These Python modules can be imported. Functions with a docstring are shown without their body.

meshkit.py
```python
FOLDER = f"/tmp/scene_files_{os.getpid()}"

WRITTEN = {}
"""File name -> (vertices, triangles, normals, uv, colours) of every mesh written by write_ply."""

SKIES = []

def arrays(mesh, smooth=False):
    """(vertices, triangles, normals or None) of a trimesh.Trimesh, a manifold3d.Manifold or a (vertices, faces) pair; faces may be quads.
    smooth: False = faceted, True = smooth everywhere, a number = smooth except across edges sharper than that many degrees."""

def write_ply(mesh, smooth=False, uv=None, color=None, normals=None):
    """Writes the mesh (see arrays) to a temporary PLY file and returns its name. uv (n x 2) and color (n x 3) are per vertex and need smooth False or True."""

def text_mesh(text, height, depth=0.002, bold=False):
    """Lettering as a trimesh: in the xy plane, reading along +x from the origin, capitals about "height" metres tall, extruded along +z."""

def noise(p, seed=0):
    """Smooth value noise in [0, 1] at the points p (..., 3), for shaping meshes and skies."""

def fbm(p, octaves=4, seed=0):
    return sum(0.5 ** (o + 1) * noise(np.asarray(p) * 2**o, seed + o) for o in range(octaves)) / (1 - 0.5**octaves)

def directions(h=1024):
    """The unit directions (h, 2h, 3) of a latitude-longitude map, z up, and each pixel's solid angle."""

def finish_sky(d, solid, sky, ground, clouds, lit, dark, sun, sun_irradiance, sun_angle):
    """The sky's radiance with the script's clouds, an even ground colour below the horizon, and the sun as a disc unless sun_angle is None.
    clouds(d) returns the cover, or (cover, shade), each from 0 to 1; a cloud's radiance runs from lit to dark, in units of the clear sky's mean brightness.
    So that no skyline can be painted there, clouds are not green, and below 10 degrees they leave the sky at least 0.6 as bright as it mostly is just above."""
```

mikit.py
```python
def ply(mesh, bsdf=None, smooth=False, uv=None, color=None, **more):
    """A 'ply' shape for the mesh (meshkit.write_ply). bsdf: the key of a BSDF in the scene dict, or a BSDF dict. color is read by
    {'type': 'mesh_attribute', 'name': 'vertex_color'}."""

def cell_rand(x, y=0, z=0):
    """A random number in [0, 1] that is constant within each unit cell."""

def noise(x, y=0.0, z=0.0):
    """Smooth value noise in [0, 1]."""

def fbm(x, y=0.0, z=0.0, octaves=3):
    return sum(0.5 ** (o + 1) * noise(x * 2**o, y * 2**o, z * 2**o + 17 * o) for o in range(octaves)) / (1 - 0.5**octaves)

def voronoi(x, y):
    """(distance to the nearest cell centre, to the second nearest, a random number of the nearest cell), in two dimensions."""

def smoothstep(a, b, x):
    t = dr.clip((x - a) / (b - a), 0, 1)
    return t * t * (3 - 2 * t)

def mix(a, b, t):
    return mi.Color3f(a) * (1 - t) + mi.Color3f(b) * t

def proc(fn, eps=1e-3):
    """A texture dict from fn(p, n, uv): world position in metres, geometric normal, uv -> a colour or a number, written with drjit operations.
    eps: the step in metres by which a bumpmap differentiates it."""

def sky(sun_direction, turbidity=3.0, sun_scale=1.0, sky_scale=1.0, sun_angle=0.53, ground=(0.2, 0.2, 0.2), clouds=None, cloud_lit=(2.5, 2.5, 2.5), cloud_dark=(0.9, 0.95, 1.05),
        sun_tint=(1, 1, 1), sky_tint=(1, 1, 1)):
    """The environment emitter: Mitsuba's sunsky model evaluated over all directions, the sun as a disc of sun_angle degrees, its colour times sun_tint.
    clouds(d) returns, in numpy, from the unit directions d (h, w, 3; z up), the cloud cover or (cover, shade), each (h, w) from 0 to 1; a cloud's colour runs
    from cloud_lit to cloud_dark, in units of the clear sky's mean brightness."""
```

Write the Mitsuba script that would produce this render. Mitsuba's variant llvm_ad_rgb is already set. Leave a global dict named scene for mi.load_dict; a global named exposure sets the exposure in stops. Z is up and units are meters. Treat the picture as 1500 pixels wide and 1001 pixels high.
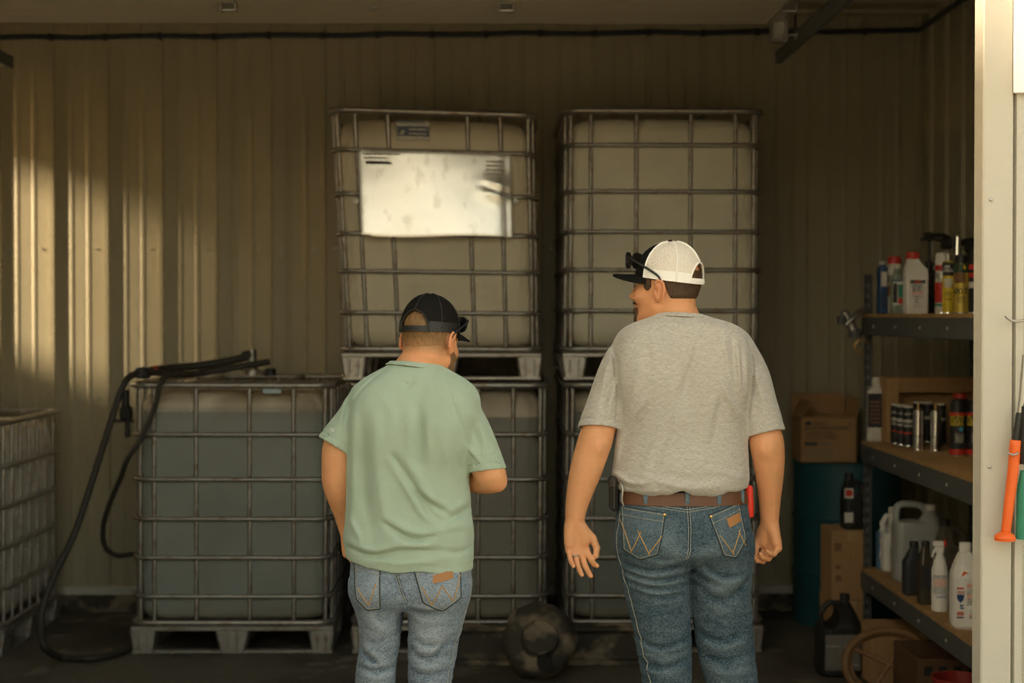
import math, random
import numpy as np
import trimesh
import shapely.geometry as sg
from shapely import affinity
import drjit as dr
import mitsuba as mi
import mikit, meshkit
from mikit import noise, fbm, voronoi, cell_rand, smoothstep, mix, proc

# ------------------------------------------------------------------ camera, sky, exposure
T = mi.ScalarTransform4f
F, EYE = 2400.0, 1.676
VPX, VPY = 722.0, 462.0                       # where the building's long axis (+Y) vanishes
DIR = np.array([(750 - VPX) / F, 1.0, -(500.5 - VPY) / F]); DIR /= np.linalg.norm(DIR)
RIGHT = np.cross(DIR, [0, 0, 1.0]); RIGHT /= np.linalg.norm(RIGHT)
UPV = np.cross(RIGHT, DIR)
CAM = np.array([0, 0, EYE])
exposure = 4.55
scene, labels = {}, {}
scene['camera'] = {'type': 'thinlens', 'fov': 2 * math.degrees(math.atan(750 / F)), 'fov_axis': 'x',
                   'aperture_radius': 0.011, 'focus_distance': 5.05, 'near_clip': 0.05, 'far_clip': 500.0,
                   'to_world': T().look_at(origin=CAM.tolist(), target=(CAM + DIR).tolist(), up=[0, 0, 1])}
scene['sky'] = mikit.sky((-0.90, -0.235, 0.32), turbidity=6.0, sun_scale=0.85, sky_scale=1.0, sun_angle=7.0,
                         ground=(0.3, 0.26, 0.2), sky_tint=(1.26, 0.985, 0.66), sun_tint=(0.92, 1.02, 1.22))


def at(x, y, Y):
    """The point at distance Y along the building's axis that shows at pixel (x, y)."""
    ray = DIR * F + RIGHT * (x - 750) - UPV * (y - 500.5)
    return CAM + ray * (Y / ray[1])


# ------------------------------------------------------------------ helpers
def key_for(name):
    if name not in scene and name not in labels and not any(k.startswith(name + '__') for k in scene):
        return name
    i = 1
    while True:
        k = f'{name}_{i:03d}'
        if k not in scene and k not in labels and k not in RESERVED:
            return k
        i += 1


RESERVED = set()
COUNT = {}


def part_key(parent, name):
    n = COUNT.get((parent, name), 0)
    COUNT[(parent, name)] = n + 1
    return f'{parent}__{name}' + (f'_{n:03d}' if n else '')


def thing(name, label=None, cat=None, group=None, kind=None):
    n = COUNT.get(('', name), 0)
    COUNT[('', name)] = n + 1
    k = name + (f'_{n:03d}' if n else '')
    d = {}
    if label: d['label'] = label
    if cat: d['category'] = cat
    if group: d['group'] = group
    if kind: d['kind'] = kind
    labels[k] = d
    return k


def part(parent, name, mesh, mat, smooth=30, label=None, kind=None, color=None, uv=None):
    k = part_key(parent, name)
    scene[k] = mikit.ply(mesh, mat, smooth, uv=uv, color=color)
    if label or kind:
        labels[k] = {a: b for a, b in (('label', label), ('kind', kind)) if b}
    return k


def solo(name, mesh, mat, label, cat, smooth=30, group=None, kind=None, color=None, uv=None):
    k = thing(name, label, cat, group, kind)
    scene[k] = mikit.ply(mesh, mat, smooth, uv=uv, color=color)
    return k


cat_ = trimesh.util.concatenate


def mesh_of(v, f):
    return trimesh.Trimesh(np.asarray(v, float), np.asarray(f, int), process=False)


def rbox(lo, hi, r=0.004):
    """A box with chamfered edges."""
    lo, hi = np.asarray(lo, float), np.asarray(hi, float)
    lo, hi = np.minimum(lo, hi), np.maximum(lo, hi)
    r = min(r, 0.45 * (hi - lo).min())
    pts = []
    for sx in (0, 1):
        for sy in (0, 1):
            for sz in (0, 1):
                c = np.where([sx, sy, sz], hi, lo)
                s = np.where([sx, sy, sz], -1, 1)
                for k in range(3):
                    o = np.array([r, r, r]) * s
                    o[k] = 0
                    pts.append(c + o)
    return trimesh.convex.convex_hull(np.array(pts))


def rotz(mesh, deg, about=(0, 0, 0)):
    m = mesh.copy()
    m.apply_transform(trimesh.transformations.rotation_matrix(math.radians(deg), [0, 0, 1], about))
    return m


def rot(mesh, deg, axis, about=(0, 0, 0)):
    m = mesh.copy()
    m.apply_transform(trimesh.transformations.rotation_matrix(math.radians(deg), axis, about))
    return m


def moved(mesh, d):
    m = mesh.copy()
    m.apply_translation(d)
    return m


def spline(pts, n=8):
    """Catmull-Rom through the points."""
    p = np.asarray(pts, float)
    p = np.vstack([2 * p[0] - p[1], p, 2 * p[-1] - p[-2]])
    out = []
    for i in range(1, len(p) - 2):
        a, b, c, d = p[i - 1], p[i], p[i + 1], p[i + 2]
        for t in np.linspace(0, 1, n, endpoint=False):
            out.append(0.5 * (2 * b + (c - a) * t + (2 * a - 5 * b + 4 * c - d) * t * t + (3 * b - a - 3 * c + d) * t ** 3))
    out.append(p[-2])
    return np.array(out)


def tube(path, r, sides=8, closed=False, flat=1.0, flat_dir=None):
    """A swept tube; r a number or one per point; flat squashes it along flat_dir."""
    p = np.asarray(path, float)
    n = len(p)
    r = np.broadcast_to(np.asarray(r, float), (n,))
    t = (np.roll(p, -1, 0) - np.roll(p, 1, 0)) if closed else np.gradient(p, axis=0)
    t /= np.linalg.norm(t, axis=1, keepdims=True) + 1e-12
    a = np.cross(t[0], [0, 0, 1.0] if abs(t[0][2]) < 0.9 else [1.0, 0, 0]); a /= np.linalg.norm(a)
    A = []
    for i in range(n):
        a = a - t[i] * (a @ t[i]); a /= np.linalg.norm(a) + 1e-12
        A.append(a.copy())
    A = np.array(A); B = np.cross(t, A)
    ang = np.arange(sides) * 2 * np.pi / sides
    off = r[:, None, None] * (np.cos(ang)[None, :, None] * A[:, None] + np.sin(ang)[None, :, None] * B[:, None])
    if flat_dir is not None:
        d = np.asarray(flat_dir, float)
        off = off - (1 - flat) * (off @ d)[..., None] * d
    v = (p[:, None] + off).reshape(-1, 3)
    rows = n if closed else n - 1
    i, j = np.meshgrid(np.arange(rows), np.arange(sides), indexing='ij')
    i2 = (i + 1) % n
    q = np.stack([i * sides + j, i * sides + (j + 1) % sides, i2 * sides + (j + 1) % sides, i2 * sides + j], -1).reshape(-1, 4)
    f = np.vstack([q[:, [0, 1, 2]], q[:, [0, 2, 3]]])
    if not closed:
        v = np.vstack([v, p[0], p[-1]])
        k = np.arange(sides); k2 = (k + 1) % sides
        f = np.vstack([f, np.stack([k2, k, k * 0 + n * sides], 1), np.stack([(n - 1) * sides + k, (n - 1) * sides + k2, k * 0 + n * sides + 1], 1)])
    return mesh_of(v, f)


def lathe(profile, sides=28, c=(0, 0, 0)):
    """Profile (r, z) from bottom to top, about the z axis through c; closed at both ends if r = 0 there."""
    p = np.asarray(profile, float)
    ang = np.arange(sides) * 2 * np.pi / sides
    v = np.stack([p[:, 0, None] * np.cos(ang), p[:, 0, None] * np.sin(ang), np.broadcast_to(p[:, 1, None], (len(p), sides))], -1).reshape(-1, 3) + np.asarray(c, float)
    i, j = np.meshgrid(np.arange(len(p) - 1), np.arange(sides), indexing='ij')
    q = np.stack([i * sides + j, i * sides + (j + 1) % sides, (i + 1) * sides + (j + 1) % sides, (i + 1) * sides + j], -1).reshape(-1, 4)
    return mesh_of(v, np.vstack([q[:, [0, 1, 2]], q[:, [0, 2, 3]]]))


def cyl(a, b, r, sides=16):
    return tube([a, b], r, sides)


def rrect(w, d, r, n=6):
    """Outline of a rounded rectangle centred at 0, counter-clockwise, (m, 2)."""
    r = min(r, w / 2 - 1e-4, d / 2 - 1e-4)
    out = []
    for cx, cy, a0 in ((w / 2 - r, d / 2 - r, 0), (-w / 2 + r, d / 2 - r, 90), (-w / 2 + r, -d / 2 + r, 180), (w / 2 - r, -d / 2 + r, 270)):
        for a in np.radians(np.linspace(a0, a0 + 90, n + 1)):
            out.append((cx + r * math.cos(a), cy + r * math.sin(a)))
    return np.array(out)


def loft(rings, cap=True):
    """Skin through rings of equal length, (k, n, 3), counter-clockwise seen from the last ring's side."""
    R = np.asarray(rings, float)
    k, n = R.shape[:2]
    i, j = np.meshgrid(np.arange(k - 1), np.arange(n), indexing='ij')
    q = np.stack([i * n + j, i * n + (j + 1) % n, (i + 1) * n + (j + 1) % n, (i + 1) * n + j], -1).reshape(-1, 4)
    f = np.vstack([q[:, [0, 1, 2]], q[:, [0, 2, 3]]])
    v = R.reshape(-1, 3)
    if cap:
        v = np.vstack([v, R[0].mean(0), R[-1].mean(0)])
        a = np.arange(n); b = (a + 1) % n
        f = np.vstack([f, np.stack([b, a, a * 0 + k * n], 1), np.stack([(k - 1) * n + a, (k - 1) * n + b, a * 0 + k * n + 1], 1)])
    return mesh_of(v, f)


def prism(poly, h, frame):
    """A polygon (shapely or points) extruded h along z, then mapped by frame(x, y, z) -> (n, 3)."""
    if not hasattr(poly, 'geom_type'):
        poly = sg.Polygon(poly)
    m = trimesh.creation.extrude_polygon(poly, h, engine='earcut')
    m.vertices = frame(*np.array(m.vertices).T)
    if m.volume < 0:
        m.invert()
    return m


def shell(v, f, thick, n=None):
    """An open sheet made a solid of the given thickness, grown inwards along -normal."""
    m = mesh_of(v, f)
    if n is None:
        n = np.array(m.vertex_normals)
    N = len(v)
    v2 = np.vstack([v, v - n * thick])
    e = np.sort(m.edges, axis=1)
    u, idx, cnt = np.unique(e, axis=0, return_index=True, return_counts=True)
    b = m.edges[idx[cnt == 1]]
    f2 = np.vstack([f, f[:, ::-1] + N, np.stack([b[:, 1], b[:, 0], b[:, 0] + N], 1), np.stack([b[:, 1], b[:, 0] + N, b[:, 1] + N], 1)])
    return mesh_of(v2, f2)


def mat(name, color, rough=0.6, metal=0.0, spec=0.4, **more):
    c = color if isinstance(color, dict) else {'type': 'rgb', 'value': [float(x) for x in color]}
    scene[name] = {'type': 'twosided', 'bsdf': {'type': 'principled', 'base_color': c, 'roughness': rough, 'metallic': metal, 'specular': spec, **more}}
    return name


def srgb(r, g, b):
    c = np.array([r, g, b]) / 255.0
    return np.where(c < 0.04045, c / 12.92, ((c + 0.055) / 1.055) ** 2.4).tolist()


VCOL = {'type': 'mesh_attribute', 'name': 'vertex_color'}

# ------------------------------------------------------------------ shared materials


def wall_fn(p, n, uv):
    k = fbm(p.x * 1.7, p.y * 1.7, p.z * 0.8, 3)
    d = fbm(p.x * 9, p.y * 9, p.z * 2.0, 2)
    low = smoothstep(0.9, 0.0, p.z) * smoothstep(0.35, 0.7, d)
    return mix(mi.Color3f(0.355, 0.316, 0.210) * (0.88 + 0.2 * k), mi.Color3f(0.24, 0.20, 0.135), low * 0.45)


def floor_fn(p, n, uv):
    a = fbm(p.x * 1.3, p.y * 1.3, 0.3, 4)
    b = fbm(p.x * 7, p.y * 7, 5.3, 3)
    c = noise(p.x * 60, p.y * 60, 0.5)
    base = mix((0.10, 0.088, 0.066), (0.045, 0.039, 0.030), smoothstep(0.38, 0.62, a))
    return mix(base, (0.19, 0.165, 0.125), smoothstep(0.58, 0.75, b) * 0.5) * (0.85 + 0.3 * c)


def ground_fn(p, n, uv):
    b = fbm(p.x * 5, p.y * 5, 1.3, 3)
    c = noise(p.x * 45, p.y * 45, 0.5)
    return mix((0.46, 0.40, 0.31), (0.34, 0.29, 0.22), b) * (0.75 + 0.5 * c)


def steel_fn(p, n, uv):
    k = fbm(p.x * 14, p.y * 14, p.z * 14, 3)
    r = fbm(p.x * 40, p.y * 40, p.z * 40, 2)
    c = mix((0.47, 0.45, 0.42), (0.30, 0.28, 0.25), k)
    return mix(c, (0.26, 0.15, 0.08), smoothstep(0.58, 0.72, r) * 0.55)


def board_fn(p, n, uv):
    c = cell_rand(p.x * 170, p.y * 170, p.z * 170)
    k = fbm(p.x * 6, p.y * 22, p.z * 6, 3)
    return mix((0.25, 0.145, 0.06), (0.36, 0.22, 0.09), k) * (0.78 + 0.4 * c)


def card_fn(p, n, uv):
    k = fbm(p.x * 5, p.y * 5, p.z * 5, 3)
    l = noise((p.x + p.y) * 220, p.z * 6, 0.2)
    return mix((0.33, 0.19, 0.085), (0.40, 0.24, 0.11), k) * (0.93 + 0.14 * l)


def dirty_fn(p, n, uv):
    k = fbm(p.x * 11, p.y * 11, p.z * 11, 4)
    return mix((0.05, 0.045, 0.035), (0.24, 0.19, 0.13), smoothstep(0.42, 0.7, k))


def door_fn(p, n, uv):
    k = noise(p.x * 1.5, p.y * 120, 0.4)
    return mi.Color3f(0.42, 0.375, 0.285) * (0.90 + 0.15 * k)


mat('mat_wall', proc(wall_fn), 0.45, spec=0.5)
mat('mat_floor', proc(floor_fn), 0.75)
mat('mat_ground', proc(ground_fn), 0.9)
mat('mat_steel', proc(steel_fn), 0.42, 0.75)
mat('mat_board', proc(board_fn), 0.8)
mat('mat_card', proc(card_fn), 0.85)
mat('mat_dirty', proc(dirty_fn), 0.8)
mat('mat_door', proc(door_fn), 0.55)
mat('mat_vcol', VCOL, 0.5)
mat('mat_vmatte', VCOL, 0.85)
mat('mat_galv', (0.42, 0.41, 0.38), 0.4, 0.85)
mat('mat_chrome', (0.75, 0.73, 0.70), 0.18, 1.0)
mat('mat_brass', (0.62, 0.42, 0.16), 0.35, 0.9)
mat('mat_black', (0.018, 0.018, 0.018), 0.45)
mat('mat_rubber', (0.034, 0.030, 0.024), 0.55)
mat('mat_pipe', (0.025, 0.035, 0.055), 0.4)
mat('mat_shelfsteel', (0.075, 0.08, 0.078), 0.5)
mat('mat_white', (0.78, 0.76, 0.71), 0.35)
mat('mat_offwhite', (0.60, 0.57, 0.50), 0.45)
mat('mat_red', (0.52, 0.035, 0.022), 0.4)
mat('mat_orange', (0.72, 0.12, 0.018), 0.4)
mat('mat_yellow', (0.68, 0.50, 0.03), 0.35)
mat('mat_gold', (0.60, 0.45, 0.08), 0.35, 0.3)
mat('mat_blue', (0.03, 0.07, 0.18), 0.4)
mat('mat_green', (0.03, 0.20, 0.13), 0.45)
mat('mat_drum', (0.022, 0.085, 0.10), 0.5)
mat('mat_ink', (0.03, 0.03, 0.035), 0.7)
mat('mat_trim', (0.47, 0.445, 0.385), 0.5)
mat('mat_brown', (0.22, 0.11, 0.05), 0.6)

# ------------------------------------------------------------------ the building
YB, XR, XL, ZC = 9.27, 2.436, -4.3, 3.37
XRIB = at(70, 400, YB)[0] + 0.015         # one of the major ribs of the back wall
PITCH = 0.305


def rib_profile(w0, length):
    """Height of the liner panel over the sheet, points (u, h), from u = w0 on."""
    pts = []
    u = w0
    while u < w0 + length - 1e-6:
        pts += [(u, 0.0), (u + 0.005, 0.022), (u + 0.026, 0.022), (u + 0.031, 0.0)]
        for k in (0.105, 0.20):
            pts += [(u + k, 0), (u + k + 0.010, 0.004), (u + k + 0.022, 0.004), (u + k + 0.032, 0)]
        u += PITCH
    pts.append((w0 + length, 0.0))
    return np.array(pts)


def sheet(prof, v0, v1, frame):
    """The profile swept from v0 to v1: frame(u, h, v) -> points. A thin solid sheet."""
    n = len(prof)
    rings = []
    for v in (v0, v1):
        o = frame(prof[:, 0], prof[:, 1], np.full(n, v))
        i = frame(prof[::-1, 0], prof[::-1, 1] - 0.004, np.full(n, v))
        rings.append(np.vstack([o, i]))
    m = loft(rings)
    f = np.array(m.faces)[: 4 * n * 1]
    return mesh_of(rings[0].tolist() + rings[1].tolist(), f)


def clad(key, name, u_from, u_to, v0, v1, frame, material='mat_wall', cut=None):
    u = u_from
    while u < u_to - 1e-6:
        L = min(3 * PITCH, u_to - u)
        m = sheet(rib_profile(u, L), v0, v1, frame)
        part(key, name, m, material, False)
        u += 3 * PITCH


def structure(name):
    labels[name] = {'kind': 'structure'}
    return name


# floor and outside ground
structure('floor')
scene['floor'] = mikit.ply(rbox((XL - 0.2, 4.45, -0.15), (XR + 0.2, YB + 0.2, 0), 0.005), 'mat_floor', False)
structure('ground')
scene['ground'] = mikit.ply(rbox((-60, -60, -0.30), (60, 4.45, -0.03), 0.0), 'mat_ground', False)

# back wall with its corrugated liner sheets
structure('wall_back')
u0 = XRIB - PITCH * 16
scene['wall_back'] = mikit.ply(rbox((XL - 0.2, YB + 0.012, 0), (XR + 0.2, YB + 0.2, ZC + 0.3), 0), 'mat_wall', False)
clad('wall_back', 'panel', u0, XR, 0.135, ZC, lambda u, h, v: np.stack([u, YB - h, v], 1))
fast = []
for z in (0.45, 1.22, 2.05, 2.85):
    for k in range(-8, 18):
        for du in (0.075, 0.26):
            x = XRIB + k * PITCH + du
            if XL < x < XR - .02:
                fast.append(trimesh.creation.cylinder(0.006, 0.006, sections=6, transform=trimesh.transformations.rotation_matrix(math.pi / 2, [1, 0, 0], [0, 0, 0])))
                fast[-1].apply_translation([x, YB - 0.003, z])
part('wall_back', 'screw', cat_(fast), 'mat_galv', False, kind='stuff')
structure('baseboard_back')
scene['baseboard_back'] = mikit.ply(rbox((XL, YB - 0.045, 0), (XR, YB, 0.10), 0.004), 'mat_dirty', False)
structure('trim_1')
scene['trim_1'] = mikit.ply(rbox((XL, YB - 0.05, 0.10), (XR, YB + .005, 0.145), 0.004), 'mat_trim', False)

# right wall
structure('wall_right')
scene['wall_right'] = mikit.ply(rbox((XR + 0.012, 4.58, 0), (XR + 0.2, YB + 0.2, ZC + 0.3), 0), 'mat_wall', False)
clad('wall_right', 'panel', 4.77, YB, 0.135, ZC, lambda u, h, v: np.stack([XR - h, u, v], 1))
# left wall
structure('wall_left')
# pierced by a side window, out of the frame, placed to light the left of the back wall
WY0, WY1, WZ0, WZ1 = 8.60, 9.22, 2.02, 3.15
scene['wall_left'] = mikit.ply(cat_([rbox((XL - 0.2, 4.58, 0), (XL, WY0, ZC + 0.3), 0), rbox((XL - 0.2, WY1, 0), (XL, YB + 0.2, ZC + 0.3), 0), rbox((XL - 0.2, WY0, 0), (XL, WY1, WZ0), 0), rbox((XL - 0.2, WY0, WZ1), (XL, WY1, ZC + 0.3), 0)]), 'mat_wall', False)
structure('window_1')
scene['window_1'] = mikit.ply(rbox((XL - 0.11, WY0, WZ0), (XL - 0.105, WY1, WZ1), 0), {'type': 'thindielectric'}, False)
for y0, y1, z0, z1 in ((WY0, WY0 + .05, WZ0, WZ1), (WY1 - .05, WY1, WZ0, WZ1), (WY0, WY1, WZ0, WZ0 + .05), (WY0, WY1, WZ1 - .05, WZ1), ((WY0 + WY1) / 2 - .02, (WY0 + WY1) / 2 + .02, WZ0, WZ1)):
    part('window_1', 'frame_bar', rbox((XL - 0.14, y0, z0), (XL - 0.07, y1, z1), 0.004), 'mat_trim', False)
# ceiling
structure('ceiling')
scene['ceiling'] = mikit.ply(rbox((XL - 0.2, 4.58, ZC + 0.012), (XR + 0.2, YB + 0.2, ZC + 0.2), 0), 'mat_wall', False)
clad('ceiling', 'panel', 4.8, YB, XL, XR, lambda u, h, v: np.stack([v, u, ZC - h], 1))
# front wall, pierced by the overhead door
YF, XJ = 4.58, 1.372
DOORL, DOORZ = -2.42, 3.06
structure('wall_front')
segs = [((XJ + 0.036, YF + 0.03, 0), (8.0, YF + 0.19, 4.0)), ((DOORL, YF + 0.03, DOORZ), (XJ, YF + 0.19, 4.0)),
        ((XL - 0.2, YF + 0.03, 0), (DOORL, YF + 0.19, 4.0))]
scene['wall_front'] = mikit.ply(cat_([rbox(a, b, 0) for a, b in segs]), 'mat_wall', False)
clad('wall_front', 'siding_sheet', 1.465, 1.465 + 6 * PITCH, 0.02, 4.0, lambda u, h, v: np.stack([u, YF + 0.03 - h, v], 1), 'mat_trim')
structure('wall_wing_added')  # added wing, out of view, blocks sun and sky from the doorway
scene['wall_wing_added'] = mikit.ply(rbox((XL - 0.2, -0.8, 0), (DOORL - 0.12, YF + 0.03, 4.0), 0), 'mat_trim', False)
structure('trim_2')
jm = rbox((XJ, YF, 0), (1.458, YF + 0.085, DOORZ + 0.1), 0.004)
scene['trim_2'] = mikit.ply(jm, 'mat_trim', False)
sc = []
for z in (0.55, 1.25, 2.0, 2.6):
    c = trimesh.creation.icosphere(1, 0.006); c.apply_scale([1, .5, 1]); c.apply_translation([1.395, YF - .001, z]); sc.append(c)
part('trim_2', 'screw', cat_(sc), 'mat_galv', True, kind='stuff')
structure('trim_3')
scene['trim_3'] = mikit.ply(rbox((DOORL - 0.09, YF, 0), (DOORL, YF + 0.085, DOORZ + 0.1), 0.004), 'mat_trim', False)
structure('roof')
scene['roof'] = mikit.ply(rbox((XL - 0.4, YF - 0.25, 3.98), (8.0, YB + 0.5, 4.1), 0.01), 'mat_galv', False)

# the overhead door, raised: sections, hinges, rollers
od = thing('overhead_door', 'raised sectional overhead door hanging flat under the ceiling', 'garage door')
ZD = 3.0
DX0, DX1 = -2.36, 1.292
y_edges = [7.47, 6.96, 6.43, 5.90, 5.37, 4.86]
for k in range(5):
    y1, y0 = y_edges[k], y_edges[k + 1] + 0.004
    prof = [(y0, 0.0)]
    n = 10
    for i in range(n):
        a = y0 + (y1 - y0) * (i + 0.12) / n
        b = y0 + (y1 - y0) * (i + 0.88) / n
        prof += [(a, 0.0), (a + 0.004, 0.0025), (b - 0.004, 0.0025), (b, 0.0)]
    prof.append((y1, 0.0))
    prof = np.array(prof)
    ring = []
    for x in (DX0, DX1):
        lowr = np.stack([np.full(len(prof), x), prof[:, 0], ZD + 0.0025 - prof[:, 1]], 1)
        top = np.array([[x, y1, ZD + 0.045], [x, y0, ZD + 0.045]])
        ring.append(np.vstack([lowr, top]))
    m = loft(ring)
    part(od, 'section', m, 'mat_door', False)
    for x in (DX0, DX1 - 0.05):
        part(od, 'end_stile', rbox((x, y0 + .01, ZD - 0.008), (x + 0.05, y1 - .01, ZD + 0.05), 0.002), 'mat_galv', False)
def hinge(x, y):
    b = [rbox((x - 0.028, y - 0.045, ZD - 0.006), (x + 0.028, y + 0.045, ZD + 0.001), 0.002),
         rbox((x - 0.034, y - 0.02, ZD - 0.035), (x - 0.026, y + 0.03, ZD), 0.002), rbox((x + 0.026, y - 0.02, ZD - 0.035), (x + 0.034, y + 0.03, ZD), 0.002),
         cyl((x - 0.036, y, ZD - 0.025), (x + 0.036, y, ZD - 0.025), 0.008, 10)]
    return cat_(b)
for x in (at(335, 8, 7.0)[0], at(742, 8, 7.0)[0], DX1 - 0.03, DX0 + 0.03):
    for y in y_edges[1:3]:
        part(od, 'hinge', hinge(x, y + 0.04), 'mat_galv', False)
tp = at(547, 13, 7.05)
part(od, 'latch', cat_([rbox((tp[0] - .02, 7.03, ZD - .012), (tp[0] + .02, 7.07, ZD + .001), .003), cyl((tp[0], 7.05, ZD - .02), (tp[0], 7.05, ZD), .007)]), 'mat_galv', False)
for x, s in ((DX1, 1), (DX0, -1)):
    br = [rbox((x - 0.05, 7.36, ZD - 0.10), (x + 0.02, 7.366, ZD + 0.0), 0.002), rbox((x - 0.05, 7.28, ZD - 0.010), (x + 0.02, 7.45, ZD - 0.004), 0.002),
          rbox((x - 0.05, 7.30, ZD - 0.105), (x + .02, 7.366, ZD - 0.098), 0.002)]
    br += [rbox((x - 0.05, 7.28, ZD - 0.1), (x - 0.044, 7.366, ZD), 0.002), rbox((x + 0.014, 7.28, ZD - 0.1), (x + 0.02, 7.366, ZD), 0.002)]
    part(od, 'top_bracket', cat_(br), 'mat_galv', False)
    part(od, 'roller', cat_([cyl((x, 7.33, ZD - 0.07), (x + s * 0.10, 7.33, ZD - 0.07), 0.006), cyl((x + s * 0.06, 7.33, ZD - 0.07), (x + s * 0.085, 7.33, ZD - 0.07), 0.024)]), 'mat_galv', 30)
# horizontal tracks
def track(x, s, y0, y1, z, label):
    t = thing('door_track', label, 'door track')
    prof = np.array([(0, 0), (0.002, 0.012), (0.002, 0.045), (0.012, 0.056), (0.03, 0.056)])
    prof = np.vstack([prof, prof[::-1] + [0.0025, -0.002]])
    ring = [np.stack([x + s * (0.002 + prof[:, 0] * 1.0), np.full(len(prof), y), z - 0.028 + prof[:, 1]], 1) for y in (y0, y1)]
    a = loft(ring)
    ring2 = [np.stack([x + s * (0.002 + prof[:, 0]), np.full(len(prof), y), z + 0.028 - prof[:, 1]], 1) for y in (y0, y1 - .0)]
    part(t, 'rail', cat_([a, loft(ring2)]), 'mat_shelfsteel', False)
    part(t, 'angle_iron', cat_([rbox((x + s * 0.03, y0 + 0.1, z + 0.01), (x + s * 0.036, y1 - 0.12, z + 0.06), 0.001), rbox((x + s * 0.036, y0 + 0.1, z + 0.055), (x + s * 0.08, y1 - 0.12, z + 0.06), 0.001)]), 'mat_shelfsteel', False)
    part(t, 'hanger', cat_([rbox((x + s * 0.036, y1 - 0.35, z), (x + s * 0.042, y1 - 0.31, ZC), 0.001)]), 'mat_shelfsteel', False)
    return t
pR = at(1137, 85, 7.87); pL = at(16, 92, 7.87)
track(1.352, 1, 4.75, 7.87, pR[2], 'dark steel door track end hanging at the upper right under the ceiling')
track(-2.285, -1, 4.75, 7.87, pL[2], 'dark steel door track end showing at the upper left edge')

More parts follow.
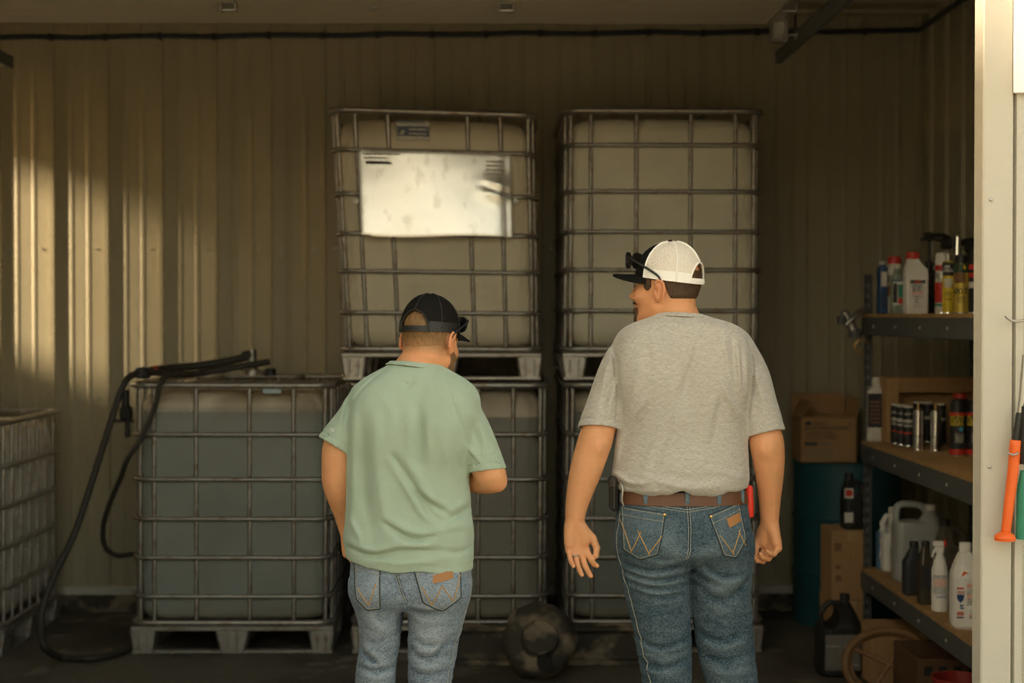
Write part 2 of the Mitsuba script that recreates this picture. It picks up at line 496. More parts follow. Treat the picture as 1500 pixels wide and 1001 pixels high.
# air line along the top of the back wall and round the corner
xs = [-3.2, -2.6] + [XRIB + k * PITCH for k in range(1, 16)]
pts = []
for x in np.linspace(-3.3, XR - 0.06, 24):
    z0 = at(-0 + 722 + x * F / YB, 0, YB)[2]
    yy = 57 - 10 * (x + 2.8) / 5.2
    pts.append((x, YB - 0.040, at(722 + x * F / YB, yy, YB)[2] + 0.004 * math.sin(x * 9)))
zc = pts[-1][2]
pts += [(XR - 0.04, YB - 0.07, zc), (XR - 0.035, YB - 0.3, zc + .005), (XR - 0.035, 8.2, zc + 0.01), (XR - 0.035, 7.0, zc), (XR - 0.035, 5.2, zc)]
al = thing('air_line', 'dark blue pipe run along the top of the back wall', 'pipe')
part(al, 'pipe', tube(spline(pts, 4), 0.014, 10), 'mat_pipe', True)
for k in range(0, 16):
    x = XRIB + k * PITCH + .016
    z = np.interp(x, [p[0] for p in pts[:24]], [p[2] for p in pts[:24]])
    part(al, 'clip', rbox((x - 0.012, YB - 0.056, z - 0.02), (x + 0.012, YB - 0.0245, z + 0.018), 0.004), 'mat_black', False)

# the windbreak out of view behind the camera, added to keep low sky off the back wall
rng = np.random.default_rng(5)
wb = thing('windbreak', 'unseen row of dark evergreen trees behind the viewer, added to block low sky', 'trees', kind='stuff')
ms = []
for k in range(30):
    x = -38 + k * 2.6 + rng.uniform(-.5, .5)
    h = rng.uniform(5.0, 7.0)
    m = lathe([(0, 0), (1.9, 0.3), (2.1, 2), (1.6, h * .45), (0.9, h * .75), (0, h)], 14, (0, 0, 0)).subdivide()
    v = np.array(m.vertices); v *= (1 + 0.35 * (meshkit.fbm(v * 1.3 + k, 3, k) - 0.5))[:, None]
    m.vertices = v + [x, -24 + rng.uniform(-1, 1), -0.1]
    ms.append(m)
mat('mat_addedtree', (0.055, 0.075, 0.03), 0.9)
scene[wb] = mikit.ply(cat_(ms), 'mat_addedtree', False)

# ------------------------------------------------------------------ caged bulk tanks
def loop_path(W, D, r, z, n=5):
    o = rrect(W, D, r, n)
    return np.column_stack([o, np.full(len(o), z)])


def bulk_tank(label, x0, yf, z0, W, D, H, liquid=None, tone=(0.60, 0.56, 0.46), liq=(0.27, 0.28, 0.25), bars=None, fx=None, sx=None, warp=None, group=None,
              stain=0.0, seed=1, pallet_h=0.135, cage=(0.42, 0.41, 0.38), pallet='steel', ghost=0.0, top_bars=True):
    """x0: its left side, yf: its front, z0: what it stands on. fx, sx: where its uprights stand along front and side (0 to 1)."""
    t = thing('bulk_tank', label, 'tank', group)
    c = np.array([x0 + W / 2, yf + D / 2, z0])
    wp = warp or (lambda v: v)

    def add(name, m, material, smooth=30, **k):
        m = m.copy()
        m.vertices = wp(np.array(m.vertices) + c)
        return part(t, name, m, material, smooth, **k)
    zb, zt = pallet_h + 0.02, H - 0.022
    fx = fx or [0.13, 0.335, 0.60, 0.82]
    sx = sx or [0.10, 0.24, 0.40, 0.56, 0.72, 0.88]
    bars = bars or np.linspace(zb + 0.02, zt, 7)[1:-1]
    # inner bottle
    bw, bd, bh = W - 0.075, D - 0.075, zt - 0.03
    b0 = zb + 0.005
    zs = [b0, b0 + 0.012, b0 + 0.04, b0 + 0.09]
    mid = list(np.linspace(b0 + 0.14, bh - 0.16, 22))
    if liquid: mid += [liquid - 0.004, liquid + 0.004]
    zs += sorted(mid) + [bh - 0.11, bh - 0.07, bh - 0.04, bh - 0.018, bh - 0.004, bh]
    rings = []
    for z in zs:
        lo, hi = z - b0, bh - z
        ins = 0.0
        if lo < 0.09: ins = 0.05 * (1 - math.sqrt(max(0, 1 - (1 - lo / 0.09) ** 2)))
        if hi < 0.11: ins = 0.085 * (1 - math.sqrt(max(0, 1 - (1 - hi / 0.11) ** 2)))
        bulge = 0.008 * math.sin(math.pi * np.clip((z - b0) / (bh - b0), 0, 1))
        o = rrect(bw - 2 * ins + 2 * bulge, bd - 2 * ins + 2 * bulge, 0.10, 6)
        o = np.vstack([np.linspace(o[i], o[(i + 1) % len(o)], 9 if np.linalg.norm(o[i] - o[(i + 1) % len(o)]) > 0.2 else 2, endpoint=False) for i in range(len(o))])
        rings.append(np.column_stack([o, np.full(len(o), z)]))
    b = loft(rings)
    v = np.array(b.vertices)
    k = meshkit.fbm(v * 4.0 + seed * 7.3, 4, seed)
    streak = meshkit.fbm(np.column_stack([v[:, :2] * 16, v[:, 2] * 1.3]) + seed * 3, 3, seed + 5)
    col = np.array(tone)[None] * (0.86 + 0.25 * k)[:, None]
    if liquid:
        under = v[:, 2] < liquid
        col[under] = np.array(liq) * (0.85 + 0.3 * k[under])[:, None]
    if stain:
        top = np.clip((v[:, 2] - (bh - 0.16)) / 0.12, 0, 1) * np.clip(streak * 2.4 - 0.6, 0, 1) * stain
        col = col * (1 - top[:, None]) + np.array([0.20, 0.13, 0.06]) * top[:, None]
    dirt = np.clip(streak * 3 - 1.75, 0, 1) * 0.35
    col = col * (1 - dirt[:, None]) + np.array([0.16, 0.13, 0.09]) * dirt[:, None]
    low = np.clip((b0 + 0.08 - v[:, 2]) / 0.06, 0, 1)
    col = col * (1 - 0.5 * low[:, None]) + np.array([0.34, 0.29, 0.2]) * 0.5 * low[:, None]
    b.vertices = wp(v + c)
    kb = part_key(t, 'bottle')
    scene[kb] = mikit.ply(b, 'mat_vcol', True, color=np.clip(col, 0, 1))
    labels[kb] = {'label': 'translucent plastic bottle' + (' filled most of the way' if liquid else '')}
    add('lid', lathe([(0, bh - 0.01), (0.085, bh - 0.01), (0.085, bh + 0.016), (0.078, bh + 0.022), (0, bh + 0.022)], 24), 'mat_black', 30)
    # cage
    fW, fD = W - 0.03, D - 0.03
    for z in bars:
        add('crossbar', tube(loop_path(fW + 0.008, fD + 0.008, 0.09, z), 0.0105, 8, True), 'mat_steel', True)
    add('top_rim', tube(loop_path(fW + 0.012, fD + 0.012, 0.09, zt), 0.0155, 10, True), 'mat_steel', True)
    add('bottom_rim', tube(loop_path(fW + 0.008, fD + 0.008, 0.08, zb), 0.0145, 10, True), 'mat_steel', True)

    def upright(x, y, nx, ny):
        zz = [zb]
        rr = [0.0105]
        for z in list(bars) + [zt]:
            zz += [z - 0.016, z - 0.008]; rr += [0.0105, 0.0055]
            if z < zt - 1e-6: zz += [z + 0.008, z + 0.016]; rr += [0.0055, 0.0105]
        zz, rr = np.array(zz), np.array(rr)
        inset = np.where(rr < 0.008, 0.017, 0.010)
        p = np.column_stack([x - nx * inset, y - ny * inset, zz])
        add('upright', tube(p, rr, 8), 'mat_steel', True)
    for u in fx:
        upright((u - 0.5) * W, -fD / 2, 0, -1)
        upright((u - 0.5) * W, fD / 2, 0, 1)
    for u in sx:
        upright(fW / 2, (u - 0.5) * D, 1, 0)
        upright(-fW / 2, (u - 0.5) * D, -1, 0)
    for a in (-1, 1):
        for e in (-1, 1):
            upright(a * (fW / 2 - 0.026), e * (fD / 2 - 0.026), a * .7, e * .7)
    if top_bars:
        for x in (-0.22 * W, 0.22 * W):
            add('top_bar', tube([(x, -fD / 2, zt), (x, -fD / 2 + 0.03, zt + 0.004), (x, fD / 2 - 0.03, zt + 0.004), (x, fD / 2, zt)], 0.011, 8), 'mat_steel', True)
    # pallet
    pm = 'mat_steel'
    add('deck', rbox((-W / 2 + 0.005, -D / 2 + 0.005, pallet_h - 0.022), (W / 2 - 0.005, D / 2 - 0.005, pallet_h + 0.004), 0.006), pm, False)
    hh = pallet_h - 0.02
    for iy, y in enumerate((-D / 2 + 0.07, 0, D / 2 - 0.07)):
        for ix, x in enumerate((-1, 0, 1)):
            xc = x * (W / 2 - 0.065)
            wt, wb = (0.065, 0.05) if x else (0.085, 0.06)
            rings = []
            for z, w in ((0.012, wb), (hh * 0.5, (wt + wb) / 2), (hh, wt)):
                o = rrect(2 * w, 0.13, 0.012, 2)
                rings.append(np.column_stack([o[:, 0] + xc, o[:, 1] + y, np.full(len(o), z)]))
            foot = loft(rings)
            # pressed channel lines down the foot
            grooves = [rbox((xc - g - 0.006, y - 0.071, 0.02), (xc - g + 0.006, y - 0.060, hh - 0.01), 0.003) for g in (-0.022, 0.022)]
            add('foot', cat_([foot] + grooves), pm, False)
    for x in (-1, 0, 1):
        xc = x * (W / 2 - 0.065)
        add('runner', rbox((xc - 0.05, -D / 2 + 0.01, 0.0), (xc + 0.05, D / 2 - 0.01, 0.014), 0.003), pm, False)
    add('front_rail', rbox((-W / 2 + 0.01, -D / 2 + 0.008, 0.002), (W / 2 - 0.01, -D / 2 + 0.055, 0.02), 0.004), pm, False)
    return t, c, add, zt


YT = 8.08
s_front = F / YT
bz = [(925 - y) / s_front + 0.10 for y in (870, 813, 756, 698, 632)]
H1 = 1.352
xl = at(188, 700, YT)[0]
tankA, cA, addA, ztA = bulk_tank('caged plastic tank at the left with black hoses lying on its top', xl, YT, 0, 1.012, 1.18, H1, liquid=1.20,
                                 bars=bz, stain=0.9, seed=1, fx=[0.12, 0.325, 0.585, 0.80], tone=(0.62, 0.56, 0.43), liq=(0.235, 0.25, 0.225))
addA('data_plate', rbox((0.155, -0.585, H1 - 0.062), (0.245, -0.578, H1 - 0.040), 0.002), mat('mat_paleblue', (0.42, 0.52, 0.56), 0.5), False, label='pale blue tag under the rim')
# the lower tanks of the two stacks
xm = at(512, 700, YT)[0]
bulk_tank('lower tank of the leaning stack, behind the man in the green shirt', xm, YT, 0, 0.99, 1.18, H1, liquid=1.17, bars=bz, seed=2, stain=0.5,
          fx=[0.18, 0.40, 0.64, 0.816], tone=(0.50, 0.44, 0.34), liq=(0.19, 0.185, 0.155))
xr = at(825, 700, YT)[0]
bulk_tank('lower tank of the straight stack, behind the man in the grey shirt', xr, YT, 0, 1.0, 1.18, H1, liquid=1.20, bars=bz, seed=3, stain=0.4,
          fx=[0.145, 0.37, 0.637, 0.858], tone=(0.48, 0.43, 0.33), liq=(0.17, 0.18, 0.16))
# upper right tank
bulk_tank('upper tank of the straight stack, upright and undamaged', xr - 0.01, YT, H1 + 0.002, 1.005, 1.18, H1, bars=[(521 - y) / s_front + 0.155 for y in (465, 405, 349, 290, 222)], seed=4,
          fx=[0.146, 0.37, 0.637, 0.858], tone=(0.66, 0.62, 0.49))


# upper left tank: a cage bent out of true, leaning
def lean(v):
    v = v.copy()
    h = np.clip((v[:, 2] - H1 - 0.1) / 1.25, 0, 1)
    xc = xm + 0.47
    v[:, 0] = xc + (v[:, 0] - xc) * (1 + 0.035 * h) - 0.045 * h - 0.01
    v[:, 1] -= 0.10 * h ** 1.2
    right = np.clip((v[:, 0] - xc) / 0.5, -1, 1)
    v[:, 2] += -0.018 * right * h * np.where(right > 0, 1, 0.6)
    v[:, 2] -= 0.02 * h
    return v


tankU, cU, addU, ztU = bulk_tank('upper tank of the leaning stack, bent cage with a metal placard', xm - 0.035, YT, H1 + 0.002, 1.0, 1.15, H1,
                                 bars=[(528 - y) / s_front + 0.155 for y in (474, 413, 358, 300, 236)], seed=5, fx=[0.135, 0.29, 0.665, 0.82], tone=(0.66, 0.59, 0.45), stain=0.5, warp=lean)


def placard():
    x0, x1, z0, z1 = -0.355, 0.362, 0.715, 1.13
    nx, nz = 48, 30
    X, Z = np.meshgrid(np.linspace(x0, x1, nx), np.linspace(z0, z1, nz))
    u, w = (X - x0) / (x1 - x0), (Z - z0) / (z1 - z0)
    p = np.stack([X * 7, Z * 7, X * 0], -1)
    Y = -0.60 - 0.060 * (1 - w) - 0.004 * (meshkit.fbm(p * 0.6, 2, 3) - 0.5) - 0.016 * np.sin(np.pi * u) * 0.6 - 0.014 * np.exp(-(((u - 0.93) / 0.10) ** 2 + ((w - 0.58) / 0.12) ** 2)) + 0.010 * np.exp(-(((u - 0.99) / 0.05) ** 2)) - 0.006 * np.sin(u * 5) * w
    Y += 0.012 * np.exp(-((w - (0.62 - 0.5 * (u - 0.8))) / 0.03) ** 2) * np.clip((u - 0.78) / 0.1, 0, 1)
    Zr = Z - 0.012 * (1 - w) * np.sin(u * 6) * 0.5 + 0.006 * np.exp(-((u - 0.03) / 0.03) ** 2)
    v = np.stack([X, Y, Zr], -1).reshape(-1, 3)
    i, j = np.meshgrid(np.arange(nz - 1), np.arange(nx - 1), indexing='ij')
    a = i * nx + j
    f = np.vstack([np.stack([a, a + 1, a + nx + 1], -1).reshape(-1, 3), np.stack([a, a + nx + 1, a + nx], -1).reshape(-1, 3)])
    return shell(v, f, 0.0025, np.tile([0, -1.0, 0], (len(v), 1))), (x0, x1, z0, z1)


def plac_fn(p, n, uv):
    k = fbm(p.x * 9, p.z * 9, 0.3, 4)
    w = smoothstep(0.56, 0.72, fbm(p.x * 22, p.z * 14, 3.3, 3))
    return mix(mi.Color3f(0.90, 0.89, 0.86) * (0.90 + 0.14 * k), (0.60, 0.58, 0.53), w * 0.5)


scene['mat_placard'] = {'type': 'twosided', 'bsdf': {'type': 'principled', 'base_color': proc(plac_fn), 'roughness': 0.27, 'metallic': 0.7, 'specular': 0.5}}
pm_, (px0, px1, pz0, pz1) = placard()
plk = addU('placard', pm_, 'mat_placard', True, label='bent blank sheet metal placard')
def on_placard(name, a, b, material, label=None):
    (u0, w0), (u1, w1) = a, b
    m = rbox((px0 + u0 * (px1 - px0), -0.616 - 0.060 * (1 - w0), pz0 + w0 * (pz1 - pz0)), (px0 + u1 * (px1 - px0), -0.596 - 0.060 * (1 - w1), pz0 + w1 * (pz1 - pz0)), 0.0005)
    m.vertices = lean(np.array(m.vertices) + cU)
    part(plk, name, m, material, False, label=label)
mat('mat_fadeink', (0.22, 0.20, 0.17), 0.6)
mat('mat_palelabel', (0.50, 0.47, 0.40), 0.6)
for k in range(3):
    on_placard('printed_line', (0.03 + 0.01 * k, 0.955 - 0.045 * k), (0.20 + 0.08 * (k == 0), 0.970 - 0.045 * k), 'mat_fadeink')
on_placard('printed_line', (0.05, 0.845), (0.22, 0.868), 'mat_ink')
for k in range(4):
    on_placard('printed_line', (0.84, 0.90 - 0.05 * k), (0.96, 0.915 - 0.05 * k), 'mat_palelabel')
for x, z in ((px0 - 0.022, 0.885), (px1 + 0.022, 0.90)):
    c = trimesh.creation.icosphere(2, 0.014); c.apply_scale([1, .6, 1]); c.apply_translation([x, -0.604, z])
    addU('rivet', c, 'mat_white', True)
# blue sticker high on that tank
st = addU('sticker', rbox((-0.17, -0.557, 1.19), (-0.015, -0.548, 1.285), 0.001), 'mat_palelabel', False, label='blue sticker with pale lettering')
def on_sticker(name, lo, hi, material):
    m = rbox((-0.17 + 0.155 * lo[0], -0.5605, 1.19 + 0.095 * lo[1]), (-0.17 + 0.155 * hi[0], -0.552, 1.19 + 0.095 * hi[1]), 0.0004)
    m.vertices = lean(np.array(m.vertices) + cU)
    part(st, name, m, material, False)
mat('mat_navy', (0.03, 0.055, 0.11), 0.5)
on_sticker('blue_field', (0.02, 0.22), (0.98, 0.72), 'mat_navy')
on_sticker('blue_field', (0.02, 0.90), (0.88, 0.98), 'mat_navy')
for lo, hi in (((0.35, 0.52), (0.92, 0.60)), ((0.35, 0.30), (0.92, 0.38)), ((0.06, 0.28), (0.22, 0.36)), ((0.12, 0.40), (0.26, 0.50))):
    m = rbox((-0.17 + 0.155 * lo[0], -0.5625, 1.19 + 0.095 * lo[1]), (-0.17 + 0.155 * hi[0], -0.553, 1.19 + 0.095 * hi[1]), 0.0004)
    m.vertices = lean(np.array(m.vertices) + cU); part(st, 'printed_line', m, 'mat_palelabel', False)
# tank cut by the left edge of the frame
bulk_tank('shorter caged tank cut off by the left edge of the frame', -2.385 - 1.2, 8.0, 0, 1.2, 1.10, 1.17, seed=6, tone=(0.66, 0.62, 0.53), bars=[0.33, 0.53, 0.73, 0.93],
          sx=[0.07, 0.20, 0.34, 0.48, 0.62, 0.76, 0.90], liquid=0.98, liq=(0.52, 0.50, 0.44))

# ------------------------------------------------------------------ hoses and fittings on the left tank
top = H1 + 0.02
h1 = thing('hose', 'long black hose curving from the tank top down to the floor', 'hose')
pts = [at(395, 530, 8.5), at(330, 541, 8.42), at(270, 549, 8.35), at(225, 546, 8.2), at(198, 548, 8.1), at(180, 566, 8.02), at(160, 625, 7.98), at(135, 705, 7.95), at(108, 785, 7.9), at(80, 842, 7.85),
       at(63, 890, 7.8), at(60, 925, 7.75)]
q = at(66, 950, 7.72); q[2] = max(q[2], 0.03)
pts += [q]
for x, y in ((90, 970), (130, 972), (165, 966), (195, 955)):
    Yg = EYE * F / (y - 462)
    p = at(x, y, Yg); p[2] = 0.022
    pts.append(p)
part(h1, 'tube', tube(spline(pts, 8), 0.017, 12), 'mat_rubber', True)
h2 = thing('hose', 'shorter black hose drooping beside the left tank and looping back', 'hose')
pts = [at(300, 546, 8.3), at(262, 550, 8.2), at(238, 556, 8.04), at(226, 600, 8.02), at(205, 645, 8.0), at(186, 675, 8.0), at(177, 700, 8.05), at(160, 740, 8.15), at(151, 775, 8.25), at(155, 803, 8.3), at(172, 814, 8.35), at(196, 812, 8.4)]
part(h2, 'tube', tube(spline(pts, 8), 0.013, 10), 'mat_rubber', True)
h3 = thing('hose', 'thick black hose from the pump pipe across the tank top', 'hose')
pts = [at(362, 523, 8.6), at(330, 530, 8.6), at(290, 536, 8.58), at(245, 540, 8.5), at(222, 543, 8.4), at(205, 548, 8.3)]
part(h3, 'tube', tube(spline(pts, 8), 0.021, 12), 'mat_rubber', True)
part(h3, 'clamp', tube(spline(pts, 8)[30:33], 0.0225, 12), 'mat_red', True, label='red band on the hose')
pu = thing('pump_fitting', 'upright metal pipe fitting on top of the left tank', 'pipe fitting')
pp = at(369, 545, 8.6)
part(pu, 'standpipe', lathe([(0, 0), (0.03, 0), (0.03, 0.02), (0.018, 0.025), (0.018, 0.05), (0.024, 0.052), (0.024, 0.07), (0.016, 0.075), (0.016, 0.115), (0, 0.115)], 16, (pp[0], 8.6, top + 0.01)), 'mat_galv', 40)
part(pu, 'elbow', tube(spline([(pp[0], 8.6, top + 0.09), (pp[0] - 0.02, 8.6, top + 0.10), (pp[0] - 0.05, 8.6, top + 0.095)], 4), 0.02, 10), 'mat_rubber', True)
part(pu, 'lever', rbox((pp[0] + 0.012, 8.585, top + 0.0), (pp[0] + 0.026, 8.6, top + 0.125), 0.003), 'mat_black', False)
part(pu, 'flange', lathe([(0, -.02), (0.055, -.02), (0.055, 0.008), (0, 0.008)], 18, (pp[0], 8.6, top + 0.01)), 'mat_galv', 40)
vb = at(395, 540, 8.7)
solo('tank_cap', lathe([(0, -0.03), (0.035, -0.03), (0.035, 0.0), (0.03, 0.012), (0, 0.012)], 18, (vb[0], 8.7, top + 0.012)), 'mat_black', 'small black vent cap beside the pipe fitting on the tank', 'cap')
cp = at(210, 540, 8.15)
cb = thing('hose_coupling', 'black hose coupling lying at the left corner of the tank top', 'coupling')
part(cb, 'body', cat_([rbox((cp[0] - 0.035, 8.12, top - 0.012), (cp[0] + 0.03, 8.2, top + 0.045), 0.01), cyl((cp[0] - 0.01, 8.1, top + 0.02), (cp[0] - 0.01, 8.22, top + 0.02), 0.027, 14)]), 'mat_black', 30)
vv = at(187, 606, 8.25)
cv = thing('valve', 'small black valve hanging at the upper left side of the hose tank', 'valve')
part(cv, 'body', cat_([rbox(vv - [0.035, 0.03, 0.03], vv + [0.022, 0.03, 0.035], 0.008), cyl(vv + [-.01, 0, .02], vv + [-.01, 0, 0.12], 0.02, 12), cyl(vv + [0, 0, -.12], vv + [0.0, 0, 0], 0.014, 12)]), 'mat_black', 30)
part(cv, 'handle', rbox(vv + [-0.07, -0.01, -0.045], vv + [0.03, 0.01, -0.03], 0.004), 'mat_black', False)
# dirt-caked hub and low dark beam in front of the stacks
hubp = at(790, 955, 7.55)
hb = thing('wheel_hub', 'dirt-caked round hub lying on the floor in front of the stacked tanks', 'wheel hub')
prof = [(0, -0.09), (0.13, -0.09), (0.165, -0.05), (0.175, 0.0), (0.16, 0.05), (0.13, 0.075), (0.09, 0.085), (0.075, 0.12), (0.045, 0.13), (0, 0.13)]
m = lathe(prof, 36)
m = m.subdivide()
v = np.array(m.vertices)
v = v * (1 + 0.22 * (meshkit.fbm(v * 13 + 3, 3, 2) - 0.5))[:, None]
m.vertices = v
m = rot(m, 72, [1, 0, 0])
m.apply_translation([hubp[0], 7.55, 0.17])
part(hb, 'casting', m, 'mat_dirty', 40)
part(hb, 'bore', cyl((hubp[0] + 0.02, 7.38, 0.10), (hubp[0] + 0.02, 7.50, 0.11), 0.035, 16), 'mat_black', 30)
bm = thing('steel_beam', 'low dark dirty steel beam along the floor before the stacks', 'beam')
bx0, bx1 = at(668, 950, 7.8)[0], at(960, 950, 7.8)[0]
part(bm, 'web', rbox((bx0, 7.84, 0.02), (bx1, 7.90, 0.165), 0.006), 'mat_dirty', False)
part(bm, 'flange', rbox((bx0, 7.80, 0.0), (bx1, 7.96, 0.022), 0.005), 'mat_dirty', False)
part(bm, 'flange', rbox((bx0, 7.80, 0.163), (bx1, 7.96, 0.18), 0.005), 'mat_dirty', False)

# ------------------------------------------------------------------ shelving on the right
SXF, SXB = at(1265, 600, 8.0)[0], XR - 0.06          # front edge and back edge
SY0, SY1 = 5.35, 8.0
ZS = [at(1268, 831, 8.0)[2], at(1268, 646, 8.0)[2], at(1268, 460, 8.0)[2]]
sh = thing('shelving_unit', 'tall dark steel shelving unit with particle board shelves along the right wall', 'shelves')
posts = [(SXF, SY1), (SXB, SY1), (SXF, SY0), (SXB, SY0)]
ztop = at(1265, 402, 8.0)[2]
for x, y in posts:
    s = -1 if y == SY0 else 1
    fx_ = 1 if x == SXF else -1
    lipy = y - s * 0.0
    m = cat_([rbox((x, y - 0.004, 0), (x + fx_ * 0.042, y, ztop), 0.001), rbox((x, y - s * 0.042, 0), (x + fx_ * 0.004, y, ztop), 0.001)])
    k = part(sh, 'post', m, 'mat_shelfsteel', False)
    sl = []
    z = 0.06
    while z < ztop - 0.03:
        sl.append(rbox((x + fx_ * 0.015, y - 0.006, z), (x + fx_ * 0.023, y + 0.0015, z + 0.022), 0.001))
        sl.append(rbox((x - fx_ * 0.0015, y - s * 0.023, z), (x + fx_ * 0.005, y - s * 0.015, z + 0.022), 0.001))
        z += 0.05
    part(k, 'slot', cat_(sl), 'mat_galv', False, kind='stuff')
for zi, z in enumerate(ZS):
    hb_ = 0.085
    part(sh, 'beam', cat_([rbox((SXF - 0.012, SY0, z - 0.018 - hb_), (SXF, SY1, z - 0.016), 0.004), rbox((SXF - 0.012, SY0, z - 0.024), (SXF + 0.03, SY1, z - 0.018), 0.001)]), 'mat_shelfsteel', False)
    part(sh, 'beam', rbox((SXB, SY0, z - 0.018 - hb_), (SXB + 0.012, SY1, z - 0.016), 0.004), 'mat_shelfsteel', False)
    for y in (SY0, SY1):
        part(sh, 'cross_beam', rbox((SXF, y - 0.02 if y == SY1 else y, z - 0.018 - hb_), (SXB, y if y == SY1 else y + 0.02, z - 0.018), 0.003), 'mat_shelfsteel', False)
    n = 4
    for k in range(n):
        a, b = SY0 + (SY1 - SY0) * k / n, SY0 + (SY1 - SY0) * (k + 1) / n
        part(sh, 'shelf_board', rbox((SXF - 0.008, a + 0.002, z - 0.018), (SXB + 0.01, b - 0.002, z), 0.002), 'mat_board', False)
    for y in np.arange(SY1 - 0.06, SY0, -0.42):
        for dz in (-0.06,):
            c = trimesh.creation.icosphere(1, 0.009); c.apply_scale([.6, 1, 1]); c.apply_translation([SXF - 0.013, y - 0.2, z + dz])
            part(sh, 'bolt', c, 'mat_galv', True)

# ------------------------------------------------------------------ containers
def spot(x, y, zi):
    """Where a thing stands on shelf zi whose foot shows at pixel (x, y): the point on the shelf plane."""
    z = ZS[zi] if zi is not None else 0.0
    r = DIR * F + RIGHT * (x - 750) - UPV * (y - 500.5)
    t = (z - EYE) / r[2]
    return CAM + r * t


def arc_patch(c, r, z0, z1, a0, a1, thick=0.0012, n=20):
    """A label wrapped on a cylinder: angles in degrees, 0 faces the camera (-y), positive to the right."""
    a = np.radians(np.linspace(a0, a1, n))
    o = []
    for z in (z0, z1):
        o.append(np.column_stack([c[0] + r * np.sin(a), c[1] - r * np.cos(a), np.full(n, c[2] + z)]))
    v = np.vstack(o)
    i = np.arange(n - 1)
    f = np.vstack([np.stack([i, i + 1, i + 1 + n], 1), np.stack([i, i + 1 + n, i + n], 1)])
    nr = np.column_stack([np.tile(np.sin(a), 2), np.tile(-np.cos(a), 2), np.zeros(2 * n)])
    m = shell(v + nr * thick, f, thick * 1.5, nr)
    if m.volume < 0: m.invert()
    return m


def arc_text(txt, h, c, r, z, ang=0.0, bold=True, squeeze=1.0):
    m = meshkit.text_mesh(txt, h, 0.0012, bold)
    v = np.array(m.vertices)
    w = v[:, 0].max()
    a = (v[:, 0] - w / 2) * squeeze / r + math.radians(ang)
    rr = r + v[:, 2]
    m.vertices = np.column_stack([c[0] + rr * np.sin(a), c[1] - rr * np.cos(a), c[2] + z + v[:, 1]])
    return m


def flat_text(txt, h, c, z, dx=0.0, bold=True, squeeze=1.0, yoff=0.0, frame=None):
    m = meshkit.text_mesh(txt, h, 0.0012, bold)
    v = np.array(m.vertices)
    x, y, d = (v[:, 0] - v[:, 0].max() / 2) * squeeze, v[:, 1], v[:, 2]
    m.vertices = np.column_stack([c[0] + dx + x, c[1] - yoff - d, c[2] + z + y]) if frame is None else frame(x + dx, z + y, d)
    return m


def can(label, c, r, h, body, bands=(), cap=None, group=None, top='spray', cap_h=None, cat='spray can', texts=(), name='spray_can'):
    """An aerosol can standing at c. bands: (z0, z1, a0, a1, material); cap: material or None for a bare valve."""
    k = thing(name, label, cat, group)
    hb = h * (0.80 if cap else 0.88)
    part(k, 'body', lathe([(0, 0.003), (r * 0.9, 0), (r, 0.004), (r, 0.008), (r * 0.975, 0.011), (r * 0.975, hb * 0.94), (r, hb * 0.95), (r, hb * 0.965), (r * 0.95, hb * 0.975), (r * 0.62, hb), (0, hb)], 24, c), body, 40)
    part(k, 'rim', lathe([(0, 0), (r * 1.02, 0.0), (r * 1.02, 0.006), (r * .97, 0.008), (0, 0.008)], 24, c), 'mat_chrome', 40)
    for b in bands:
        part(k, 'label_band', arc_patch(c, r * 0.98, b[0] * hb, b[1] * hb, b[2], b[3]), b[4], True)
    for t in texts:
        part(k, 'lettering', arc_text(t[0], t[1], c, r * 0.98 + 0.002, t[2] * hb, t[3], True, t[5] if len(t) > 5 else 1.0), t[4], False)
    if cap:
        ch = cap_h or (h - hb * 0.95)
        z0 = hb * 0.955
        part(k, 'cap', lathe([(0, z0), (r * 0.93, z0), (r * 0.95, z0 + ch * .1), (r * 0.90, z0 + ch * 0.92), (r * 0.85, z0 + ch), (0, z0 + ch)], 24, c), cap, 40)
    else:
        part(k, 'valve', lathe([(0, hb - .002), (r * 0.36, hb - .002), (r * 0.36, hb + 0.006), (r * 0.16, hb + 0.008), (r * 0.16, hb + 0.016), (r * 0.22, hb + 0.017), (r * 0.22, h), (0, h)], 14, c), 'mat_brass' if top == 'brass' else 'mat_chrome', 40)
    return k


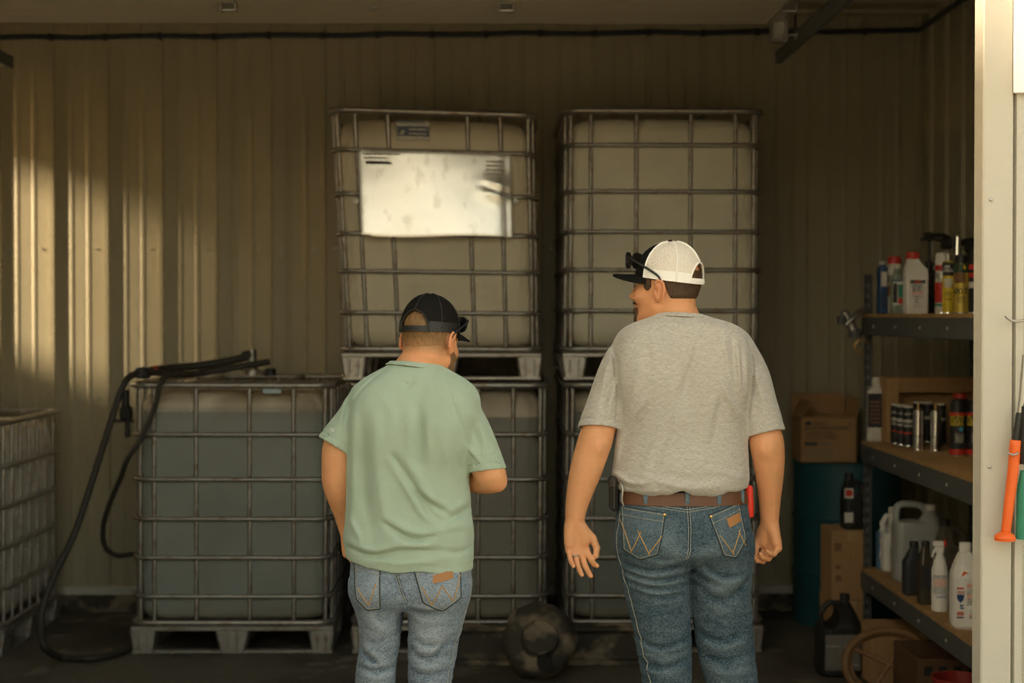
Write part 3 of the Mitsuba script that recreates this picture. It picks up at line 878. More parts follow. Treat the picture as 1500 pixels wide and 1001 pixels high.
def bottle_rect(label, c, w, d, h, body, capm, neck_dx=0.0, shoulder=0.75, cat='bottle', name='bottle', neck_r=0.02, cap_h=0.028, slope=0.0, yaw=0.0, group=None, corner=0.25):
    """A flat-sided bottle with rounded corners, a shoulder and a screw cap. Returns (key, frame) where frame(x, z, depth) lies on its front."""
    k = thing(name, label, cat, group)
    rings = []
    def ring(z, sw, sd, dx=0.0):
        o = rrect(w * sw, d * sd, min(w, d) * corner * min(sw, sd), 4)
        return np.column_stack([o[:, 0] + dx, o[:, 1], np.full(len(o), z)])
    for z, s_ in ((0, 0.90), (0.006, 0.97), (0.016, 1.0), (h * shoulder * 0.5, 1.0), (h * shoulder * 0.95, 1.0), (h * shoulder, 0.985)):
        rings.append(ring(z, s_, s_))
    ht = h - cap_h
    nr = neck_r
    for t in (0.25, 0.5, 0.75, 0.92):
        sw = 0.985 * (1 - t) + (2 * nr / w) * t
        sd = 0.985 * (1 - t ** 1.6) + (2 * nr / d) * t ** 1.6
        rings.append(ring(h * shoulder + (ht - 0.012 - h * shoulder) * (t ** 1.15), sw, sd, neck_dx * t))
    rings.append(ring(ht - 0.010, 2 * nr / w, 2 * nr / d, neck_dx)); rings.append(ring(ht, 2 * nr / w, 2 * nr / d, neck_dx))
    m = loft(rings)
    R = trimesh.transformations.rotation_matrix(math.radians(yaw), [0, 0, 1])
    m.apply_transform(R); m.apply_translation(c)
    part(k, 'body', m, body, 35)
    if capm:
        cm = lathe([(0, ht - 0.002), (nr * 1.15, ht - 0.002), (nr * 1.18, ht + cap_h * .2), (nr * 1.12, h - 0.003), (nr * 1.0, h), (0, h)], 18, (neck_dx, 0, 0))
        cm.apply_transform(R); cm.apply_translation(c)
        part(k, 'cap', cm, capm, 40)
    def frame(x, z, dpt):
        q = np.column_stack([np.asarray(x, float), np.full(len(np.atleast_1d(x)), -d / 2) - dpt - 0.0012, np.asarray(z, float)])
        return q @ R[:3, :3].T + c
    return k, frame


def label_flat(k, frame, x0, x1, z0, z1, material, name='label', off=0.0):
    o = np.array([(x0, z0), (x1, z0), (x1, z1), (x0, z1)])
    a = frame(o[:, 0], o[:, 1], np.full(4, off)); b = frame(o[:, 0], o[:, 1], np.full(4, off - 0.0035))
    m = loft([b, a])
    if m.volume < 0: m.invert()
    return part(k, name, m, material, False)


def lines_flat(k, frame, rows, off=0.0008):
    for x0, x1, z0, z1, mt in rows:
        label_flat(k, frame, x0, x1, z0, z1, mt, 'printed_line', off)


def jug(label, c, w, d, h, body, capm, yaw=0.0, name='jug', group=None, handle_side=1, neck_r=0.019, neck_dx=None):
    """A handled jug: a rounded body whose upper part is pierced by a handle (manifold difference)."""
    import manifold3d as m3
    k = thing(name, label, 'jug', group)
    hb = h * 0.62
    rings = []
    def ring(z, sw, sd, dx=0.0):
        o = rrect(w * sw, d * sd, min(w * sw, d * sd) * 0.28, 6)
        return np.column_stack([o[:, 0] + dx, o[:, 1], np.full(len(o), z)])
    ndx = -handle_side * w * 0.16 if neck_dx is None else neck_dx
    for z, s_ in ((0, 0.88), (0.006, 0.96), (0.018, 1.0), (hb * 0.5, 1.0), (hb * 0.96, 1.0), (hb, 0.99)):
        rings.append(ring(z, s_, s_))
    ht = h - 0.026
    for t in (0.15, 0.3, 0.45, 0.6, 0.75, 0.9, 0.97):
        s_ = 1 - t ** 1.25
        rings.append(ring(hb + (ht - 0.012 - hb) * t, 0.99 * s_ + 2 * neck_r * 1.15 / w * (1 - s_) + 0.0, 0.99 * s_ + 2 * neck_r * 1.15 / d * (1 - s_), ndx * (1 - s_)))
    rings.append(ring(ht - 0.008, 2 * neck_r / w, 2 * neck_r / d, ndx)); rings.append(ring(ht, 2 * neck_r / w, 2 * neck_r / d, ndx))
    m = loft(rings)
    R = trimesh.transformations.rotation_matrix(math.radians(yaw), [0, 0, 1])
    hx = handle_side * w * 0.30
    grip = tube(spline([(ndx + handle_side * neck_r * 0.6, 0, ht - 0.022), (handle_side * w * 0.20, 0, ht - 0.018), (handle_side * w * 0.36, 0, ht - 0.05), (handle_side * w * 0.40, 0, hb + 0.045), (handle_side * w * 0.36, 0, hb - 0.01)], 6), 0.0125, 10)
    # the dent under the handle
    dent = trimesh.creation.icosphere(3, 1.0)
    dent.apply_scale([w * 0.27, d * 0.75, h * 0.155]); dent.apply_translation([handle_side * w * (0.27 if neck_dx is None else 0.18), 0, hb + h * 0.10])
    try:
        a = m3.Manifold(m3.Mesh(np.asarray(m.vertices, np.float32), np.asarray(m.faces, np.uint32)))
        b = m3.Manifold(m3.Mesh(np.asarray(dent.vertices, np.float32), np.asarray(dent.faces, np.uint32)))
        o = (a - b).to_mesh()
        m = mesh_of(o.vert_properties[:, :3], o.tri_verts)
    except Exception as e:
        print('jug', e)
    for name_, q, mt in (('body', m, body), ('handle', grip, body)):
        q = q.copy(); q.apply_transform(R); q.apply_translation(c)
        part(k, name_, q, mt, 35)
    if capm:
        cm = lathe([(0, ht - 0.003), (neck_r * 1.2, ht - 0.003), (neck_r * 1.22, ht + 0.006), (neck_r * 1.15, h - 0.002), (neck_r, h), (0, h)], 18, (ndx, 0, 0))
        cm.apply_transform(R); cm.apply_translation(c)
        part(k, 'cap', cm, capm, 40)
    def frame(x, z, dpt):
        q = np.column_stack([np.asarray(x, float), np.full(len(np.atleast_1d(x)), -d / 2) - dpt - 0.0012, np.asarray(z, float)])
        return q @ R[:3, :3].T + c
    return k, frame


def on_top(x, dy=0.12):
    """Foot of a thing on the top shelf showing at pixel x, at its own distance along the shelf (the shelf is at eye height)."""
    return lambda Y: np.array([at(x, 458, Y)[0], Y, ZS[2]])


# top shelf (seen edge on; depth chosen along the shelf)
YT1 = 7.45
S1 = F / YT1
def tp_(x, Y): return np.array([at(x, 458, Y)[0], Y, ZS[2]])
k, fr = bottle_rect('narrow dark blue bottle, leftmost on the top shelf', tp_(1292, 7.80), 0.040, 0.07, (458 - 381) / (F / 7.8), 'mat_blue', 'mat_offwhite', neck_r=0.012, shoulder=0.90, cap_h=0.014)
lines_flat(k, fr, [(-0.012, 0.014, 0.13, 0.20, 'mat_offwhite'), (-0.015, 0.016, 0.03, 0.10, 'mat_navy')])
c = tp_(1310, 7.78)
k = can('grey can with a red cap, second from the left on the top shelf', c, 0.034, (458 - 364) / (F / 7.78), 'mat_offwhite', [(0.35, 0.55, -80, 80, 'mat_brown'), (0.6, 0.75, -80, 80, 'mat_galv')], 'mat_red', cap_h=0.04)
k, fr = bottle_rect('small clear green bottle with a green and red label on the top shelf', tp_(1314.5, 7.55), 0.060, 0.05, (458 - 385) / (F / 7.55), mat('mat_paleglass', (0.20, 0.25, 0.20), 0.25, spec=0.5), 'mat_offwhite', neck_r=0.014, shoulder=0.62, cap_h=0.02)
label_flat(k, fr, -0.027, 0.027, 0.04, 0.155, 'mat_offwhite')
lines_flat(k, fr, [(-0.027, 0.027, 0.148, 0.155, 'mat_blue'), (-0.004, 0.022, 0.075, 0.135, 'mat_green'), (-0.004, 0.024, 0.045, 0.072, 'mat_red'), (-0.026, -0.008, 0.05, 0.14, 'mat_ink')])
wb_ = 33 / S1
k, fr = bottle_rect('white plastic bottle with a red cap and black DIESEL FUEL lettering on the top shelf', tp_(1341, YT1), wb_, 0.075, (458 - 367.5) / S1, 'mat_white', 'mat_red', neck_dx=-0.013, neck_r=0.026, shoulder=0.72, cap_h=0.030, corner=0.16)
label_flat(k, fr, -0.034, 0.036, 0.138, 0.152, 'mat_ink', 'emblem')
label_flat(k, fr, -0.014, 0.014, 0.140, 0.150, 'mat_red', 'emblem', 0.001)
for t, h_, z, mt in (('DIESEL', 0.0145, 0.120, 'mat_ink'), ('FUEL', 0.0165, 0.101, 'mat_ink'), ('SUPPLEMENT', 0.0075, 0.090, 'mat_orange'), ('+ CETANE BOOST', 0.0055, 0.076, 'mat_ink')):
    part(k, 'lettering', flat_text(t, h_, None, z, 0.0, True, 0.85, frame=fr), mt, False)
# round initial under the lettering: a thick open ring
cc = [(0.006 * math.cos(a) * 1.2, 0.060 + 0.008 * math.sin(a)) for a in np.radians(np.linspace(40, 320, 16))]
part(k, 'emblem', tube(fr(np.array([q[0] for q in cc]), np.array([q[1] for q in cc]), np.full(16, 0.0)), 0.0024, 6), 'mat_ink', True)
lines_flat(k, fr, [(-0.02, 0.025, 0.030 + 0.004 * i, 0.0318 + 0.004 * i, 'mat_palelabel') for i in range(3)], 0.0)
# dark bottle with a hand pump behind
pc = tp_(1361, 7.75)
k, fr = bottle_rect('dark bottle with a black pump head behind the white bottle on the top shelf', pc, 0.06, 0.06, 0.235, 'mat_black', None, neck_r=0.014, shoulder=0.85, cap_h=0.012)
part(k, 'pump_stem', lathe([(0, 0.22), (0.020, 0.22), (0.020, 0.245), (0.008, 0.25), (0.008, 0.36), (0, 0.36)], 14, pc), 'mat_black', 40)
part(k, 'pump_head', cat_([rbox(pc + [-0.022, -0.018, 0.352], pc + [0.022, 0.018, 0.385], 0.008), tube([pc + [0.0, 0, 0.372], pc + [0.07, 0, 0.372], pc + [0.10, 0, 0.362]], [0.011, 0.009, 0.006], 8)]), 'mat_black', 30)
c = tp_(1380, 7.40)
k = can('red and white can with a white cap on the top shelf', c, 0.0325, (458 - 366) / (F / 7.4), 'mat_offwhite', [(0.22, 0.62, -90, 90, 'mat_red'), (0.86, 0.97, -90, 90, 'mat_red'), (0.70, 0.84, -90, 90, 'mat_galv'), (0.15, 0.2, -90, 90, 'mat_green')], 'mat_white', cap_h=0.058)
part(k, 'lettering', arc_text('PV-1', 0.016, c, 0.0335, 0.175, -20), 'mat_white', False)
c = tp_(1389, 7.18)
k = can('yellow spray can with a black shoulder and no cap on the top shelf', c, 0.0260, (458 - 370) / (F / 7.18), 'mat_yellow', [(0.72, 0.97, -170, 170, 'mat_ink')], None)
lb = part(k, 'label', arc_patch(c, 0.0262, 0.115, 0.155, -55, 25), 'mat_offwhite', True)
part(k, 'lettering', arc_text('OIL', 0.012, c, 0.0268, 0.200, -25), 'mat_white', False)
part(k, 'lettering', arc_text('SPRAY', 0.010, c, 0.0268, 0.183, -18), 'mat_white', False)
for z in (0.09, 0.08, 0.062): part(k, 'printed_line', arc_patch(c, 0.0265, z, z + 0.003, -45, 20), 'mat_ink', True)
c = tp_(1408.5, 7.0)
k = can('wide gold spray can with a black cap on the top shelf', c, 0.0345, (458 - 364) / (F / 7.0), 'mat_gold', [(0.80, 0.97, -170, 170, mat('mat_darkgreen', (0.03, 0.06, 0.03), 0.4)), (0.60, 0.80, -75, 10, 'mat_brown')], 'mat_black', cap_h=0.042)
part(k, 'lettering', arc_text('007', 0.024, c, 0.0355, 0.085, -25), 'mat_ink', False)
part(k, 'emblem', arc_patch(c, 0.0356, 0.19, 0.205, -5, 12), 'mat_yellow', True)
for z in (0.07, 0.06, 0.05): part(k, 'printed_line', arc_patch(c, 0.0352, z, z + 0.003, -45, 5), 'mat_ink', True)
c = tp_(1429, 6.9)
k = can('black can with red and white bands beside the gold can on the top shelf', c, 0.030, 0.27, 'mat_black', [(0.70, 0.80, -90, 60, 'mat_red'), (0.50, 0.62, -90, 60, 'mat_offwhite'), (0.86, 0.96, -90, 60, 'mat_red')], 'mat_black')
# grease gun lying behind
gg = thing('grease_gun', 'chrome and black grease gun standing behind the cans on the top shelf', 'grease gun')
g0 = tp_(1402, 7.7)
part(gg, 'barrel', lathe([(0, 0), (0.026, 0), (0.026, 0.27), (0.018, 0.285), (0.018, 0.36), (0.013, 0.372), (0, 0.372)], 16, g0), 'mat_chrome', 40)
part(gg, 'head', cat_([rbox(g0 + [-0.075, -0.02, 0.305], g0 + [-0.022, 0.02, 0.36], 0.01), tube([g0 + [0.0, 0, 0.33], g0 + [0.06, 0, 0.345], g0 + [0.13, 0, 0.34]], 0.016, 8), rbox(g0 + [0.03, -0.02, 0.29], g0 + [0.09, 0.02, 0.352], 0.012)]), 'mat_black', 30)
part(gg, 'hose', tube(spline([g0 + [0.05, 0.02, 0.30], g0 + [0.085, 0.0, 0.24], g0 + [0.07, 0.02, 0.12], g0 + [0.075, 0.02, 0.02]], 6), 0.008, 8), 'mat_rubber', True)
part(gg, 'lever', tube([g0 + [-0.07, 0, 0.345], g0 + [-0.12, 0.01, 0.352], g0 + [-0.17, 0.02, 0.352]], 0.007, 8), 'mat_black', True)

# middle shelf
c = spot(1281, 645, 1)
sC = F / c[1]
k, fr = bottle_rect('dirty white jug with a dark label at the far end of the middle shelf', np.array([SXF + 0.045, c[1] - 0.06, c[2]]), 0.075, 0.09, 93 / sC, 'mat_offwhite', 'mat_offwhite', neck_dx=0.012, neck_r=0.018, shoulder=0.80, name='jug', cat='jug')
label_flat(k, fr, -0.038, 0.030, 0.07, 0.235, 'mat_ink')
lines_flat(k, fr, [(-0.03, 0.02, 0.09 + 0.02 * i, 0.098 + 0.02 * i, 'mat_brown') for i in range(6)], 0.001)
# open cardboard box behind the cans
bx = thing('cardboard_box', 'open cardboard box behind the black spray cans on the middle shelf', 'box')
xb0, xb1, Yb0, Yb1, zb0, hbx = SXF + 0.075, SXB - 0.02, 7.86, 7.99, ZS[1] + 0.0005, 0.315
for nm, lo, hi in (('side', (xb0, Yb0, zb0), (xb0 + 0.005, Yb1, zb0 + hbx)), ('side', (xb1 - 0.005, Yb0, zb0), (xb1, Yb1, zb0 + hbx)), ('back', (xb0, Yb1 - 0.005, zb0), (xb1, Yb1, zb0 + hbx)), ('bottom', (xb0, Yb0, zb0), (xb1, Yb1, zb0 + 0.005)), ('top', (xb0, Yb0, zb0 + hbx - 0.005), (xb1, Yb1, zb0 + hbx)), ('flap', (xb0, Yb0 - 0.005, zb0), (xb0 + 0.062, Yb0, zb0 + hbx))):
    part(bx, nm, rbox(lo, hi, 0.001), 'mat_card', False)
part(bx, 'flap', rot(rbox((xb0, Yb0 - 0.004, zb0 + hbx - 0.075), (xb1, Yb0, zb0 + hbx), 0.001), 18, [1, 0, 0], (0, Yb0, zb0 + hbx)), 'mat_card', False)
black_cans = [(1315, 653.5), (1323, 655.5), (1333, 657.5), (1353, 652), (1367, 653), (1386, 656)]
for i, (x, y) in enumerate(black_cans):
    c = spot(x, y, 1)
    c[1] = max(c[1], 6.95)
    s_ = F / c[1]
    front = i < 3
    can(['black spray can with a white top, nearest the cardboard box edge', 'black spray can with a white top, second from the cardboard box edge', 'black spray can with a white top, just left of the bare steel cans',
         'black spray can with a white top, behind the left bare steel can', 'black spray can with a white top, between the bare steel cans', 'black spray can with a white top, just left of the black and red cans'][i],
        c + [0, 0.03 if front else 0.10, 0.007], 0.0265, (0.232 if front else 0.238), 'mat_black', [(0.60, 0.68, -70, 40, 'mat_palelabel'), (0.50, 0.55, -60, 30, 'mat_palelabel'), (0.32, 0.36, -60, 30, 'mat_red'), (0.80, 0.83, -60, 30, 'mat_palelabel')] if front else [(0.6, 0.66, -70, 40, 'mat_palelabel')], 'mat_offwhite', 'black spray cans on the middle shelf', cap_h=0.012)
for i, (x, y, lab) in enumerate(((1345, 660, 'bare steel spray can with a brass valve, left one of the pair'), (1370.5, 661, 'bare steel spray can with a brass valve, right one of the pair'))):
    c = spot(x, y, 1)
    can(lab, c, 0.0255, 0.215, 'mat_chrome', [(0.34, 0.36, -170, 170, 'mat_ink'), (0.70, 0.71, -170, 170, 'mat_galv')], None, 'bare steel cans on the middle shelf', 'brass')
for i, (x, y, lab) in enumerate(((1402.5, 668, 'black and red spray can with yellow FLEX SEAL lettering, fully in view'), (1427, 668, 'black and red spray can with yellow FLEX SEAL lettering, cut by the white door post'))):
    c = spot(x, y, 1)
    r = 0.0345
    k = can(lab, c, r, 0.245, 'mat_black', [(0.90, 0.975, -170, 170, 'mat_red'), (0.03, 0.16, -170, 170, 'mat_red'), (0.30, 0.52, -35, 35, mat('mat_greylabel', (0.16, 0.15, 0.14), 0.5)), (0.20, 0.30, -60, 60, 'mat_ink')], 'mat_black', 'black and red cans on the middle shelf', cap_h=0.055)
    part(k, 'lettering', arc_text('FLEX', 0.019, c, r + 0.001, 0.158, -20), 'mat_yellow', False)
    part(k, 'lettering', arc_text('SEAL', 0.019, c, r + 0.001, 0.134, -20), 'mat_yellow', False)
    dr_ = trimesh.creation.icosphere(2, 0.010); dr_.apply_scale([1, .3, 1]); dr_.apply_translation([c[0] + 0.006, c[1] - r - 0.0005, c[2] + 0.118])
    part(k, 'emblem', dr_, mat('mat_sky', (0.05, 0.30, 0.50), 0.4), True)
    for j in range(5): part(k, 'printed_line', arc_patch(c, r * 0.995, 0.062 + 0.006 * j, 0.064 + 0.006 * j, -28, 28), 'mat_palelabel', True)
c = spot(1415, 655, 1) + [0, 0.10, 0]
k = can('can with a flat red lid standing behind the black and red cans', c, 0.034, 0.285, 'mat_black', [], 'mat_red', cap_h=0.028)
# crumpled black plastic over the box
cr = trimesh.creation.icosphere(4, 1.0)
v = np.array(cr.vertices); v *= (1 + 0.7 * (meshkit.fbm(v * 3.2, 4, 7) - 0.5))[:, None]
cr.vertices = v * [0.10, 0.2, 0.075] + [xb1 - 0.08, 7.25, ZS[1] + 0.07]
solo('plastic_bag', cr, mat('mat_bag', (0.02, 0.02, 0.02), 0.3), 'crumpled black plastic bag stuffed in behind the cans on the middle shelf', 'bag', 40)

# bottom shelf
c = spot(1289, 836, 0); c = c + [0.02, 0.05, 0]
k, fr = bottle_rect('small blue and white carton at the far end of the bottom shelf', c + [0, 0, 0], 0.045, 0.07, 0.19, mat('mat_paleblue2', (0.10, 0.20, 0.32), 0.5), None, neck_r=0.019, shoulder=0.96, cap_h=0.002, name='carton', cat='carton')
lines_flat(k, fr, [(-0.018, 0.018, 0.13, 0.15, 'mat_gold'), (-0.018, 0.018, 0.06, 0.10, 'mat_offwhite')])
c = spot(1307, 838, 0) + [0, 0.06, 0]
k, fr = jug('white jug with a blue label left of the big grey jug on the bottom shelf', c, 0.085, 0.12, 0.305, 'mat_white', 'mat_offwhite', handle_side=-1, neck_r=0.016)
label_flat(k, fr, -0.025, 0.040, 0.03, 0.15, 'mat_white')
lines_flat(k, fr, [(-0.01, 0.032, 0.085, 0.115, 'mat_blue'), (-0.01, 0.032, 0.055, 0.065, 'mat_navy'), (-0.01, 0.03, 0.13, 0.136, 'mat_ink')], 0.001)
# the big pale jug with a handle along its top
c = spot(1332, 856, 0) + [0.055, 0.09, 0]
bj = thing('jug', 'large translucent grey jug with a handle across its top on the bottom shelf', 'jug')
sC = F / c[1]
w_, d_, h_ = 0.215, 0.15, 0.355
mat('mat_greyjug', (0.36, 0.37, 0.35), 0.35)
rings = []
for z, sw, dx in ((0, .9, 0), (0.008, .98, 0), (0.02, 1, 0), (0.24, 1, 0), (0.262, .97, -.002), (0.28, .90, -.006)):
    o = rrect(w_ * sw, d_ * sw, 0.035, 5); rings.append(np.column_stack([o[:, 0] + dx, o[:, 1], np.full(len(o), z)]))
mj = loft(rings); mj.apply_translation(c)
part(bj, 'body', mj, 'mat_greyjug', 35)
part(bj, 'handle', tube(c + spline([(-0.093, 0, 0.25), (-0.095, 0, 0.31), (-0.083, 0, 0.352), (-0.03, 0, 0.358), (0.02, 0, 0.350), (0.045, 0, 0.318), (0.05, 0, 0.27)], 6), 0.0165, 12), 'mat_greyjug', True)
part(bj, 'neck', lathe([(0, 0.26), (0.055, 0.26), (0.045, 0.295), (0.026, 0.315), (0.024, 0.335), (0, 0.335)], 20, c + [0.062, 0, 0]), 'mat_greyjug', 40)
part(bj, 'cap', lathe([(0, 0.332), (0.026, 0.332), (0.026, 0.354), (0.022, 0.358), (0, 0.358)], 20, c + [0.062, 0, 0]), 'mat_white', 40)
c = spot(1338, 874, 0) + [0.0, 0.05, 0]; c[0] = max(c[0], SXF + 0.036)
k, fr = bottle_rect('dark grimy bottle in front of the large grey jug', c, 0.075, 0.08, 0.235, mat('mat_darkjug', (0.035, 0.036, 0.040), 0.4), 'mat_black', neck_r=0.018, shoulder=0.62, cap_h=0.02, neck_dx=0.01)
c = spot(1360, 888, 0) + [0.0, 0.05, 0]; c[0] = max(c[0], SXF + 0.03)
k, fr = bottle_rect('clear brown bottle left of the white spray bottle', c, 0.062, 0.07, 0.27, mat('mat_brownglass', (0.055, 0.045, 0.03), 0.2, spec=0.5), 'mat_black', neck_r=0.015, shoulder=0.66, cap_h=0.02)
label_flat(k, fr, -0.026, 0.026, 0.07, 0.17, 'mat_ink')
c = spot(1379, 862, 0) + [0.05, 0.02, 0]
k, fr = jug('dusty brown jug with a handle behind the white spray bottle', c, 0.14, 0.13, 0.31, mat('mat_dustyjug', (0.10, 0.085, 0.06), 0.5), 'mat_black', handle_side=1, neck_dx=-0.03)
# white spray bottle
c = spot(1380, 897, 0) + [0, 0.035, 0]; c[0] = max(c[0], SXF + 0.03)
sb = thing('spray_bottle', 'white spray bottle with a red nozzle tip beside the large white jug', 'spray bottle')
part(sb, 'body', lathe([(0, 0), (0.032, 0), (0.0345, 0.006), (0.0345, 0.165), (0.032, 0.18), (0.022, 0.215), (0.015, 0.235), (0.014, 0.25), (0, 0.25)], 24, c), 'mat_white', 40)
part(sb, 'collar', lathe([(0, 0.244), (0.018, 0.244), (0.018, 0.266), (0.014, 0.27), (0, 0.27)], 18, c), 'mat_white', 40)
part(sb, 'trigger_head', cat_([rbox(c + [-0.03, -0.012, 0.268], c + [0.016, 0.012, 0.292], 0.006), tube(spline([c + [-0.012, 0, 0.272], c + [-0.024, 0, 0.25], c + [-0.034, 0, 0.225]], 4), 0.005, 6)]), 'mat_white', 30)
part(sb, 'nozzle', rbox(c + [0.014, -0.010, 0.268], c + [0.026, 0.010, 0.296], 0.004), 'mat_red', False, label='red nozzle tip')
lb = part(sb, 'label', arc_patch(c, 0.0345, 0.035, 0.158, -85, 70), 'mat_white', True)
for j in range(10):
    part(sb, 'printed_line', arc_patch(c, 0.0352, 0.148 - 0.008 * j, 0.151 - 0.008 * j, -60, 40 - (j % 3) * 8), ('mat_ink' if j < 2 else 'mat_orange' if j < 6 else 'mat_ink'), True)
part(sb, 'lettering', arc_text('HANDI', 0.010, c, 0.0354, 0.058, 0), 'mat_blue', False)
# large white jug
c = spot(1412, 925, 0) + [0.0, 0.09, 0]; c[0] = SXF + 0.084
k, fr = jug('large white gallon jug with orange and blue printed labels nearest the white door post', c, 0.168, 0.165, 0.335, 'mat_white', 'mat_white', handle_side=1, neck_r=0.021, yaw=-8)
label_flat(k, fr, -0.036, 0.036, 0.045, 0.185, 'mat_white')
for j in range(12):
    mt = 'mat_orange' if j < 2 or 6 <= j < 8 else 'mat_fadeink'
    lines_flat(k, fr, [(-0.032, 0.032 - 0.006 * (j % 3 == 2), 0.178 - 0.0072 * j, 0.1815 - 0.0072 * j, mt)], 0.001)
part(k, 'lettering', flat_text('LUCAS', 0.009, None, 0.145, -0.057, True, 0.8, frame=fr), 'mat_red', False)
sd = sg.Polygon([(-0.072, 0.140), (-0.042, 0.140), (-0.045, 0.122), (-0.057, 0.108), (-0.069, 0.122)])
m = trimesh.creation.extrude_polygon(sd, 0.001, engine='earcut'); vv = np.array(m.vertices)
m.vertices = fr(vv[:, 0], vv[:, 1], vv[:, 2]); part(k, 'emblem', m, 'mat_blue', False)
for j, (z, mt) in enumerate(((0.163, 'mat_red'), (0.095, 'mat_blue'), (0.085, 'mat_blue'), (0.068, 'mat_red'), (0.060, 'mat_red'), (0.048, 'mat_ink'))):
    lines_flat(k, fr, [(-0.070 + 0.012 * (j in (1, 2)), -0.044, z, z + 0.005, mt)], 0.001)
part(k, 'lettering', flat_text('Lubricant', 0.008, None, 0.075, -0.002, True, 0.8, frame=fr), 'mat_blue', False)
for j in range(4): lines_flat(k, fr, [(-0.024, 0.024, 0.062 - 0.005 * j, 0.0645 - 0.005 * j, 'mat_red' if j < 2 else 'mat_ink')], 0.001)
tag_ = rbox((-0.060, -0.004, 0.205), (-0.036, 0.0, 0.228), 0.001); tag_ = rot(tag_, 28, [0, 1, 0], (-0.048, 0, 0.216)); tag_.apply_translation(c + [0.0, -0.067, 0.0])
part(k, 'tag', tag_, 'mat_orange', False)

# the nozzle hung on the shelf post
nz = thing('fuel_nozzle', 'worn metal fuel nozzle hanging on the end post of the shelves', 'nozzle')
n0 = at(1246, 468, 7.9)
part(nz, 'grip', tube(spline([at(1236, 456, 7.88), at(1243, 470, 7.88), at(1251, 486, 7.88)], 5), [0.022] * 6 + [0.026] * 5, 12), 'mat_galv', True)
part(nz, 'spout', tube(spline([at(1237, 478, 7.86), at(1250, 466, 7.86), at(1259, 457, 7.88), at(1268, 455, 7.9)], 5), 0.014, 10), 'mat_galv', True)
part(nz, 'swivel', cat_([lathe([(0, -.02), (0.03, -.02), (0.033, 0), (0.025, 0.02), (0, 0.02)], 16, at(1252, 489, 7.88)), lathe([(0, -.02), (0.022, -.02), (0.022, 0.02), (0, 0.02)], 14, at(1233, 470, 7.86))]), 'mat_shelfsteel', 40)
part(nz, 'trigger_guard', tube(spline([at(1262, 497, 7.88), at(1254, 502, 7.88), at(1252, 508, 7.88), at(1256, 514, 7.88), at(1263, 518, 7.88)], 5), 0.006, 8), 'mat_brass', True)
part(nz, 'lever', tube([at(1263, 496, 7.88), at(1272, 503, 7.88)], 0.005, 8), 'mat_brass', True)

# ------------------------------------------------------------------ drum, boxes and jugs at the end of the shelves
DX, DY, DR = at(1162, 700, 8.95)[0] + 0.29, 8.93, 0.288
dh = 0.885
pr = [(0, 0.0), (DR - 0.004, 0.0), (DR, 0.01), (DR, 0.27), (DR + 0.010, 0.285), (DR, 0.30), (DR, 0.57), (DR + 0.010, 0.585), (DR, 0.60), (DR, dh - 0.012), (DR + 0.006, dh - 0.006), (DR + 0.004, dh), (DR - 0.012, dh), (DR - 0.016, dh - 0.018), (0, dh - 0.018)]
dk = thing('drum', 'dark teal steel drum standing in the back right corner under a carton', 'drum')
part(dk, 'shell', lathe(pr, 48, (DX, DY, 0.0)), 'mat_drum', 35)
part(dk, 'bung', lathe([(0, dh - 0.02), (0.03, dh - 0.02), (0.03, dh - 0.006), (0, dh - 0.006)], 16, (DX + 0.15, DY + 0.14, 0)), 'mat_galv', 40)


def carton(label, lo, hi, name='cardboard_box', flaps=False, texts=(), tape=True, yaw=0):
    k = thing(name, label, 'box')
    lo, hi = np.array(lo, float), np.array(hi, float)
    ctr = (lo + hi) / 2
    def put(n, m, mt, **kw):
        if yaw: m = rotz(m, yaw, (ctr[0], ctr[1], 0))
        return part(k, n, m, mt, False, **kw)
    put('body', rbox(lo, hi, 0.003), 'mat_card')
    if tape: put('tape', rbox((ctr[0] - 0.022, lo[1] - 0.0008, hi[2] - 0.05), (ctr[0] + 0.022, hi[1] + 0.0008, hi[2] + 0.0008), 0.0003), mat('mat_tape', (0.42, 0.28, 0.14), 0.3))
    if flaps:
        put('flap', rot(rbox((lo[0], hi[1] - 0.004, hi[2]), (hi[0], hi[1], hi[2] + 0.12), 0.001), -14, [1, 0, 0], (0, hi[1], hi[2])), 'mat_card')
        put('flap', rot(rbox((lo[0], lo[1], hi[2]), (lo[0] + 0.004, hi[1], hi[2] + 0.10), 0.001), 30, [0, 1, 0], (lo[0], 0, hi[2])), 'mat_card')
        put('flap', rot(rbox((hi[0] - 0.004, lo[1], hi[2]), (hi[0], hi[1], hi[2] + 0.10), 0.001), 10, [0, 1, 0], (hi[0], 0, hi[2])), 'mat_card')
    for t, h_, x, z in texts:
        m = meshkit.text_mesh(t, h_, 0.0012, True)
        v = np.array(m.vertices)
        m.vertices = np.column_stack([lo[0] + x + v[:, 0] * 0.9, lo[1] - 0.0003 - v[:, 2] + 0.0006, hi[2] - z + v[:, 1]])
        put('lettering', m, 'mat_ink')
    return k, put, lo, hi


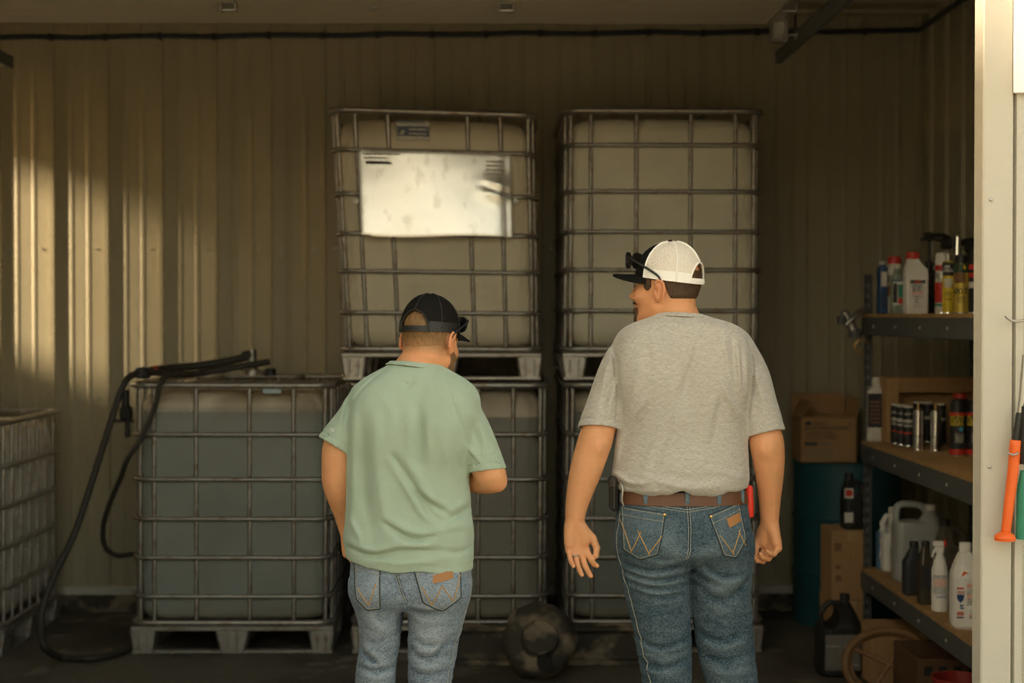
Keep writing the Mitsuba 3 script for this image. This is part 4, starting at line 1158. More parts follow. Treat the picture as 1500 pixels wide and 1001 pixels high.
bz0 = dh + 0.0005
Yc = DY - 0.17
sB = F / Yc
xa, xb = at(1174, 650, Yc)[0], at(1255, 650, Yc)[0]
ztb = at(1200, 612, Yc)[2]
k, put, lo, hi = carton('carton printed BRAKE PARTS CLEANER standing open on the teal drum', (xa, Yc, bz0), (xb, Yc + 0.30, ztb), flaps=True, tape=False,
                        texts=[('MOTOR', 0.013, 0.072, 0.038), ('BRAKE PARTS CLEANER', 0.0165, 0.020, 0.066), ('LIMPIADOR PARA', 0.0150, 0.020, 0.092), ('PIEZAS DE FRENOS', 0.0150, 0.020, 0.114), ('200', 0.010, 0.245, 0.032)])
for i, (x0, x1, z0, z1) in enumerate(((0.018, 0.085, 0.132, 0.150), (0.095, 0.155, 0.136, 0.150), (0.02, 0.16, 0.168, 0.172), (0.02, 0.17, 0.180, 0.184), (0.02, 0.17, 0.192, 0.196), (0.02, 0.175, 0.204, 0.208), (0.02, 0.165, 0.216, 0.220))):
    put('printed_line', rbox((lo[0] + x0, lo[1] - 0.0008, hi[2] - z1), (lo[0] + x1, lo[1] + 0.001, hi[2] - z0), 0.0002), 'mat_ink' if i == 0 else 'mat_fadeink')
for dx in (0.030, 0.044):
    c_ = trimesh.creation.icosphere(2, 0.011); c_.apply_scale([1, .1, 1]); c_.apply_translation([lo[0] + dx, lo[1], hi[2] - 0.032]); put('emblem', c_, 'mat_ink')
# two stacked cartons in front of the shelf end
Ys = 8.06
xa, xb = at(1218, 800, Ys)[0], at(1268, 800, Ys)[0]
z1 = at(1240, 880, Ys)[2]; z2 = at(1240, 778, Ys)[2]
carton('lower carton of the stack beside the shelf end, mostly hidden by the floor jug', (xa - 0.002, Ys, 0.0), (xb + 0.03, Ys + 0.28, z1))
k, put, lo, hi = carton('upper carton of the stack beside the shelf end, with a black jug on it', (xa, Ys - 0.005, z1 + 0.001), (xb + 0.03, Ys + 0.27, z2), yaw=0)
for x0, x1, z0, z1_ in ((0.015, 0.05, 0.06, 0.10), (0.018, 0.045, 0.17, 0.19), (0.02, 0.05, 0.22, 0.25)):
    put('printed_mark', rbox((lo[0] + x0, lo[1] - 0.0008, hi[2] - z1_), (lo[0] + x1, lo[1] + 0.001, hi[2] - z0), 0.0002), 'mat_brown')
cj = np.array([at(1249, 780, Ys + 0.10)[0], Ys + 0.10, z2 + 0.001])
k, fr = jug('black oil jug with red and white labels standing on the stacked cartons', cj, 0.115, 0.12, 0.275, 'mat_black', 'mat_black', handle_side=1)
label_flat(k, fr, -0.054, -0.010, 0.155, 0.205, 'mat_offwhite'); lines_flat(k, fr, [(-0.048, -0.016, 0.165, 0.198, 'mat_red')], 0.001)
label_flat(k, fr, -0.054, -0.010, 0.035, 0.085, 'mat_offwhite')
cj = np.array([at(1227, 960, 7.62)[0], 7.62, 0.0])
k, fr = jug('large black jug with a pale printed label standing on the floor by the shelf end', cj, 0.20, 0.20, 0.375, 'mat_black', 'mat_black', handle_side=-1)
label_flat(k, fr, -0.078, 0.085, 0.035, 0.20, mat('mat_greylabel2', (0.13, 0.125, 0.11), 0.6))
for j in range(13):
    lines_flat(k, fr, [(-0.072, 0.0, 0.190 - 0.011 * j, 0.194 - 0.011 * j, 'mat_palelabel' if j == 4 else 'mat_fadeink'), (0.008, 0.078, 0.190 - 0.011 * j, 0.194 - 0.011 * j, 'mat_palelabel' if j in (4, 12) else 'mat_fadeink')], 0.001)

# under the bottom shelf
hoop = thing('wooden_hoop', 'tan wooden hoop leaning under the bottom shelf', 'hoop')
h0 = np.array([at(1303, 1000, 7.1)[0], 7.1, 0.0])
hr = 0.14
rgs = []
ring_pts = [np.array([h0[0] + hr * math.cos(a) * 1.38, h0[1] + 0.05 * math.sin(a), 0.012 + hr + hr * math.sin(a)]) for a in np.linspace(0, 2 * math.pi, 48, endpoint=False)]
part(hoop, 'rim', tube(ring_pts, 0.018, 10, True), mat('mat_tanwood', (0.19, 0.105, 0.042), 0.6), True)
part(hoop, 'inner_rim', tube([h0 + [0, 0.012, 0.012 + hr] + (p - h0 - [0, 0, 0.012 + hr]) * 0.88 for p in ring_pts], 0.010, 8, True), 'mat_tanwood', True)
for a in (60, 150, 240, 330):
    e = h0 + [hr * 1.28 * math.cos(math.radians(a)), 0.05 * math.sin(math.radians(a)), 0.012 + hr + hr * 0.93 * math.sin(math.radians(a))]
    part(hoop, 'spoke', tube([h0 + [0, 0, 0.012 + hr], e], 0.009, 8), 'mat_brown', True)
carton('brown carton lying under the bottom shelf behind the wooden hoop', (h0[0] - 0.02, 7.35, 0.0), (h0[0] + 0.42, 7.7, 0.24))
cr_ = thing('plastic_crate', 'dark brown slotted crate under the near end of the bottom shelf', 'crate')
k0 = np.array([at(1395, 985, 6.75)[0], 6.7, 0])
for lo, hi in (((-.16, 0, 0), (.17, .02, .26)), ((-.16, 0, 0), (-.14, .4, .26)), ((.15, 0, 0), (.17, .4, .26)), ((-.16, .38, 0), (.17, .4, .26)), ((-.16, 0, 0), (.17, .4, .02))):
    part(cr_, 'side', rbox(k0 + lo, k0 + hi, 0.004), mat('mat_darkbrown', (0.085, 0.045, 0.022), 0.5), False)
for i in range(5):
    for j in range(3):
        part(cr_, 'slot', rbox(k0 + [-.13 + .06 * i, -0.002, .05 + .07 * j], k0 + [-.095 + .06 * i, 0.004, .09 + .07 * j], 0.002), 'mat_black', False)
bk = thing('bucket', 'red bucket rim at the bottom right under the shelves', 'bucket')
kb_ = np.array([at(1407, 1000, 6.25)[0] + 0.0, 6.25, 0.0])
hb2 = at(1407, 992, 6.25)[2]
part(bk, 'pail', lathe([(0, 0), (0.085, 0), (0.105, hb2 - .01), (0.112, hb2 - 0.008), (0.112, hb2), (0.104, hb2), (0.082, 0.012), (0, 0.012)], 32, kb_), mat('mat_bucket', (0.22, 0.02, 0.014), 0.45), 40)
part(bk, 'handle', tube([kb_ + [0.112 * math.cos(a), -0.02 - 0.07 * math.sin(a), hb2 - 0.03 - 0.04 * math.sin(a)] for a in np.linspace(0, math.pi, 16)], 0.003, 6), 'mat_galv', True)

# ------------------------------------------------------------------ tools hanging on the outside of the door post
yt = YF - 0.01
hk = thing('wall_hook', 'bent wire hook in the white door post', 'hook')
part(hk, 'wire', tube(spline([at(1502, 469, yt), at(1490, 471, yt - .02), at(1480, 469, yt - 0.03), at(1473, 463, yt - 0.03)], 5), 0.004, 8), 'mat_galv', True)
tl = thing('lopper', 'long-handled tool with an orange grip and flared foot hanging on the outside wall', 'tool')
part(tl, 'grip', tube(spline([at(1488, 645, yt - .03), at(1484, 690, yt - .03), at(1478, 740, yt - .03), at(1473, 783, yt - .03)], 5), np.linspace(0.0165, 0.0135, 16), 12), 'mat_orange', True)
fo = at(1472, 788, yt - 0.03)
part(tl, 'foot', lathe([(0, -.008), (0.028, -.008), (0.030, 0), (0.026, 0.008), (0.014, 0.016), (0, 0.016)], 18, fo), 'mat_orange', 40)
part(tl, 'shaft', tube([at(1502, 520, yt - .03), at(1497, 580, yt - .03), at(1489, 650, yt - .03)], 0.0085, 10), 'mat_galv', True)
part(tl, 'tape', tube([at(1494, 605, yt - .03), at(1488, 646, yt - .03)], 0.0105, 10), 'mat_black', True)
part(tl, 'wire_tie', tube([at(1476, 664, yt - .05), at(1484, 667, yt - .05), at(1492, 664, yt - .05)], 0.003, 6), 'mat_galv', True)
tg = thing('hand_tool', 'green handled tool hanging beside the orange one at the right edge', 'tool')
part(tg, 'handle', tube([at(1503, 690, yt - .03), at(1500, 720, yt - .03), at(1498, 790, yt - .03)], [0.016, 0.020, 0.020], 12), 'mat_green', True)
part(tg, 'head', lathe([(0, 0), (0.02, 0), (0.024, 0.03), (0.02, 0.16), (0, 0.17)], 14, at(1504, 680, yt - 0.03)), 'mat_black', 40)
solo('sign_panel', rbox((at(1485.5, 100, YF - 0.012)[0], YF - 0.014, at(1490, 137, YF)[2]), (at(1485.5, 100, YF)[0] + 0.5, YF - 0.004, 3.1), 0.002), mat('mat_panelwhite', (0.85, 0.85, 0.84), 0.35), 'blank white panel on the outside wall at the upper right edge', 'panel', False)  # white area at the right edge, built as a flat panel

# ------------------------------------------------------------------ distance fields for figures and clothing
def nrm(v):
    v = np.asarray(v, float)
    return v / np.linalg.norm(v)


def capsule(P, a, b, ra, rb):
    a, b = np.asarray(a, float), np.asarray(b, float)
    ba = b - a
    t = np.clip(((P - a) @ ba) / max(ba @ ba, 1e-12), 0, 1)
    return np.linalg.norm(P - a - t[:, None] * ba, axis=1) - (ra + (rb - ra) * t)


def ellipsoid(P, c, r, axes=None):
    q = P - np.asarray(c, float)
    if axes is not None:
        q = q @ np.asarray(axes, float).T
    r = np.asarray(r, float)
    k0 = np.linalg.norm(q / r, axis=1)
    k1 = np.linalg.norm(q / (r * r), axis=1)
    return np.where(k1 > 1e-9, k0 * (k0 - 1) / np.maximum(k1, 1e-9), -r.min())


def smin(a, b, k):
    h = np.clip(0.5 + 0.5 * (b - a) / k, 0, 1)
    return b + (a - b) * h - k * h * (1 - h)


def smax(a, b, k):
    return -smin(-a, -b, k)


def loftz(P, rows, n=2.4):
    """rows: (z, centre x, half width, back y, front y), z rising; a closed trunk."""
    R = np.asarray(rows, float)
    R = R[np.argsort(R[:, 0])]
    zt = np.linspace(R[0, 0], R[-1, 0], 200)
    from scipy.interpolate import PchipInterpolator
    tab = PchipInterpolator(R[:, 0], R[:, 1:])(zt)
    z = P[:, 2]
    cx, rx, yb, yf = (np.interp(z, zt, tab[:, k]) for k in range(4))
    cy, ry = (yb + yf) / 2, (yf - yb) / 2
    x, y = P[:, 0] - cx, P[:, 1] - cy
    k = (np.abs(x / rx) ** n + np.abs(y / ry) ** n) ** (1 / n)
    r = np.hypot(x, y)
    d = np.where(k > 0.05, r - r / np.maximum(k, 0.05), -np.minimum(rx, ry))
    return np.maximum(d, np.maximum(z - R[-1, 0], R[0, 0] - z))


def limb(P, pts, k=0.02):
    """pts: rows of (x, y, z, r): a chain of tapered capsules."""
    d = None
    pts = spline(np.asarray(pts, float), 4) if len(pts) > 2 else pts
    k = k * 0.35
    for a, b in zip(pts[:-1], pts[1:]):
        c = capsule(P, a[:3], b[:3], a[3], b[3])
        d = c if d is None else smin(d, c, k)
    return d


def mesh_field(fn, lo, hi, h, B=4, keep=2.6):
    """Surface nets of fn < 0 in the box, evaluated only near the surface."""
    lo, hi = np.asarray(lo, float), np.asarray(hi, float)
    nb = np.ceil((hi - lo) / (h * B)).astype(int)
    n = nb * B + 1
    cx = [lo[k] + np.arange(nb[k] + 1) * h * B for k in range(3)]
    C = np.stack(np.meshgrid(*cx, indexing='ij'), -1)
    cd = fn(C.reshape(-1, 3)).reshape(nb + 1)
    near = np.full(nb, 9e9); hasn = np.zeros(nb, bool); hasp = np.zeros(nb, bool)
    for a in (0, 1):
        for b in (0, 1):
            for c in (0, 1):
                s = cd[a:nb[0] + a, b:nb[1] + b, c:nb[2] + c]
                near = np.minimum(near, np.abs(s)); hasn |= s < 0; hasp |= s >= 0
    active = (near < h * B * keep) | (hasn & hasp)
    # inside or outside of what is left alone: the coarse value
    D = np.repeat(np.repeat(np.repeat(cd, B, 0), B, 1), B, 2)[:n[0], :n[1], :n[2]].astype(np.float32)
    need = np.zeros(n, bool)
    for i, j, k in np.argwhere(active):
        need[i * B:(i + 1) * B + 1, j * B:(j + 1) * B + 1, k * B:(k + 1) * B + 1] = True
    ijk = np.argwhere(need)
    for s in range(0, len(ijk), 400000):
        q = ijk[s:s + 400000]
        D[q[:, 0], q[:, 1], q[:, 2]] = fn(lo + q * h)
    D[[0, -1]] = np.maximum(D[[0, -1]], 1e-4); D[:, [0, -1]] = np.maximum(D[:, [0, -1]], 1e-4); D[:, :, [0, -1]] = np.maximum(D[:, :, [0, -1]], 1e-4)
    S = D < 0
    cnt = sum(S[a:n[0] - 1 + a, b:n[1] - 1 + b, c:n[2] - 1 + c].astype(np.int8) for a in (0, 1) for b in (0, 1) for c in (0, 1))
    act = np.argwhere((cnt > 0) & (cnt < 8))
    idx = np.full(n - 1, -1, np.int64)
    idx[act[:, 0], act[:, 1], act[:, 2]] = np.arange(len(act))
    off = np.array([[a, b, c] for a in (0, 1) for b in (0, 1) for c in (0, 1)])
    val = np.stack([D[act[:, 0] + o[0], act[:, 1] + o[1], act[:, 2] + o[2]] for o in off], 1).astype(float)
    acc, num = np.zeros((len(act), 3)), np.zeros(len(act))
    for i in range(8):
        for j in range(i + 1, 8):
            if np.abs(off[i] - off[j]).sum() != 1:
                continue
            cr = (val[:, i] < 0) != (val[:, j] < 0)
            t = np.where(cr, val[:, i] / np.where(cr, val[:, i] - val[:, j], 1), 0)
            acc += np.where(cr[:, None], off[i] + t[:, None] * (off[j] - off[i]), 0)
            num += cr
    v = lo + (act + acc / num[:, None]) * h
    F = []
    for ax in range(3):
        b, c = [k for k in range(3) if k != ax]
        sl0 = [slice(None)] * 3; sl1 = [slice(None)] * 3
        sl0[ax], sl1[ax] = slice(0, -1), slice(1, None)
        e = np.argwhere(S[tuple(sl0)] != S[tuple(sl1)])
        e = e[(e[:, b] > 0) & (e[:, c] > 0) & (e[:, b] < n[b] - 1) & (e[:, c] < n[c] - 1)]
        q = []
        for db, dc in ((1, 1), (0, 1), (0, 0), (1, 0)):
            p = e.copy(); p[:, b] -= db; p[:, c] -= dc
            q.append(idx[p[:, 0], p[:, 1], p[:, 2]])
        q = np.stack(q, 1)
        inside = S[e[:, 0], e[:, 1], e[:, 2]]
        flip = inside if ax != 1 else ~inside
        q = np.where(flip[:, None], q, q[:, ::-1])
        F.append(q)
    q = np.vstack(F)
    q = q[(q >= 0).all(1)]
    return mesh_of(v, np.vstack([q[:, [0, 1, 2]], q[:, [0, 2, 3]]]))


# ------------------------------------------------------------------ hand
FINGERS = {'index': (0.030, 0.092, (0.040, 0.025, 0.019), 0.0093), 'middle': (0.0105, 0.096, (0.045, 0.029, 0.020), 0.0096),
           'ring': (-0.0095, 0.091, (0.041, 0.027, 0.020), 0.0091), 'pinky': (-0.028, 0.082, (0.032, 0.020, 0.017), 0.0080)}


def hand_field(W, D, N, S, curl, thumb, scale=1.0, spread=0.10):
    """W the wrist, D along the hand, N out of the palm, S to the thumb's side. curl: finger -> three bends in degrees; thumb: three (d, s, n) joints."""
    W = np.asarray(W, float)
    D = nrm(D); N = np.asarray(N, float); N = nrm(N - D * (N @ D)); S = np.asarray(S, float)
    S = nrm(S - D * (S @ D) - N * (S @ N))
    to = lambda d, s, n: W + scale * (D * d + S * s + N * n)
    bones = []
    segs = {}
    for f, (s, d, ls, r) in FINGERS.items():
        bones.append((to(0.012, s * 0.62, 0.0), to(d, s, -0.001), 0.0145 * scale, 0.0118 * scale, 0.016))
        p = to(d - 0.002, s, 0)
        ang = 0
        sp = spread * (s - 0.001) / 0.03
        chain = [p]
        for k in range(3):
            ang += math.radians(curl[f][k])
            dirn = nrm((D + S * sp) * math.cos(ang) + N * math.sin(ang))
            p = p + dirn * ls[k] * scale
            chain.append(p)
        segs[f] = (chain, [r * 1.06 * scale, r * 0.98 * scale, r * 0.90 * scale, r * 0.78 * scale])
    th = [to(*t) for t in thumb]
    segs['thumb'] = (th, [0.0155 * scale, 0.0118 * scale, 0.0108 * scale, 0.0085 * scale][:len(th)])
    then = (to(0.022, 0.020, 0.006), to(0.060, 0.028, 0.009), 0.018 * scale, 0.013 * scale, 0.014)
    hypo = (to(0.025, -0.020, 0.005), to(0.062, -0.026, 0.004), 0.015 * scale, 0.012 * scale, 0.012)

    def fn(P):
        d = None
        for a, b, ra, rb, k in bones + [then, hypo]:
            c = capsule(P, a, b, ra, rb)
            d = c if d is None else smin(d, c, k)
        for f, (ch, rr) in segs.items():
            e = None
            for i in range(len(ch) - 1):
                c = capsule(P, ch[i], ch[i + 1], rr[i], rr[i + 1])
                e = c if e is None else smin(e, c, 0.003)
            d = smin(d, e, 0.010 if f == 'thumb' else 0.005)
        return d
    return fn, segs, (D, N, S)


# ------------------------------------------------------------------ head, in its own axes (u forward, v to its left, w up; ear canals at 0)
class Head:
    def __init__(self, c, yaw_left, pitch_down=0.0, roll=0.0, scale=1.0, neck=None, neck_r=0.06, goatee=False):
        """yaw_left in degrees: 0 faces away from the camera (+y)."""
        a, p = math.radians(yaw_left), math.radians(pitch_down)
        f = np.array([-math.sin(a), math.cos(a), 0])
        l = np.array([-math.cos(a), -math.sin(a), 0])
        up = np.array([0, 0, 1.0])
        f, up = f * math.cos(p) - up * math.sin(p), up * math.cos(p) + f * math.sin(p)
        r = math.radians(roll)
        l, up = l * math.cos(r) + up * math.sin(r), up * math.cos(r) - l * math.sin(r)
        self.c, self.A, self.s = np.asarray(c, float), np.stack([f, l, up]), scale
        self.neck, self.neck_r = neck, neck_r

    def local(self, P):
        return (P - self.c) @ self.A.T / self.s

    def world(self, q):
        return self.c + np.asarray(q, float) * self.s @ self.A

    def field(self, P, ears=True):
        q = self.local(P)
        m = q.copy(); m[:, 1] = np.abs(m[:, 1])        # mirrored
        d = ellipsoid(q, (-0.006, 0, 0.036), (0.100, 0.077, 0.096))
        d = smin(d, ellipsoid(q, (0.040, 0, -0.020), (0.058, 0.062, 0.082)), 0.03)
        d = smin(d, ellipsoid(q, (0.030, 0, -0.075), (0.058, 0.056, 0.036)), 0.025)
        d = smin(d, ellipsoid(q, (0.082, 0, -0.098), (0.022, 0.026, 0.020)), 0.02)
        d = smin(d, capsule(m, (0.018, 0.052, -0.055), (0.070, 0.030, -0.095), 0.020, 0.016), 0.02)     # jaw line
        d = smin(d, capsule(m, (0.092, 0.012, 0.028), (0.078, 0.046, 0.026), 0.010, 0.010), 0.014)      # brow
        d = smin(d, ellipsoid(m, (0.066, 0.044, -0.022), (0.028, 0.022, 0.022)), 0.02)                  # cheek
        d = smax(d, -ellipsoid(m, (0.104, 0.032, 0.006), (0.017, 0.018, 0.012)), 0.010)                 # eye socket
        d = smin(d, capsule(q, (0.094, 0, 0.018), (0.119, 0, -0.020), 0.0085, 0.0115), 0.012)           # nose
        d = smin(d, ellipsoid(m, (0.108, 0.011, -0.025), (0.012, 0.009, 0.008)), 0.006)
        d = smin(d, ellipsoid(m, (0.090, 0.031, 0.006), (0.0125, 0.0135, 0.0075)), 0.003)               # lids
        d = smin(d, ellipsoid(q, (0.098, 0, -0.050), (0.012, 0.024, 0.0065)), 0.006)                    # lips
        d = smin(d, ellipsoid(q, (0.096, 0, -0.062), (0.012, 0.021, 0.007)), 0.006)
        if ears:
            tilt = math.radians(12)
            ax = np.array([[math.cos(tilt), 0.30, math.sin(tilt)], [-0.30, 1, 0], [-math.sin(tilt), 0, math.cos(tilt)]])
            ax = np.linalg.qr(ax.T)[0].T * np.sign(np.diag(np.linalg.qr(ax.T)[1]))[:, None]
            e = ellipsoid(m, (-0.010, 0.0815, 0.000), (0.017, 0.0070, 0.030), ax)
            e = smin(e, ellipsoid(m, (0.000, 0.078, -0.026), (0.010, 0.007, 0.011)), 0.01)
            # rim
            t = np.linspace(-0.6, 3.9, 9)
            arc = [(-0.012 - 0.017 * math.cos(x - 1.55 + 1.4) , 0.088, 0.001 + 0.028 * math.sin(x - 0.2)) for x in np.linspace(-0.9, 2.6, 9)]
            for a, b in zip(arc[:-1], arc[1:]):
                e = smin(e, capsule(m, a, b, 0.0042, 0.0042), 0.003)
            e = smax(e, -ellipsoid(m, (0.000, 0.094, -0.002), (0.008, 0.010, 0.013)), 0.004)
            d = smin(d, e, 0.007)
        d = d * self.s
        if self.neck is not None:
            top = self.world((-0.022, 0, -0.045))
            d = smin(d, capsule(P, top, self.neck, self.neck_r * 0.96, self.neck_r * 1.06), 0.03)
        return d


# ------------------------------------------------------------------ cap
def cap_parts(t, H, colors, opening=True, panel_mat='mat_vcol', rim=(0.050, 0.022), top=0.150, rad=(0.110, 0.111, 0.0875), brim_tilt=8.0, brim_mat='mat_black', seam_mat=None, band_mat=None, seam_r=0.0022):
    """A trucker cap on head H: six panels, button, brim, strap, sunglasses are added by the caller."""
    nphi, nt = 180, 44

    def pt(phi, tt, off=0.0):
        c, s = np.cos(phi), np.sin(phi)
        wr = rim[1] + (rim[0] - rim[1]) * (0.5 + 0.5 * c)
        front = np.clip(c, 0, 1)
        p = 2.15 + 0.35 * front
        r = np.maximum(1 - tt ** p, 0) ** (1 / 2.1)
        a = np.where(c > 0, rad[0], rad[1])
        u = (a * r + off) * c
        v = (rad[2] * r + off) * s
        w = wr + (top - wr) * tt + off * tt
        # the crown leans back a little
        return np.stack([u - 0.006 - 0.010 * tt, v, w], -1)

    def patch(phis, tts, thick=0.0025, off=0.0, drop=None):
        PH, TT = np.meshgrid(phis, tts, indexing='ij')
        v = pt(PH, TT, off).reshape(-1, 3)
        n0, n1 = PH.shape
        i, j = np.meshgrid(np.arange(n0 - 1), np.arange(n1 - 1), indexing='ij')
        a = (i * n1 + j)
        q = np.stack([a, a + n1, a + n1 + 1, a + 1], -1).reshape(-1, 4)
        if drop is not None:
            cph, ctt = 0.25 * sum(PH.ravel()[q[:, k]] for k in range(4)), 0.25 * sum(TT.ravel()[q[:, k]] for k in range(4))
            q = q[~drop(cph, ctt)]
        f = np.vstack([q[:, [0, 1, 2]], q[:, [0, 2, 3]]])
        W = np.array(H.world(v))
        n = pt(PH, TT, off + 0.004).reshape(-1, 3) - v
        n = (n / (np.linalg.norm(n, axis=1, keepdims=True) + 1e-9)) @ H.A
        used = np.unique(f)
        remap = np.full(len(v), -1); remap[used] = np.arange(len(used))
        m = shell(W[used], remap[f], thick * H.s, n[used])
        if m.volume < 0: m.invert()
        return m
    tts = np.sin(np.linspace(0, math.pi / 2, nt)) ** 1.0
    tts = np.concatenate([tts[:-1], [0.9995]])
    oh, ot = math.radians(34), 0.50

    def arch(ph, tt):
        dphi = np.abs((ph - math.pi + math.pi) % (2 * math.pi) - math.pi)
        return (dphi / oh) ** 2 + (tt / ot) ** 2 < 1
    edges = [math.radians(x) for x in (-62, 0, 62, 121, 180, 239, 298)]
    for k in range(6):
        a, b = edges[k], edges[k + 1]
        part(t, 'panel', patch(np.linspace(a, b, 40), tts, drop=arch if opening else None), colors[0] if k < 2 else colors[1], 50, label=('front cap panel' if k < 2 else 'mesh cap panel'))
    for k in range(6):
        ph = edges[k]
        if k == 4 and opening: ts = np.linspace(ot + 0.02, 0.99, 24)
        else: ts = np.linspace(0.0, 0.99, 30)
        part(t, 'seam', tube(H.world(pt(np.full(len(ts), ph), ts, 0.0008)), seam_r * H.s * (1.0 if k not in (1,) else 0.5), 6), seam_mat or colors[0], True)
    if opening:
        a = np.linspace(0, math.pi, 40)
        part(t, 'opening_edge', tube(H.world(pt(math.pi + oh * np.cos(a), ot * np.sin(a), 0.001)), 0.0028, 6), band_mat or seam_mat, True)
        phs = np.linspace(math.pi - oh * 1.06, math.pi + oh * 1.06, 30)
        part(t, 'strap', patch(phs, np.linspace(0.0, 0.13, 4), 0.003, 0.0012), band_mat or brim_mat, 40)
        for k in range(7):
            ph = math.pi - oh * 0.8 + k * oh * 0.2
            p = H.world(pt(ph, 0.065, 0.0025))
            s_ = trimesh.creation.icosphere(1, 0.0022 * H.s); s_.apply_translation(p)
            part(t, 'snap', s_, band_mat or brim_mat, True)
    if band_mat:
        for a0, a1 in ((math.radians(62), math.pi - oh), (math.pi + oh, math.radians(298))):
            part(t, 'sweatband', patch(np.linspace(a0, a1, 40), np.linspace(0.0, 0.24, 6), 0.0025, 0.0012), band_mat, 40)
    b = trimesh.creation.icosphere(2, 0.0075 * H.s); b.apply_scale([1, 1, 0.6]); b.apply_translation(H.world(pt(np.array([0.0]), np.array([0.9995]), 0.001))[0])
    part(t, 'button', b, brim_mat, True)
    # brim: a curved sheet in front
    nu, nv = 20, 41
    V, U = np.meshgrid(np.linspace(-1, 1, nv), np.linspace(0, 1, nu), indexing='ij')
    half = math.radians(66)
    base = pt(V * half, V * 0, 0.0)
    reach = 0.078 * (1 - np.abs(V) ** 2.6) ** 0.5
    dirv = np.stack([np.ones_like(V), V * 0.18, -math.tan(math.radians(brim_tilt)) * np.ones_like(V)], -1)
    b_ = base + dirv * (reach * U)[..., None]
    b_[..., 2] -= 0.014 * V ** 2 * U + 0.006 * (V ** 2) * 1.0 - 0.004
    v = H.world(b_.reshape(-1, 3))
    i, j = np.meshgrid(np.arange(nv - 1), np.arange(nu - 1), indexing='ij')
    a = (i * nu + j)
    f = np.vstack([np.stack([a, a + nu, a + nu + 1], -1).reshape(-1, 3), np.stack([a, a + nu + 1, a + 1], -1).reshape(-1, 3)])
    m = mesh_of(v, f)
    m.update_faces(m.nondegenerate_faces()); m.remove_unreferenced_vertices()
    m2 = shell(np.array(m.vertices), np.array(m.faces), 0.004 * H.s, np.tile(H.A[2], (len(m.vertices), 1)))
    if m2.volume < 0: m2.invert()
    part(t, 'brim', m2, brim_mat, 40, label='cap brim')
    return pt


def sunglasses(t, H, at_w=0.088, u0=0.122, w_half=0.066, arm_drop=0.028, mat_frame='mat_black'):
    """Sunglasses pushed up over the front of the cap: two lenses, bridge, two arms, as parts of the thing t."""
    for s in (1, -1):
        ring = []
        for k, e in enumerate((0.0, 0.004)):
            o = []
            for x in np.linspace(0, 2 * math.pi, 22, endpoint=False):
                cx, cz = math.cos(x), math.sin(x)
                vv = s * 0.033 + 0.029 * np.sign(cx) * abs(cx) ** 0.8
                ww = at_w + 0.023 * np.sign(cz) * abs(cz) ** 0.8
                uu = u0 + e - 2.6 * vv * vv
                o.append((uu, vv, ww))
            ring.append(H.world(np.array(o)))
        m = loft(ring)
        if m.volume < 0: m.invert()
        part(t, 'sunglass_lens', m, 'mat_lens', 40)
        o = np.array([(u0 + 0.001 - 2.6 * (s * 0.033 + 0.030 * math.cos(x)) ** 2, s * 0.033 + 0.030 * np.sign(math.cos(x)) * abs(math.cos(x)) ** 0.8, at_w + 0.024 * np.sign(math.sin(x)) * abs(math.sin(x)) ** 0.8) for x in np.linspace(0, 2 * math.pi, 28, endpoint=False)])
        part(t, 'sunglass_rim', tube(H.world(o), 0.0025, 6, True), mat_frame, True)
        arm = spline([(u0 - 0.010, s * (w_half - 0.002), at_w + 0.012), (0.078, s * 0.0835, at_w - 0.003), (0.040, s * 0.0930, at_w - 0.021), (0.008, s * 0.0945, at_w - 0.039), (-0.010, s * 0.0915, at_w - 0.053), (-0.020, s * 0.087, at_w - 0.044 - arm_drop)], 6)
        part(t, 'sunglass_arm', tube(H.world(arm), np.linspace(0.0042, 0.0030, len(arm)), 6), mat_frame, True)
    br = np.array([(u0 + 0.001, v, at_w + 0.004 + 0.004 * math.cos(v * 200)) for v in np.linspace(-0.008, 0.008, 6)])
    part(t, 'sunglass_bridge', tube(H.world(br), 0.0025, 6), mat_frame, True)

# ------------------------------------------------------------------ figures
def heather_fn(p, n, uv):
    a = noise(p.x * 260, p.y * 260, p.z * 620)
    b = noise(p.x * 120, p.y * 120, p.z * 330)
    return mix((0.28, 0.26, 0.23), (0.56, 0.525, 0.47), dr.clip(0.25 + 0.55 * a + 0.45 * (b - 0.3), 0, 1))


def sage_fn(p, n, uv):
    a = noise(p.x * 520, p.y * 520, p.z * 520)
    b = fbm(p.x * 30, p.y * 30, p.z * 14, 2)
    return mi.Color3f(0.36, 0.44, 0.345) * (0.90 + 0.10 * a + 0.10 * b)


def denim(dark, light):
    def fn(p, n, uv):
        a = noise(p.x * 700, p.y * 700, p.z * 180)
        b = noise(p.x * 240 + p.z * 90, p.y * 240, p.z * 300)
        f = dr.clip(uv.x + 0.42 * (a - 0.5) + 0.34 * (b - 0.5), 0, 1)
        return mix(dark, light, f)
    return fn


mat('mat_heather', proc(heather_fn), 0.92, spec=0.15, sheen=0.3)
mat('mat_sage', proc(sage_fn), 0.85, spec=0.2, sheen=0.3)
mat('mat_denim_dark', proc(denim((0.022, 0.044, 0.064), (0.23, 0.285, 0.315))), 0.9, spec=0.15)
mat('mat_denim_light', proc(denim((0.050, 0.082, 0.125), (0.45, 0.49, 0.53))), 0.9, spec=0.15)
mat('mat_skin', VCOL, 0.48, spec=0.35)
mat('mat_hair', VCOL, 0.6, spec=0.3)
mat('mat_thread', (0.50, 0.27, 0.09), 0.8)
mat('mat_palethread', (0.30, 0.285, 0.24), 0.85)
mat('mat_darkseam', (0.030, 0.040, 0.048), 0.9)
mat('mat_leather', (0.26, 0.105, 0.035), 0.5)
mat('mat_patch', (0.36, 0.16, 0.055), 0.55)
mat('mat_belt', (0.115, 0.045, 0.020), 0.5)
